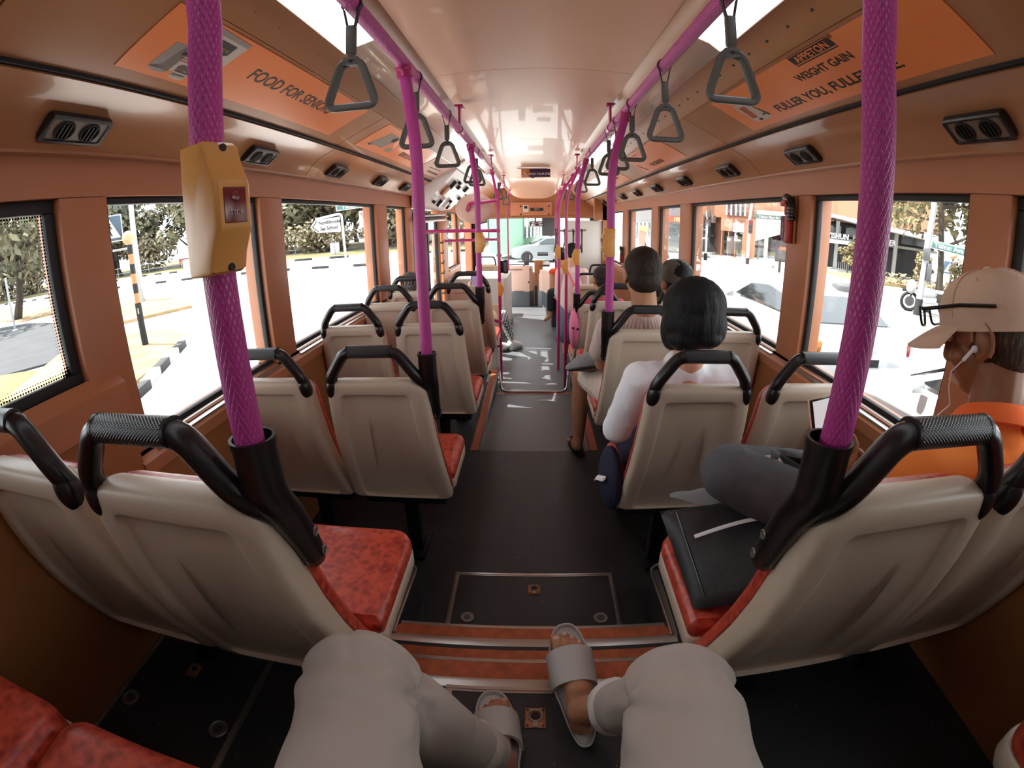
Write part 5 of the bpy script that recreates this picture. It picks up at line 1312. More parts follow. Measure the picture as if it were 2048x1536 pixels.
# ---------------------------------------------------------------- short-haired passenger in the gathered blouse
def seated(label, hx, hy, hz, skin, hair, top, k=1.0, yaw=0, pitch=0, trousers='dark_cloth', fl=F2, hairp=None, arms=True, cush=.445, feet=True):
    h = Head((hx, hy, hz), yaw=yaw, pitch=pitch, k=k)
    p = person(label, (hx, hy, fl)); nk = Vector((hx, hy - .02, hz - .155 * k)); S_ = fl + cush
    s1, s2 = nk + Vector((-.165 * k, 0, -.075)), nk + Vector((.165 * k, 0, -.075)); e1, e2 = s1 + Vector((-.04, .08, -.24)), s2 + Vector((.04, .08, -.24)); w1, w2 = Vector((hx - .1, hy + .30, S_ + .16)), Vector((hx + .1, hy + .30, S_ + .16))
    hip1, hip2 = Vector((hx - .08, hy + .0, S_ + .08)), Vector((hx + .08, hy, S_ + .08)); k1_, k2_ = Vector((hx - .10, hy + .40, S_ + .07)), Vector((hx + .10, hy + .40, S_ + .07)); a1, a2 = Vector((hx - .10, hy + .42, fl + .08)), Vector((hx + .10, hy + .42, fl + .08))
    b = h.prims(nk) + [('c', nk, .05, Vector((hx, hy, S_ + .2)), .10), ('c', Vector((hx, hy, S_ + .22)), .11, Vector((hx, hy, S_ + .1)), .11)] + limb((s1, .04), (e1, .034), (w1, .025)) + limb((s2, .04), (e2, .034), (w2, .025))
    b += hand(w1, (.3, .9, 0), (0, 0, -1), 25, 1, .9) + hand(w2, (-.3, .9, 0), (0, 0, -1), 25, -1, .9)
    for hp, kk, aa in ((hip1, k1_, a1), (hip2, k2_, a2)): b += limb((hp, .07), (kk, .05), (aa, .034), (aa + Vector((0, .11, -.045)), .028))
    blob('body', b, skin, p, .010, 3)
    if hairp is None: hairp = [h.e(0, -.022, .032, .082, .098, .088), h.e(0, -.045, -.02, .074, .066, .060)]
    else: hairp = hairp(h)
    blob('hair', hairp, hair, p, .007, 4, disp=wrinkle(30, .003))
    sp = [('c', nk + Vector((0, 0, -.07)), .085, Vector((hx, hy, S_ + .25)), .125), ('c', s1, .06, s2, .06), ('c', Vector((hx, hy, S_ + .25)), .13, Vector((hx, hy, S_ + .10)), .14)] + limb((s1, .062), (s1.lerp(e1, .8), .052)) + limb((s2, .062), (s2.lerp(e2, .8), .052))
    blob('top', sp, top, p, .010, 5, disp=wrinkle(14, .006))
    tr = []
    for hp, kk, aa in ((hip1, k1_, a1), (hip2, k2_, a2)): tr += limb((hp, .10), (kk, .07), (kk.lerp(aa, .85), .05))
    if trousers: blob('trousers', tr + [('c', hip1, .1, hip2, .1)], trousers, p, .011, 4)
    return p, h
h = Head((.540, 2.37, -.246), yaw=R(6), pitch=R(-4), k=1.16)
pr = person('short-haired passenger in a gathered beige blouse and cream shorts, one bare leg in the aisle', (.5, 2.4, F2))
nk = Vector((.555, 2.34, -.42))
b = h.prims(nk) + [('c', nk, .055, (.55, 2.36, -.75), .11), ('c', (.55, 2.37, -.7), .12, (.55, 2.38, -.88), .12)]
b += limb((Vector((.38, 2.37, -.50)), .045), (Vector((.365, 2.45, -.74)), .038), (Vector((.40, 2.66, -.80)), .028)) + limb((Vector((.73, 2.37, -.50)), .045), (Vector((.77, 2.45, -.74)), .038), (Vector((.66, 2.68, -.82)), .028)) + hand((.40, 2.66, -.80), (0, .9, 0), (0, 0, -1), 30, 1) + hand((.66, 2.68, -.82), (-.4, .8, 0), (0, 0, -1), 30, -1)
b += limb((Vector((.46, 2.40, -.90)), .08), (Vector((.292, 2.78, -.90)), .056), (Vector((.288, 2.77, -1.06)), .055), (Vector((.280, 2.72, -1.30)), .036), (Vector((.270, 2.69, -1.35)), .034)) + [('c', (.272, 2.69, -1.355), .034, (.258, 2.80, -1.368), .028)] + [('c', (.258 + .016 * (i - 2), 2.80 + .02, -1.375), .010, (.254 + .018 * (i - 2), 2.855 - .008 * abs(i - 1), -1.378), .0085) for i in range(5)]
b += limb((Vector((.63, 2.40, -.90)), .08), (Vector((.66, 2.82, -.90)), .056), (Vector((.66, 2.82, -1.30)), .036), (Vector((.66, 2.92, -1.37)), .03))
blob('body', b, 'skin_tan', pr, .007, 3); h.eyes(pr)
blob('hair', [h.e(0, -.022, .030, .082, .098, .090), h.e(0, -.046, -.022, .076, .068, .062), h.e(.068, -.005, .0, .016, .03, .04)], 'hair_brown', pr, .006, 4, disp=wrinkle(32, .003))
def gath(co):
    a = math.atan2(co.x - .55, co.y - 2.36); f = max(0, 1 - abs(co.z + .50) / .12)
    return co + Vector((co.x - .55, co.y - 2.36, 0)).normalized() * (.006 * math.sin(34 * a) * f + .004 * noise.noise(co * 12))
blob('blouse', [('c', (.55, 2.365, -.53), .12, (.55, 2.41, -.75), .13), ('c', (.40, 2.37, -.53), .068, (.71, 2.37, -.53), .068), ('c', (.55, 2.41, -.75), .135, (.55, 2.44, -.88), .14)] + limb((Vector((.38, 2.37, -.53)), .066), (Vector((.345, 2.42, -.66)), .058)) + limb((Vector((.72, 2.37, -.53)), .066), (Vector((.755, 2.42, -.66)), .058)), 'blouse', pr, .007, 4, disp=gath)
blob('shorts', limb((Vector((.46, 2.40, -.91)), .105), (Vector((.345, 2.70, -.90)), .088)) + limb((Vector((.63, 2.40, -.91)), .105), (Vector((.65, 2.72, -.90)), .088)) + [('c', (.45, 2.4, -.92), .11, (.65, 2.4, -.92), .11)], 'shorts_cream', pr, .008, 4, disp=wrinkle(14, .007))
q = MB(); q.prism([(.272 + .042 * math.cos(a_ * .3142) * (1 + .15 * math.sin(a_ * .3142)) - .02 * math.sin(a_ * .3142), 2.765 + .135 * math.sin(a_ * .3142)) for a_ in range(20)], 2, F2 + .004, F2 + .018); fs = q.build('flip_flop', 'black_matt', pr, True)
q = MB(); q.tube([(.225, 2.74, F2 + .03), (.245, 2.80, F2 + .065), (.256, 2.845, F2 + .03)], .005, 8); q.tube([(.305, 2.75, F2 + .03), (.282, 2.80, F2 + .065), (.256, 2.845, F2 + .03)], .005, 8); q.build('thong', 'black_matt', fs, True)
t = thing('lap_bag', 'grey and black soft bag poking into the aisle from the lap of the short-haired passenger', 'bag', (.33, 2.63, -.80))
blob('body', [('e', (.33, 2.62, -.775), (.125, .10, .05), Matrix.Rotation(R(-14), 3, 'Y')), ('e', (.27, 2.62, -.79), (.10, .06, .03), Matrix.Rotation(R(-20), 3, 'Y'))], 'bag_grey', t, .007, 4, disp=wrinkle(18, .006))
q = MB(); q.tube([(.20, 2.575, -.815), (.28, 2.52, -.785), (.40, 2.525, -.775)], .009, 8); q.build('piping', 'black_matt', t, True)
# the rest of the passengers
p, h = seated('passenger in a patterned military-style cap by the right window, mostly hidden', .765, 2.52, -.30, 'skin_tan', 'hair_black', 'camo', yaw=R(10)); cap(h, p, 'camo')
seated('boy with reddish brown hair in a pink shirt ahead on the right', .555, 3.93, -.455, 'skin_tan', 'hair_brown', 'shirt_pink', k=.92, fl=F3 + .03, yaw=R(20))
seated('passenger in a purple patterned top, head hidden behind the short-haired passenger', .80, 3.12, -.40, 'skin_pale', 'hair_black', 'shirt_purple', k=.92)
seated('grey-haired passenger by the left window ahead', -.955, 3.66, -.455, 'skin_tan', 'hair_grey', 'dark_cloth', k=.88, hairp=lambda h: [h.e(0, -.022, .035, .09, .102, .09), h.e(0, -.045, -.02, .08, .07, .06)])
# slouching passenger with the phone and chequered leggings
def hound():
    m = mat('houndstooth', (235, 235, 235), .8); N = m.node_tree.nodes; L = m.node_tree.links; b_ = N['Principled BSDF']
    tc = N.new('ShaderNodeTexCoord'); c = N.new('ShaderNodeTexChecker'); c.inputs['Scale'].default_value = 38; c.inputs['Color1'].default_value = (.8, .8, .8, 1); c.inputs['Color2'].default_value = (.01, .01, .01, 1)
    mp = N.new('ShaderNodeMapping'); mp.inputs['Rotation'].default_value = (.5, .4, .6); L.new(tc.outputs['Object'], mp.inputs[0]); L.new(mp.outputs[0], c.inputs[0]); L.new(c.outputs[0], b_.inputs['Base Color'])
hound()
ps = person('slouching passenger with chequered leggings and white trainers holding a phone on the left', (-.5, 5.1, F3))
h = Head((-.60, 4.66, -.80), yaw=0, pitch=R(10), k=.95)
b = h.prims((-.59, 4.70, -.95)) + [('c', (-.59, 4.72, -.98), .06, (-.55, 4.95, -1.05), .11), ('c', (-.55, 4.95, -1.05), .12, (-.52, 5.1, -1.08), .12)] + limb((Vector((-.74, 4.78, -.98)), .04), (Vector((-.72, 4.95, -.86)), .035), (Vector((-.64, 4.93, -.68)), .025)) + limb((Vector((-.44, 4.78, -.98)), .04), (Vector((-.46, 4.98, -.86)), .035), (Vector((-.52, 4.93, -.68)), .025))
b += hand((-.64, 4.93, -.69), (0, -.1, .9), (0, -.9, 0), 30, 1, .9) + hand((-.52, 4.93, -.69), (0, -.1, .9), (0, -.9, 0), 30, -1, .9)
b += limb((Vector((-.48, 5.1, -1.08)), .08), (Vector((-.36, 5.45, -1.06)), .055), (Vector((-.28, 5.72, -1.40)), .036)) + limb((Vector((-.60, 5.1, -1.08)), .08), (Vector((-.58, 5.45, -1.06)), .055), (Vector((-.56, 5.60, -1.45)), .036))
blob('body', b, 'skin_pale', ps, .010, 3)
blob('hair', [h.e(0, -.022, .032, .085, .10, .09), h.e(0, -.05, -.03, .08, .07, .07)], 'hair_black', ps, .008, 3)
blob('top', [('c', (-.59, 4.74, -1.0), .10, (-.53, 5.05, -1.07), .14), ('c', (-.73, 4.78, -.99), .06, (-.45, 4.78, -.99), .06)], 'shirt_white', ps, .011, 4)
blob('leggings', limb((Vector((-.48, 5.1, -1.08)), .10), (Vector((-.36, 5.45, -1.06)), .068), (Vector((-.285, 5.70, -1.37)), .045)) + limb((Vector((-.60, 5.1, -1.08)), .10), (Vector((-.58, 5.45, -1.06)), .068), (Vector((-.565, 5.59, -1.42)), .045)), 'houndstooth', ps, .010, 3)
for a, e_ in (((-.28, 5.73, -1.47), (-.18, 5.86, -1.52)), ((-.42, 5.68, -1.49), (-.30, 5.80, -1.52))):
    blob('trainer', [('c', a, .055, e_, .038), ('c', (a[0], a[1], -1.53), .03, (e_[0] + .02, e_[1] + .02, -1.535), .025)], 'white_plastic', ps, .010, 3)
t = thing('phone', 'phone with a lit purplish screen held up at the left, black case', 'phone', (-.60, 4.88, -.60), (R(80), 0, 0)); q = MB(); q.box((0, 0, 0), (.085, .155, .010), .006); q.build('body', 'black_plastic', t)
mat('phone_purple', (150, 140, 190), .2, emit=(150, 140, 190), estr=.12); q = MB(); q.box((0, 0, .0055), (.070, .135, .001)); q.build('screen', 'phone_purple', t)
t = thing('low_bench', 'cream bench under the slouching passenger', 'seat', (-.55, 5.0, F3)); q = MB(); q.box((0, .1, .36), (.40, .42, .05), .02); q.build('cushion', 'vinyl_red', t); q = MB(); q.box((0, .08, .165), (.34, .3, .33), .01); q.build('box_base', 'off_white', t); q = MB(); q.box((0, -.17, .54), (.40, .05, .40), .02, (R(-14), 0, 0)); q.build('backrest', 'shell_cream', t)
# standing woman and the driver
h = Head((.425, 5.36, -.335), yaw=R(15), pitch=R(-6), k=.95)
pw2 = person('woman with tied black hair and a pink strap over a pale blouse, standing ahead', (.43, 5.4, F3))
nk = Vector((.425, 5.35, -.47)); b = h.prims(nk) + [('c', nk, .05, (.43, 5.36, -.85), .10), ('c', (.43, 5.36, -.8), .10, (.44, 5.38, -1.0), .12)] + limb((Vector((.30, 5.36, -.56)), .04), (Vector((.285, 5.42, -.80)), .033), (Vector((.33, 5.58, -.92)), .025)) + limb((Vector((.56, 5.36, -.56)), .04), (Vector((.58, 5.42, -.80)), .033), (Vector((.54, 5.58, -.92)), .025)) + hand((.33, 5.58, -.92), (.3, .8, 0), (0, 0, -1), 30, 1, .85) + hand((.54, 5.58, -.92), (-.3, .8, 0), (0, 0, -1), 30, -1, .85)
for sx in (-.07, .07): b += limb((Vector((.44 + sx, 5.38, -1.0)), .08), (Vector((.44 + sx, 5.40, -1.28)), .05), (Vector((.44 + sx, 5.40, -1.48)), .036), (Vector((.44 + sx, 5.50, -1.53)), .028))
blob('body', b, 'skin_pale', pw2, .010, 3)
blob('hair', [h.e(0, -.022, .034, .084, .10, .09), h.e(0, -.09, .03, .04, .045, .045), h.e(0, -.04, -.02, .07, .06, .05)], 'hair_black', pw2, .007, 3)
blob('blouse', [('c', (.425, 5.36, -.57), .10, (.43, 5.36, -.92), .135), ('c', (.30, 5.36, -.56), .06, (.555, 5.36, -.56), .06)] + limb((Vector((.30, 5.36, -.56)), .06), (Vector((.285, 5.42, -.80)), .05), (Vector((.31, 5.52, -.88)), .042)) + limb((Vector((.56, 5.36, -.56)), .06), (Vector((.58, 5.42, -.80)), .05), (Vector((.555, 5.52, -.88)), .042)), 'blouse_pink', pw2, .009, 4, disp=wrinkle(14, .006))
blob('denim_skirt', [('c', (.39, 5.38, -.98), .125, (.38, 5.38, -1.25), .13), ('c', (.48, 5.38, -.98), .125, (.49, 5.38, -1.25), .13)], 'denim', pw2, .010, 4)
q = MB(); q.tube([(.36, 5.255, -.50), (.42, 5.225, -.62), (.50, 5.22, -.78), (.56, 5.25, -.92)], .012, 8, flat=.3); q.build('bag_strap', 'shirt_pink', pw2, True)
pd = person('driver in an orange-red vest sitting sideways with one bare foot by the cab door', (.42, 7.1, F3))
h = Head((.40, 7.25, -.48), yaw=R(40)); b = h.prims((.41, 7.22, -.64)) + [('c', (.41, 7.22, -.66), .06, (.43, 7.2, -1.0), .12)] + limb((Vector((.28, 7.2, -.74)), .045), (Vector((.27, 7.1, -.98)), .036), (Vector((.31, 6.96, -1.08)), .028)) + limb((Vector((.56, 7.2, -.74)), .045), (Vector((.58, 7.1, -.98)), .036), (Vector((.50, 6.98, -1.08)), .028)) + limb((Vector((.40, 7.2, -1.06)), .08), (Vector((.27, 6.98, -1.02)), .055), (Vector((.25, 6.98, -1.26)), .04), (Vector((.24, 6.97, -1.36)), .033), (Vector((.17, 6.86, -1.40)), .026)) + limb((Vector((.48, 7.2, -1.06)), .08), (Vector((.48, 6.92, -1.02)), .055), (Vector((.48, 6.92, -1.45)), .035), (Vector((.45, 6.84, -1.52)), .026)) + hand((.31, 6.96, -1.08), (.3, -.8, 0), (0, 0, -1), 30, 1) + hand((.50, 6.98, -1.08), (-.3, -.8, 0), (0, 0, -1), 30, -1)
blob('body', b, 'skin_tan', pd, .011, 3); blob('hair', [h.e(0, -.022, .032, .082, .098, .088), h.e(0, -.045, -.02, .074, .066, .060)], 'hair_black', pd, .009, 3)
blob('vest', [('c', (.41, 7.22, -.74), .11, (.43, 7.2, -1.02), .14), ('c', (.29, 7.2, -.74), .062, (.55, 7.2, -.74), .062)], 'driver_red', pd, .012, 3); blob('trousers', limb((Vector((.40, 7.2, -1.06)), .10), (Vector((.265, 6.98, -1.02)), .07), (Vector((.25, 6.98, -1.25)), .058)) + limb((Vector((.48, 7.2, -1.06)), .10), (Vector((.48, 6.92, -1.02)), .07), (Vector((.48, 6.92, -1.38)), .05)), 'dark_cloth', pd, .012, 3)
t = thing('driver_chair', 'low cream seat box under the driver', 'seat', (.45, 7.28, F3)); q = MB(); q.box((0, 0, .40), (.42, .40, .06), .02); q.build('cushion', 'vinyl_red', t); q = MB(); q.box((0, 0, .19), (.36, .34, .37), .01); q.build('box_base', 'dark_grey', t)
t = thing('pink_bag', 'bright pink bag with small round eyes hanging by the lower right aisle seat', 'bag', (.325, 3.80, -.98)); t.scale = (.8, .8, .8)
q = MB(); q.ell((0, 0, .16), (.05, .14, .20)); q.build('body', 'bag_pink', t); q = MB(); q.ell((-.02, -.135, .20), .012); q.build('eye', 'black_matt', t); q = MB(); q.ell((.03, -.132, .19), .012); q.build('eye', 'black_matt', t); q = MB(); q.tube([(0, -.05, .34), (0, 0, .44), (0, .05, .34)], .008, 8); q.build('handle', 'bag_pink', t)
ALB[0] = 0.5
# ================================================================ outside
ALB[0] = .9
mat('road', (228, 227, 225), 0.9, bump=.2, bscale=30, var=.08, vscale=.6)
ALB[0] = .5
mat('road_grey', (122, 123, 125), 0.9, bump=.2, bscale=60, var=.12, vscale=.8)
mat('asphalt_shaded', (70, 71, 76), 0.95, bump=.3, bscale=40, var=.25, vscale=1.2)  # asphalt with the tree shade over the path put into its colour
mat('paving', (176, 174, 170), 0.9, bump=.5, bscale=25, var=.1, vscale=3)
mat('soil', (206, 158, 118), 1.0, bump=.5, bscale=12, var=.35, vscale=1.4, var2=(150, 140, 90))
mat('grass', (122, 116, 66), 1.0, bump=.6, bscale=25, var=.45, vscale=.8, var2=(150, 132, 88))
mat('kerb_white', (225, 225, 222), .8); mat('kerb_black', (40, 41, 43), .8)
mat('bark', (84, 74, 62), 1.0, bump=.6, bscale=14, var=.3, vscale=3)
def leafmat(name, a, b_):
    m = mat(name, a, .7, spec=.2); N = m.node_tree.nodes; L = m.node_tree.links; p = N['Principled BSDF']
    g = N.new('ShaderNodeNewGeometry'); mx = N.new('ShaderNodeMix'); mx.data_type = 'RGBA'; mx.inputs['A'].default_value = tuple(x * ALB[0] for x in s2l(a)) + (1,); mx.inputs['B'].default_value = tuple(x * ALB[0] for x in s2l(b_)) + (1,)
    L.new(g.outputs['Random Per Island'], mx.inputs['Factor']); L.new(mx.outputs['Result'], p.inputs['Base Color'])
leafmat('leaf_dark', (96, 104, 88), (150, 152, 134)); leafmat('leaf_olive', (112, 112, 88), (168, 158, 126)); leafmat('leaf_yellow', (140, 130, 104), (186, 170, 140)); leafmat('leaf_sun', (120, 118, 84), (188, 166, 126))
mat('steel_pole', (200, 202, 204), .4, metal=.3); mat('sign_white', (240, 240, 238), .5); mat('sign_blue', (76, 100, 122), .4); mat('sign_green', (78, 122, 116), .4); mat('sign_red', (190, 40, 50), .4)
mat('beacon', (244, 190, 150), .3); mat('band_orange', (236, 150, 92), .5)
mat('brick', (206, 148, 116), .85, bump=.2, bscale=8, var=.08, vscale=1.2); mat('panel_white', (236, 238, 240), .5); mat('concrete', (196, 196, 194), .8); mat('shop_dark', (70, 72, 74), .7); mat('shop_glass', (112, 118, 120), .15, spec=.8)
mat('car_white', (232, 234, 236), .12, coat=.8); mat('car_glass', (38, 46, 50), .05, spec=.9); mat('tyre', (22, 22, 23), .8); mat('lamp_red', (170, 30, 28), .2); mat('lamp_amber', (230, 140, 60), .2); mat('bike_purple', (84, 26, 58), .25)
mat('bus_green', (150, 196, 164), .35); mat('bus_grey', (150, 152, 154), .4); mat('bus_orange', (236, 170, 96), .4); mat('bus_red', (214, 110, 80), .4); mat('led', (240, 170, 120), .4, emit=(250, 160, 110), estr=1.2)
G = RD / -1.92
def gp(x, y, z=0): return (x * G, y * G, RD + z)
q = MB(); q.face([(-220, -120, RD), (220, -120, RD), (220, 260, RD), (-220, 260, RD)]); struct(q.build('ground', 'road'))
def patch(name, pts, m_, z, lab=None):
    q = MB(); q.rings([[(x * G, y * G, RD - .02) for x, y in pts], [(x * G, y * G, RD + z) for x, y in pts]]); o = q.build(name, m_, smooth=False); o['kind'] = 'structure'; return o
def ellipse(cx, cy, rx, ry, rot=0, n=36): return [(cx + rx * math.cos(t) * math.cos(rot) - ry * math.sin(t) * math.sin(rot), cy + rx * math.cos(t) * math.sin(rot) + ry * math.sin(t) * math.cos(rot)) for t in [2 * math.pi * k_ / n for k_ in range(n)]]
patch('ground_island', [(-5.75, 4.6), (-6.25, 6.0), (-6.75, 7.0), (-7.3, 8.35), (-8.6, 9.3), (-10.4, 9.2), (-11.5, 8.3), (-10.0, 6.3), (-8.6, 4.4)], 'soil', .10)
patch('ground_verge', [(-5.7, 4.6), (-8.6, 4.4), (-10.0, 6.3), (-12.0, 5.6), (-16, 3.5), (-16, 1.0), (-5.5, 1.0)], 'grass', .08)
patch('ground_island_far', [(-11.2, 13.2), (-12.4, 14.6), (-15, 16.2), (-18.5, 16.6), (-20, 15), (-16.5, 12.2), (-12.5, 10.9)], 'soil', .10)
patch('ground_soil_strip', [(-22, 17), (-34, 22), (-46, 24), (-46, 19), (-34, 17.5), (-24, 14.5)], 'soil', .06)
patch('path_shaded', [(-10.2, 7.2), (-12.6, 9.6), (-16.5, 12.2), (-22, 13.6), (-30, 12.5), (-34, 8), (-26, 3), (-16, 3.2), (-12, 5.2)], 'asphalt_shaded', .05)
patch('ground_bank', [(-60, 31), (-48, 34), (-37, 38.6), (-30, 36), (-22, 34.6), (-13, 34), (-4, 34.5), (-4, 60), (-60, 90), (-120, 60), (-90, 30)], 'grass', .12)
patch('path_far', [(-90, 34), (-60, 42), (-40, 46), (-26, 45), (-14, 44), (-14, 47), (-26, 48.5), (-42, 50), (-62, 46), (-92, 38)], 'paving', .16)
patch('pavement_right', [(6.35, 2.0), (6.35, 7.3), (5.0, 9.0), (7.5, 14), (13, 18), (26, 12), (26, 0)], 'paving', .08)
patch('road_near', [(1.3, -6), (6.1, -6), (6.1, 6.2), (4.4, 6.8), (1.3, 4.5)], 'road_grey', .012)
patch('ground_hedge_bed', [(15.5, 19.8), (20.5, 19.5), (28, 15), (30, 18), (21, 24), (16, 24)], 'soil', .12)
def kerb(label, pts, L_=1.0, w_=.16, hh=.12, start=0, pat=(1, 1), mk=('kerb_white', 'kerb_black')):
    """kerb stones painted black and white in turn"""
    t = thing('painted_kerb', label, 'kerb', gp(*pts[0]))
    P = [Vector(gp(*p)) for p in pts]; acc = 0; i = 0; k_ = start; pos = 0
    total = sum((b - a).length for a, b in zip(P, P[1:]))
    def at(s_):
        for a, b in zip(P, P[1:]):
            l = (b - a).length
            if s_ <= l: return a + (b - a) * (s_ / l), (b - a).normalized()
            s_ -= l
        return P[-1], (P[-1] - P[-2]).normalized()
    s_ = 0; mbs = (MB(), MB())
    while s_ < total - .05:
        l = L_ * pat[k_ % 2]; c, d = at(s_ + l / 2)
        mbs[k_ % 2].box((c.x, c.y, RD + hh / 2), (l, w_, hh), .01, (0, 0, math.atan2(d.y, d.x))); s_ += l; k_ += 1
    mbs[0].build('white_stones', mk[0], t, True); mbs[1].build('black_stones', mk[1], t, True)
kerb('black and white kerb curving away beside the sandy island with the beacon', [(-5.2, 4.0), (-5.61, 5.05), (-6.18, 6.12), (-7.16, 8.0), (-7.32, 8.45)], .75, .16, .14, pat=(1.0, .9))
kerb('long dashed kerb of black blocks across the white road, seen through the left windows', [(-60, 31), (-51, 29.3), (-42, 27.6), (-30, 26.6), (-23, 26.0), (-17, 25.5), (-11, 24.8), (-5, 24.3)], 1.0, .3, .14, pat=(1.5, 1.1))
kerb('far black and white kerb at the foot of the grass bank on the left', [(-46, 33.8), (-37, 38), (-30, 35.6), (-22, 34.4), (-13, 33.6), (-5, 33.9)], 1.0, .3, .16, pat=(1.5, 1.6))
kerb('kerb along the right pavement with one black block, beside the grey road', [(6.3, 2.2), (6.32, 7.2), (5.1, 8.8)], .8, .22, .12, pat=(1.4, .8))
kerb('distant kerb before the hedge and market hall on the right', [(13.3, 18.4), (17.5, 18.3), (25, 13.5)], .9, .25, .12, pat=(1.5, .9))
# ---- trees
def crown(seed, n, R_, H_, leaf, z0):
    rnd = random.Random(seed); q = MB()
    cl = [(rnd.gauss(0, .42) * R_, rnd.gauss(0, .42) * R_, z0 + H_ * rnd.uniform(.12, .95), R_ * rnd.uniform(.28, .5)) for _ in range(16)]
    for _ in range(n):
        cx, cy, cz, r = rnd.choice(cl); d = Vector((rnd.gauss(0, 1), rnd.gauss(0, 1), rnd.gauss(0, .75))).normalized() * r * rnd.uniform(.55, 1.0) ** .5
        c = Vector((cx, cy, cz)) + d; nrm = (d.normalized() + Vector((rnd.gauss(0, .5), rnd.gauss(0, .5), rnd.gauss(0, .5) + .4))).normalized(); u = nrm.orthogonal().normalized(); u = Matrix.Rotation(rnd.uniform(0, 6.28), 3, nrm) @ u; v = nrm.cross(u); s_ = leaf * rnd.uniform(.6, 1.3)
        q.face([c - u * s_, c + v * s_ * .5, c + u * s_, c - v * s_ * .5])
    return q
def tree(label, group, x, y, m_, seed, R_, H_, z0, leaf, n, trunk_r, lean_=0, off=(0, 0)):
    t = thing('tree', label, 'tree', (x, y, RD), group=group)
    c = crown(seed, n, R_, H_, leaf, z0).build('crown', m_, t, smooth=False, fix=False); c.location = (off[0], off[1], 0)
    rnd = random.Random(seed + 99); q = MB()
    q.tube([(0, 0, 0), (.1 + lean_ * .3, .05, z0 * .5), (lean_, 0, z0 + H_ * .35), (lean_ * 1.3, .1, z0 + H_ * .7)], [trunk_r, trunk_r * .8, trunk_r * .6, trunk_r * .25], 8)
    for _ in range(7):
        a = rnd.uniform(0, 6.28); z = rnd.uniform(z0 * .7, z0 + H_ * .4); e = Vector((math.cos(a) * R_ * .7, math.sin(a) * R_ * .7, z + H_ * rnd.uniform(.05, .4)))
        q.tube([(lean_ * .8, 0, z), (e * .5 + Vector((0, 0, z * .45))), e], [trunk_r * .45, trunk_r * .3, trunk_r * .1], 6)
    q.build('trunk', 'bark', t)
    return t
LB = 'tall grey-green trees crowding the bank across the road on the left'
tl = tree('one of the tall grey-green trees crowding the bank across the left road', LB, -40, 52, 'leaf_dark', 1, 5.5, 9.5, 2.6, .42, 2600, .38)
t2 = tree('one of the looser olive-green trees along the bank across the left road', 'looser olive-green trees on the left bank', -30, 50, 'leaf_olive', 2, 4.8, 8.0, 2.0, .40, 2300, .30, .8)
t3 = tree('one of the low yellowish shrubs under the trees across the left road', 'yellowish shrubs on the left bank', -34, 49, 'leaf_yellow', 3, 2.4, 2.6, .3, .24, 1100, .10)
rnd = random.Random(7)
pos = [(-78, 36), (-70, 44), (-62, 40), (-58, 52), (-52, 47), (-46, 56), (-36, 58), (-31, 62), (-26, 56), (-22, 64), (-17, 58), (-13, 66), (-8, 58), (-4, 68), (-60, 30), (-84, 26), (-90, 40), (-40, 66), (-70, 60), (-50, 70), (-28, 74), (-10, 78), (2, 72)]
for i, (x, y) in enumerate(pos):
    o = dup(tl, (x, y, RD), rnd.uniform(0, 6.28)); s_ = rnd.uniform(.9, 1.35); o.scale = (s_, s_, s_)
for x, y in [(-66, 37), (-48, 44), (-24, 49), (-20, 45), (-15, 49), (-10, 47), (-56, 42), (-6, 50), (-36, 47), (-76, 31)]:
    o = dup(t2, (x, y, RD), rnd.uniform(0, 6.28)); s_ = rnd.uniform(.8, 1.15); o.scale = (s_, s_, s_)
for x, y in [(-62, 36), (-58, 37.5), (-50, 42), (-44, 45), (-30, 46), (-26, 46), (-21, 44), (-18, 43), (-12, 46), (-9, 45), (-69, 34)]:
    o = dup(t3, (x, y, RD), rnd.uniform(0, 6.28)); s_ = rnd.uniform(.7, 1.3); o.scale = (s_, s_, s_)
tree('broad unseen roadside tree that shades the rear of the bus, just outside at the left', None, -7.6, -1.8, 'leaf_dark', 21, 3.2, 3.2, 4.4, .36, 9000, .25, 1.5, (2.9, 2.0))  # out of view; crown set off the trunk to keep sun off the rear floor
tree('bent yellowish tree with bare curving boughs, nearest beyond the dotted left window', None, -26, 15.5, 'leaf_olive', 31, 4.6, 4.6, 2.3, .26, 2600, .26, 1.6)
# ---- left street furniture
t = thing('belisha_beacon', 'striped orange and black crossing beacon with a pale ball, on the sandy island', 'beacon', gp(-8.14, 7.8))
q = MB(); q.cyl((0, 0, .08), (0, 0, 1.0 * G), .075, .072, 16); q.build('foot', 'kerb_black', t)
z = 1.0 * G; dz = .205
for k_ in range(6):
    q = MB(); q.cyl((0, 0, z), (0, 0, z + dz), .058, .058, 14); q.build('band', ('band_orange', 'kerb_black')[k_ % 2], t); z += dz
q = MB(); q.ell((0, 0, z + .13), .15); q.build('ball', 'beacon', t)
lettering('number', '1', .16, 'sign_white', t, (.04, -.066, .78), (.84, .54, 0), (0, 0, 1), align='CENTER', bold=.004)
def sgn_rot(x, y): return math.atan2(-x, y)           # faces the bus
def panel_sign(name, label, cat, x, y, z, w_, h_, m_, rz=None, border=None):
    t = thing(name, label, cat, (x, y, z), (0, 0, sgn_rot(x, y) if rz is None else rz))
    q = MB(); q.box((0, 0, 0), (w_, .04, h_), .03); q.build('plate', m_, t)
    return t
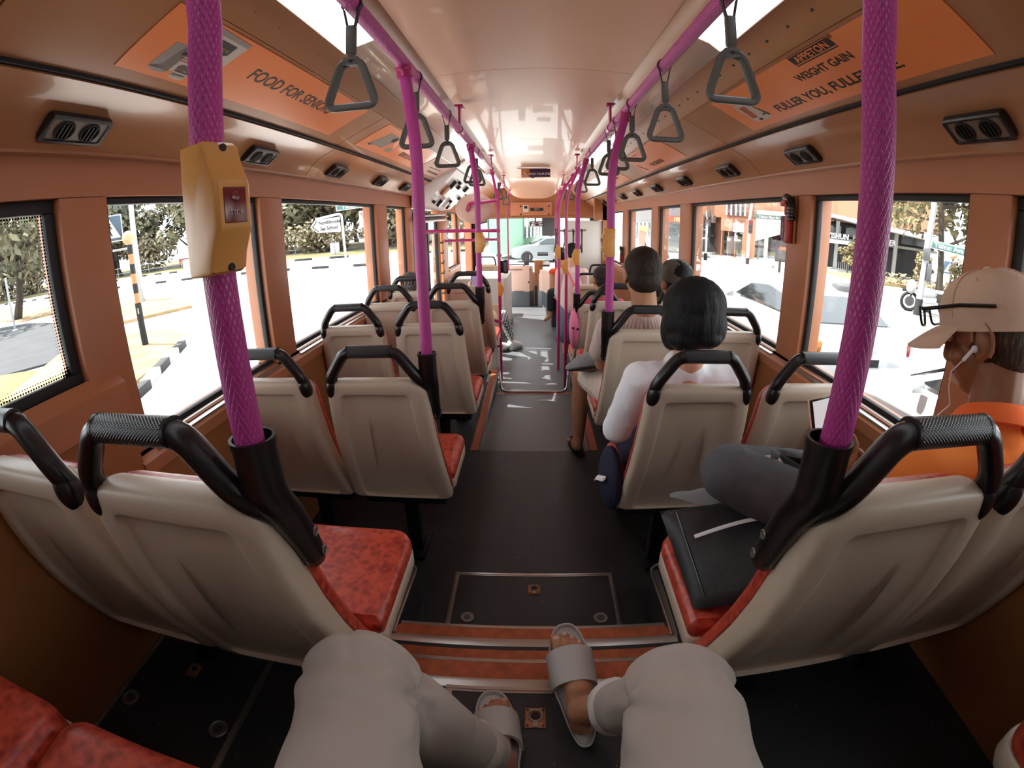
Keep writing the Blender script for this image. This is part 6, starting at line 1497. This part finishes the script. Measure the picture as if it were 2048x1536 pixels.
def crossing(label, x, y, z, w_, arm=None):
    t = panel_sign('crossing_sign', label, 'sign', x, y, z, w_, w_, 'sign_white')
    q = MB(); q.box((0, -.022, 0), (w_ * .92, .01, w_ * .92), .004); f = q.build('field', 'sign_blue', t)
    q = MB(); q.rings([[(px * w_, yy, pz * w_) for px, pz in ((-.40, -.36), (.40, -.36), (0, .38))] for yy in (-.028, -.032)]); q.build('triangle', 'sign_white', f)
    q = MB(); q.ell((0.02 * w_, -.036, .17 * w_), (.035 * w_, .006, .035 * w_)); q.tube([(0, -.036, .12 * w_), (-.01 * w_, -.036, -.08 * w_)], .035 * w_, 6); q.tube([(-.01 * w_, -.036, -.08 * w_), (.07 * w_, -.036, -.28 * w_)], .025 * w_, 6); q.tube([(-.01 * w_, -.036, -.08 * w_), (-.09 * w_, -.036, -.28 * w_)], .025 * w_, 6); q.tube([(0, -.036, .1 * w_), (.1 * w_, -.036, -.02 * w_)], .018 * w_, 6); q.build('walker', 'black_matt', f)
    q = MB(); q.tube(fillet([(-w_ * .5, .03, -w_ * .5), (-w_ * .5, .03, -w_ * .82), (arm or (w_ * .7, .03, -w_ * .82))], .05), .022, 8); q.build('bracket', 'steel_pole', t)
    return t
crossing('blue crossing sign with a walker in a white triangle, half cut by the left pillar', -8.62, 7.72, RD + 2.62, .56, (.39, .16, -.46))
t = thing('lamp_post', 'pale lamp post rising behind the striped beacon', 'lamp post', gp(-16.18, 15.83)); q = MB(); q.cyl((0, 0, 0), (0, 0, 8), .14, .09, 14); q.cyl((0, 0, 0), (0, 0, .08), .3, .3, 14); q.build('post', 'steel_pole', t); q = MB(); q.tube([(0, 0, 7.9), (.6, -.4, 8.3), (1.6, -1.2, 8.4)], .06, 8); q.box((1.9, -1.4, 8.4), (.7, .25, .12), .04, (0, 0, R(-37))); q.build('arm', 'steel_pole', t)
# school sign: post with a bent top carrying an arrow board
sx_, sy_ = -11.15, 27.38
t = thing('school_sign', 'white arrow sign reading Northbrooks Sec School on a bent white post', 'sign', (sx_, sy_, RD), (0, 0, sgn_rot(sx_, sy_)))
q = MB(); q.tube(fillet([(.05, 0, 0), (-.05, 0, 3.02), (-1.62, 0, 2.78)], .25, 6), .075, 10); q.build('post', 'steel_pole', t)
q = MB(); q.rings([[(x, yy, z) for x, z in ((-.14, 1.94), (-1.55, 1.98), (-1.95, 2.33), (-1.66, 2.72), (-.16, 2.84))] for yy in (-.02, .02)]); bd = q.build('board', 'sign_white', t, smooth=False)
q = MB(); q.rings([[(x, yy, z) for x, z in ((-1.50, 2.02), (-1.86, 2.33), (-1.58, 2.68), (-1.48, 2.68), (-1.74, 2.34), (-1.40, 2.02))] for yy in (-.024, -.021)]); q.build('arrow', 'dark_grey', bd, smooth=False)
lettering('lettering', 'Northbrooks', .30, 'black_matt', bd, (-1.44, -.03, 2.44), (1, 0, .05), (0, 0, 1), bold=.010, sx=.80); lettering('lettering', 'Sec School', .30, 'black_matt', bd, (-1.36, -.03, 2.09), (1, 0, .05), (0, 0, 1), bold=.010, sx=.80)
t = thing('street_name_sign', 'green street name plate reading Yishun Ring Rd at the top of the second left window', 'sign', (-12.1, 32.8, RD), (0, 0, sgn_rot(-12.1, 32.8)))
q = MB(); q.box((0, 0, 3.70), (3.2, .04, .40), .15, (0, R(-4), 0)); pl_ = q.build('plate', 'sign_white', t); q = MB(); q.box((0, -.02, 3.70), (3.08, .03, .32), .12, (0, R(-4), 0)); pl2 = q.build('green_field', 'sign_green', pl_); lettering('lettering', 'Yishun Ring Rd', .34, 'sign_white', pl2, (0, -.04, 3.60), (1, 0, .07), (0, 0, 1), align='CENTER', bold=.008, sx=1.12)
q = MB(); q.cyl((1.35, .05, 0), (1.35, .05, 3.9), .05, .05, 10); q.build('post', 'steel_pole', t)
t = thing('give_way_sign', 'white give way board with a red-edged triangle, cut by the left pillar', 'sign', (-12.3, 35.3, RD), (0, 0, sgn_rot(-12.3, 35.3)))
q = MB(); q.box((0, 0, 2.75), (1.35, .04, 1.25), .03); q.build('plate', 'sign_white', t); q = MB(); q.tube([(-.56, -.03, 3.22), (.56, -.03, 3.22), (0, -.03, 2.30)], .05, 8, True); q.build('triangle', 'sign_red', t); lettering('lettering', 'GIVE', .24, 'dark_grey', t, (0, -.03, 2.98), (1, 0, 0), (0, 0, 1), align='CENTER'); lettering('lettering', 'WAY', .2, 'dark_grey', t, (0, -.03, 2.74), (1, 0, 0), (0, 0, 1), align='CENTER'); q = MB(); q.box((-.3, .03, 1.1), (.06, .06, 2.2)); q.box((.3, .03, 1.1), (.06, .06, 2.2)); q.build('posts', 'dark_grey', t)
t = thing('utility_box', 'white utility cabinet below the school sign across the road', 'cabinet', gp(-16.0, 37.2), (0, 0, .4)); q = MB(); q.box((0, 0, .55), (.75, .4, 1.1), .02); q.build('body', 'sign_white', t); q = MB(); q.box((0, -.21, .55), (.02, .02, .95)); q.box((0, 0, 1.12), (.82, .46, .05)); q.build('door_seam', 'steel_dark', t)
t = thing('utility_box', 'pale utility cabinet on the grass behind the lamp post', 'cabinet', gp(-26.5, 31.5), (0, 0, .6)); q = MB(); q.box((0, 0, .6), (.8, .5, 1.2), .02); q.build('body', 'concrete', t); q = MB(); q.box((.47, 0, .6), (.06, .5, 1.2)); q.build('side', 'dark_grey', t)
t = thing('belisha_beacon', 'distant crossing beacon with a pale ball seen through the narrow left window', 'beacon', (-12.0, 46, RD)); q = MB(); q.cyl((0, 0, 0), (0, 0, 3.0), .08, .08, 10); q.build('pole', 'kerb_black', t)
for k_ in range(4):
    q = MB(); q.cyl((0, 0, 1.2 + .45 * k_), (0, 0, 1.42 + .45 * k_), .085, .085, 10); q.build('band', 'band_orange', t)
q = MB(); q.ell((0, 0, 3.2), .28); q.build('ball', 'beacon', t)
t = thing('park_fence', 'low pale railing along the bank under the trees on the left', 'fence', (-48, 43, RD)); q = MB()
for k_ in range(26): q.box((-70 + 2.2 * k_, 37.5 + .36 * k_, RD + .6), (.07, .07, 1.2))
q.build('posts', 'concrete', t, True); q = MB()
for zz in (.5, 1.1): q.tube([(-70, 37.5, RD + zz), (-15, 46.5, RD + zz)], .04, 6)
q.build('rails', 'concrete', t, True)
t = thing('thin_post', 'thin bare post standing on the dark path beyond the dotted window', 'post', gp(-20.5, 12.0)); q = MB(); q.cyl((0, 0, 0), (0, 0, 2.2), .05, .05, 10); q.cyl((0, 0, 0), (0, 0, .1), .15, .12, 10); q.build('post', 'steel_pole', t)
for lab, x, y in (('reddish bench under the trees across the left road', -38, 45),):
    t = thing('bench', lab, 'bench', (x, y, RD + .12), (0, 0, .7)); q = MB(); q.box((0, 0, .45), (1.8, .45, .06)); q.build('seat', 'bus_red', t); q = MB(); q.box((0, .22, .75), (1.8, .05, .4)); q.build('backrest', 'bus_red', t)
    for xx in (-.8, .8):
        q = MB(); q.box((xx, 0, .22), (.06, .4, .44)); q.build('leg', 'dark_grey', t)
# ---- market hall on the right
bld = thing('market_hall', 'brick market hall with white panels, canopy and rooftop fins across the road on the right', 'building', (12.3, 30, RD), (0, 0, math.atan2(-.545, .838)))
def bx(name, u0, u1, z0, z1, d0, d1, m_, par=None, bev=0):
    q = MB(); q.b2((u0, d0, z0 - RD), (u1, d1, z1 - RD), bev); return q.build(name, m_, par or bld, smooth=False)
bx('brick_upper', -3.2, 5.6, .75, 6.5, .25, 9, 'brick'); bx('brick_tower', -.30, 1.28, -.12, .80, .15, 3, 'brick'); bx('brick_side', 5.6, 7.0, 1.30, 6.5, .0, 9, 'brick'); bx('brick_corner', 7.0, 13.6, 1.10, 6.5, -.2, 9, 'brick')
bx('back_wall', -3.2, 13.6, RD, 1.2, 4.0, 4.3, 'shop_dark'); bx('floor_slab', -4.5, 14, RD, RD + .14, -.8, 4.5, 'concrete')
for k_ in range(5): bx('fin', .02 + .30 * k_, .12 + .30 * k_, .90, 2.4, -.05, .3, 'panel_white')
for k_ in range(4): bx('slot', .14 + .30 * k_, .28 + .30 * k_, .92, 2.4, .2, .26, 'steel_dark')
for i in range(3):
    for j in range(2):
        u0, u1 = 2.0 + .70 * i + .01, 2.0 + .70 * (i + 1) - .01
        q = MB(); zt = 1.34; zm = .52 + .06 * i; zb = lambda u: -.62 + .35 * (u - 2.0)
        pts = ((u0, zm + .01), (u1, zm + .01), (u1, zt), (u0, zt)) if j else ((u0, zb(u0)), (u1, zb(u1)), (u1, zm - .01), (u0, zm - .01))
        q.rings([[(u, d, z - RD) for u, z in pts] for d in (-.05, .1)]); q.build('white_panel', 'panel_white', bld, smooth=False)
bx('brick_lower', 1.15, 2.0, RD, .75, .1, 3, 'brick'); bx('shop_pier', 2.6, 2.85, RD, -.3, -.1, .2, 'concrete'); bx('shop_pier', 4.25, 4.5, RD, .5, -.1, .2, 'concrete'); bx('shop_front', 2.0, 5.7, RD, -.45, .9, 1.0, 'shop_glass')
for k_ in range(3): bx('stair_rail', -.2 + .45 * k_, -.15 + .45 * k_, RD, -.15, -.1, 0, 'brick')
q = MB(); q.rings([[(u, d, z - RD) for u, z in ((5.6, 1.05), (6.8, 1.25), (8.9, .92), (13.4, .55), (13.4, .80), (8.9, 1.18), (6.8, 1.42), (5.6, 1.33))] for d in (-1.6, .2)]); q.build('canopy', 'panel_white', bld, smooth=False)
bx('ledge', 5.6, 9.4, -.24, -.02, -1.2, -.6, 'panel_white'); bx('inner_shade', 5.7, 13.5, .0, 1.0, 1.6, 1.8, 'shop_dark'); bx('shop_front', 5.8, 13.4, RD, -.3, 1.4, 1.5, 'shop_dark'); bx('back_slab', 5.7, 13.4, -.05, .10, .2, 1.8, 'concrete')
for u in (6.05, 7.0, 8.8, 10.6, 12.4): bx('column', u, u + .22, RD, 1.1, -.4, -.15, 'concrete')
for k_ in range(4): bx('window_strip', 5.9 + 1.8 * k_, 7.4 + 1.8 * k_, .25, .85, 1.5, 1.58, 'shop_glass')
for k_ in range(5):
    q = MB(); q.cyl((6.3 + .7 * k_, .6, .78 - RD), (6.3 + .7 * k_, .6, 1.0 - RD), .14, .03, 12); q.build('hanging_lamp', 'dark_grey', bld)
sg = bx('name_board', 6.45, 6.5, .04, .06, -1.25, -1.2, 'panel_white')
lettering('name_letters', 'YISHUN', .42, 'panel_white', sg, (6.5, -1.26, .06 - RD), (1, 0, 0), (0, 0, 1), bold=.012, sx=.86); lettering('name_letters', 'PARK', .42, 'leaf_olive', sg, (8.0, -1.26, .06 - RD), (1, 0, 0), (0, 0, 1), bold=.012, sx=.86); lettering('name_letters', 'HAWKER', .42, 'panel_white', sg, (9.05, -1.26, .06 - RD), (1, 0, 0), (0, 0, 1), bold=.012, sx=.86)
bx('shop_sign', 3.6, 4.25, -1.02, -.82, -.02, .02, 'bus_red'); bx('shop_sign', 8.4, 9.4, -.66, -.5, 1.3, 1.36, 'bus_red')
for k_ in range(9): bx('balustrade', 7.2 + .12 * k_, 7.22 + .12 * k_, RD, -1.3, -.9, -.88, 'steel_pole')
# street furniture on the right
t = thing('lamp_post', 'white lamp post with a bent arm and the Yishun Ave 11 plate, at the right', 'lamp post', gp(11.18, 11.3), (0, 0, sgn_rot(11.18, 11.3)))
q = MB(); q.tube([(0, 0, .5), (0.05, 0, 2.2), (.14, 0, 3.2), (.06, 0, 3.9), (-.3, 0, 4.8), (-1.0, 0, 5.5)], [.11, .10, .09, .085, .07, .06], 12); q.build('post', 'steel_pole', t); q = MB(); q.cyl((0, 0, 0), (0, 0, .55), .13, .12, 14); q.build('foot', 'kerb_black', t)
q = MB(); q.box((.80, -.05, 2.10), (1.36, .03, .24), .05, (0, R(5), 0)); pl_ = q.build('name_plate', 'sign_white', t); q = MB(); q.box((.80, -.06, 2.10), (1.28, .025, .19), .04, (0, R(5), 0)); pl2 = q.build('name_field', 'sign_green', pl_); lettering('lettering', 'Yishun Ave 11', .20, 'sign_white', pl2, (.80, -.078, 2.045), (1, 0, -.087), (0, 0, 1), align='CENTER', bold=.004, sx=.95)
q = MB(); q.box((.05, -.12, 1.85), (.22, .16, .34), .02); q.box((.18, -.06, 1.35), (.14, .2, .5), .02); q.build('control_box', 'steel_dark', t)
t = thing('traffic_light', 'traffic light on a curved white post with a green Yishun Ring Rd plate', 'traffic light', gp(12.3, 26.3), (0, 0, sgn_rot(12.3, 26.3)))
q = MB(); q.tube([(0, 0, 0), (0, 0, 2.6), (.10, 0, 3.6), (.35, 0, 4.3), (.9, 0, 4.7), (2.0, 0, 4.8)], [.09, .085, .08, .075, .07, .06], 10); q.build('post', 'sign_white', t)
q = MB(); q.box((.06, -.1, 2.15), (.26, .2, .78), .05); hd = q.build('signal_head', 'dark_grey', t)
for zz, mm in ((2.40, 'lamp_red'), (2.15, 'black_matt'), (1.90, 'black_matt')):
    q = MB(); q.cyl((.06, -.2, zz), (.06, -.24, zz), .085, .085, 14); q.build('lens', mm, hd)
q = MB(); q.box((1.1, -.03, 2.78), (1.7, .03, .24), .05); p_ = q.build('name_plate', 'sign_green', t); lettering('lettering', 'Yishun Ring Rd', .19, 'sign_white', p_, (1.1, -.05, 2.71), (1, 0, 0), (0, 0, 1), align='CENTER', bold=.004, sx=1.02)
q = MB(); q.box((-.62, -.02, 2.05), (.62, .04, .52), .02); q.build('side_board', 'sign_white', t); q = MB(); q.cyl((0, 0, 0), (0, 0, .35), .11, .11, 12); q.build('foot', 'kerb_black', t)
t = thing('lamp_post', 'slim white post at the left edge of the large right window', 'lamp post', gp(10.97, 30.85)); q = MB(); q.cyl((0, 0, 0), (0, 0, 8), .14, .10, 12); q.cyl((0, 0, 0), (0, 0, .1), .4, .4, 12); q.build('post', 'sign_white', t)
t = thing('traffic_light', 'cluster of dark signal heads on a short white pole by the pedestrian crossing', 'traffic light', gp(10.2, 27.7), (0, 0, -.4)); q = MB(); q.cyl((0, 0, 0), (0, 0, 2.9), .07, .07, 10); q.build('post', 'sign_white', t)
for k_, (x, z) in enumerate(((-.3, 2.5), (.05, 2.2), (.35, 2.45), (.1, 2.75))):
    q = MB(); q.box((x, -.1, z), (.30, .22, .42), .05, (0, 0, .5 * k_)); q.build('signal_head', 'dark_grey' if k_ != 2 else 'steel_dark', t)
q = MB(); q.cyl((0, 0, 0), (0, 0, .4), .10, .10, 12); q.build('foot', 'kerb_black', t)
t = thing('utility_box', 'white roadside cabinet with a grey plinth in the large right window', 'cabinet', gp(13.9, 31.5), (0, 0, -.4)); q = MB(); q.box((0, 0, .85), (1.5, .6, 1.2), .03); q.build('body', 'sign_white', t); q = MB(); q.box((0, 0, .13), (1.7, .8, .28)); q.build('plinth', 'steel_dark', t)
for i, (lab, x, y) in enumerate((('black bollard near the traffic light foot', 12.9, 24.2), ('black bollard further along the right kerb', 12.13, 22.08), ('black bollard beside the white roadside cabinet', 13.2, 29.6))):
    q = MB(); q.cyl(gp(x, y), gp(x, y, .62), .07, .06, 12); q.ell(gp(x, y, .62), .062); tag(q.build('bollard', 'kerb_black'), lab, 'bollard', 'black bollards on the right')
def shrub(label, x, y, m_, seed, R_, H_, leaf, n, stem_):
    t = thing('shrub', label, 'shrub', (x, y, RD)); crown(seed, n, R_, H_, leaf, stem_).build('leaves', m_, t, smooth=False, fix=False); q = MB(); q.cyl((0, 0, 0), (0, 0, stem_ + H_ * .6), .06, .03, 8); q.build('stem', 'bark', t)
shrub('sunlit bushy sapling before the market hall canopy', 18.0, 24.4, 'leaf_sun', 41, .55, 1.5, .12, 700, .5)
shrub('sunlit bushy sapling right of the thick right pole', 19.6, 19.9, 'leaf_sun', 43, .6, 1.5, .12, 700, .3)
shrub('small bush under the crossing sign beside the cap', 19.0, 16.6, 'leaf_sun', 44, .8, 1.5, .12, 800, .1)
t = thing('hedge', 'low dry hedge along the right pavement edge', 'hedge', (20, 19.4, RD)); rnd = random.Random(3); q = MB()
for k_ in range(900):
    f = rnd.random(); c = Vector((16.5 + 9.5 * f, 20.6 - 5.4 * f, RD + .12 + .55 * rnd.random())) + Vector((rnd.uniform(-.25, .25), rnd.uniform(-.25, .25), 0)); u = Vector((rnd.gauss(0, 1), rnd.gauss(0, 1), rnd.gauss(0, 1.4))).normalized(); v = u.orthogonal().normalized(); q.face([c - u * .14, c + v * .05, c + u * .14, c - v * .05])
q.build('leaves', 'leaf_yellow', t, True, smooth=False, fix=False)
tree('sunlit yellow-green tree filling the right window above the street plate', None, 15.5, 14.6, 'leaf_sun', 51, 3.3, 4.2, 2.75, .17, 5200, .16, -.5)
tree('yellow-green tree close beyond the right rear window', None, 15.0, 6.5, 'leaf_sun', 53, 3.2, 4.6, 1.6, .2, 3600, .16)
tree('tall tree behind the market hall corner on the right', None, 25.5, 15.0, 'leaf_olive', 54, 4.0, 6.5, 1.5, .3, 2600, .2)
crossing('blue crossing sign with a white triangle seen just above the glasses at the right', 19.6, 18.0, RD + 1.35, .62)
t = thing('belisha_beacon', 'pale beacon ball on a post behind the right crossing sign', 'beacon', (19.9, 18.1, RD)); q = MB(); q.cyl((0, 0, 0), (0, 0, 1.78), .05, .05, 10); q.build('pole', 'kerb_black', t); q = MB(); q.ell((0, 0, 1.95), .2); q.build('ball', 'beacon', t)
def motorbike(label, x, y, rz, body, box=False, rider=False):
    t = thing('motorcycle', label, 'motorcycle', (x, y, RD + .08 * (x > 6)), (0, 0, rz))
    for yy in (-.62, .62):
        q = MB(); q.tube([(0, yy + .26 * math.cos(a * .3927), .30 + .26 * math.sin(a * .3927)) for a in range(16)], .05, 8, True); w = q.build('wheel', 'tyre', t); q = MB(); q.cyl((-.03, yy, .3), (.03, yy, .3), .15, .15, 14); q.build('hub', 'steel_dark', w)
    q = MB(); q.ell((0, .1, .62), (.14, .34, .16)); q.box((0, -.35, .70), (.22, .62, .10), .04); q.box((0, .0, .42), (.18, .5, .22), .06); q.ell((0, .62, .74), (.16, .16, .22)); q.build('fairing', body, t)
    q = MB(); q.tube([(-.32, .42, 1.0), (0, .52, .95), (.32, .42, 1.0)], .016, 8); q.tube([(0, .52, .95), (0, .62, .35)], .03, 8); q.build('handlebar', 'black_matt', t)
    if box:
        q = MB(); q.box((0, -.52, 1.05), (.50, .46, .50), .05); b_ = q.build('top_box', 'dark_grey', t); lettering('letters', 'SJ', .12, 'sign_white', b_, (-.04, -.765, .90), (1, 0, 0), (0, 0, 1)); q = MB(); q.tube([(-.16 + .045 * math.cos(a * .5236), -.765, 1.08 + .045 * math.sin(a * .5236)) for a in range(12)], .012, 6, True); q.build('ring_mark', 'sign_white', b_)
        q = MB(); q.box((0, -.90, .62), (.34, .04, .30), .02); q.build('mudguard', 'bike_purple', t)
motorbike('delivery motorcycle with a big dark grey top box, right of the white car', 4.75, 6.55, R(-20), 'bike_purple', True)
motorbike('pale motorcycle parked by the foot of the right lamp post', 11.9, 11.6, R(60), 'sign_white')
motorbike('small red motorcycle parked before the market hall', 17.6, 28.6, R(70), 'sign_red')
# cars beside the bus
def car(label, x, y, rz, m_='car_white'):
    t = thing('car', label, 'car', (x, y, RD), (0, 0, rz)); w_ = .78
    def sec(yv, z0, z1, zr, half, roof):
        return [(-half, yv, z0), (half, yv, z0), (half * 1.02, yv, (z0 + z1) / 2), (half * .96, yv, z1), (roof, yv, zr), (-roof, yv, zr), (-half * .96, yv, z1), (-half * 1.02, yv, (z0 + z1) / 2)]
    q = MB(); q.rings([sec(yv, z0, z1, z1 + .02, hf, hf * .8) for yv, z0, z1, hf in ((-2.0, .32, .78, .62), (-1.92, .24, .86, .72), (-1.5, .2, .90, .77), (-.6, .18, .88, .78), (.6, .18, .85, .78), (1.2, .2, .80, .77), (1.75, .22, .70, .72), (1.95, .28, .60, .60))]); q.build('body', m_, t, ang=40)
    q = MB(); q.rings([sec(yv, .80, z1, zr, hf, rf) for yv, z1, zr, hf, rf in ((-1.62, .88, .90, .70, .60), (-1.0, .90, 1.18, .72, .56), (-.3, .90, 1.24, .72, .56), (.35, .88, 1.18, .72, .56), (1.0, .84, .86, .70, .60))]); cb = q.build('cabin', m_, t, ang=30)
    for sx in (-1, 1):
        q = MB(); q.rings([[(sx * (.715 - (z - .9) * .42 + off), yv, z) for yv, z in ((-1.2, .94), (-.86, 1.14), (-.3, 1.19), (.28, 1.14), (.72, .92))] for off in (-.02, .012)]); q.build('side_window', 'car_glass', cb, smooth=False)
        q = MB(); q.box((sx * .86, .62, .92), (.14, .09, .10), .03); q.build('wing_mirror', m_, t)
        q = MB(); q.box((sx * .60, -1.93, .72), (.22, .10, .16), .03); q.build('tail_lamp', 'lamp_red' if sx > 0 else 'lamp_amber', t)
        for yy in (-1.25, 1.2):
            q = MB(); q.cyl((sx * .66, yy, .28), (sx * .79, yy, .28), .28, .28, 22); wh = q.build('wheel', 'tyre', t); q = MB(); q.cyl((sx * .78, yy, .28), (sx * .80, yy, .28), .17, .17, 16); q.build('rim', 'steel_dark', wh)
    for yv0, z0, yv1, z1 in ((.98, .88, .42, 1.16), (-1.58, .92, -1.04, 1.17)):
        q = MB(); q.rings([[(-.60, yv0 + o_, z0 + .012), (.60, yv0 + o_, z0 + .012), (.52, yv1 + o_, z1 + .012), (-.52, yv1 + o_, z1 + .012)] for o_ in (-.01, .02)]); q.build('windscreen', 'car_glass', cb, smooth=False)
    q = MB(); q.box((0, -1.99, .55), (.42, .03, .11)); q.build('number_plate', 'black_matt', t)
    return t
car('white car in the next lane, its window and mirror seen over the woman in white', 3.95, 6.6, R(-3)); car('second white car close behind the first, seen through the seat handle', 3.75, 2.15, R(-2))
# buses
def bus(label, x, y, rz, L_, H_, w_, m_, lower=None, num=None, adverts=()):
    t = thing('bus', label, 'bus', (x, y, RD), (0, 0, rz))
    q = MB(); q.box((0, L_ / 2, H_ / 2 + .15), (w_, L_, H_ - .3), .12, seg=3); q.build('body', m_, t)
    dd = H_ > 3.4
    for z0, z1 in (((.95, 1.65), (2.35, 3.1)) if dd else ((1.0, 2.0),)):
        z0, z1 = z0 * H_ / (4.2 if dd else 3), z1 * H_ / (4.2 if dd else 3)
        q = MB(); q.box((0, -.012, (z0 + z1) / 2), (w_ * .88, .04, z1 - z0), .06); q.build('windscreen', 'shop_glass', t)
        for sx in (-1, 1):
            for k_ in range(int(L_ / 1.5)):
                q = MB(); q.box((sx * w_ / 2, .9 + 1.5 * k_, (z0 + z1) / 2), (.03, 1.3, z1 - z0), .01); q.build('side_window', 'shop_glass', t)
    for sx in (-1, 1):
        for yy in (1.8, L_ - 2.2):
            q = MB(); q.cyl((sx * (w_ / 2 - .2), yy, .42), (sx * (w_ / 2 + .01), yy, .42), .42, .42, 20); q.build('wheel', 'tyre', t)
        q = MB(); q.box((sx * w_ * .38, -.02, .55), (.34, .05, .16), .03); q.build('headlamp', 'sign_white', t)
    if num:
        zc = (2.0 if dd else 2.25) * H_ / (4.2 if dd else 3); q = MB(); q.box((0, -.02, zc), (w_ * .86, .05, .34)); d_ = q.build('display', 'bus_red', t); lettering('route_number', num, .30, 'led', d_, (w_ * .16, -.05, zc - .10), (1, 0, 0), (0, 0, 1), bold=.01)
    for nm, sx, y0, y1, z0, z1, mm in adverts:
        q = MB(); q.b2((sx * w_ / 2 - .02, y0, z0), (sx * w_ / 2 + .02, y1, z1)); q.build(nm, mm, t)
    return t
bus('double-decker bus with an orange route display, coming towards us beyond the right windows', 7.65, 27.2, R(-3), 9, 3.05, 1.9, 'bus_grey', num='103', adverts=(('advert_panel', -1, 1.0, 4.0, 1.45, 1.85, 'bus_orange'), ('advert_panel', -1, 2.0, 4.2, .6, 1.5, 'bus_red')))
bus('pale single-deck bus further behind the double-decker on the right', 4.5, 39, R(-2), 9, 2.4, 2.0, 'sign_white')
bus('green and white double-decker bus standing ahead of the windscreen', -.15, 34, R(180 - 8), 9, 3.4, 1.9, 'bus_green', num=None)
bus('white bus ahead on the right of the windscreen, partly behind the mirror', 1.75, 30, R(180), 8, 1.75, 1.5, 'sign_white')
t = car('grey car ahead of the windscreen', .9, 24, R(90), 'bus_grey')
bpy.data.scenes.remove(BENCH)
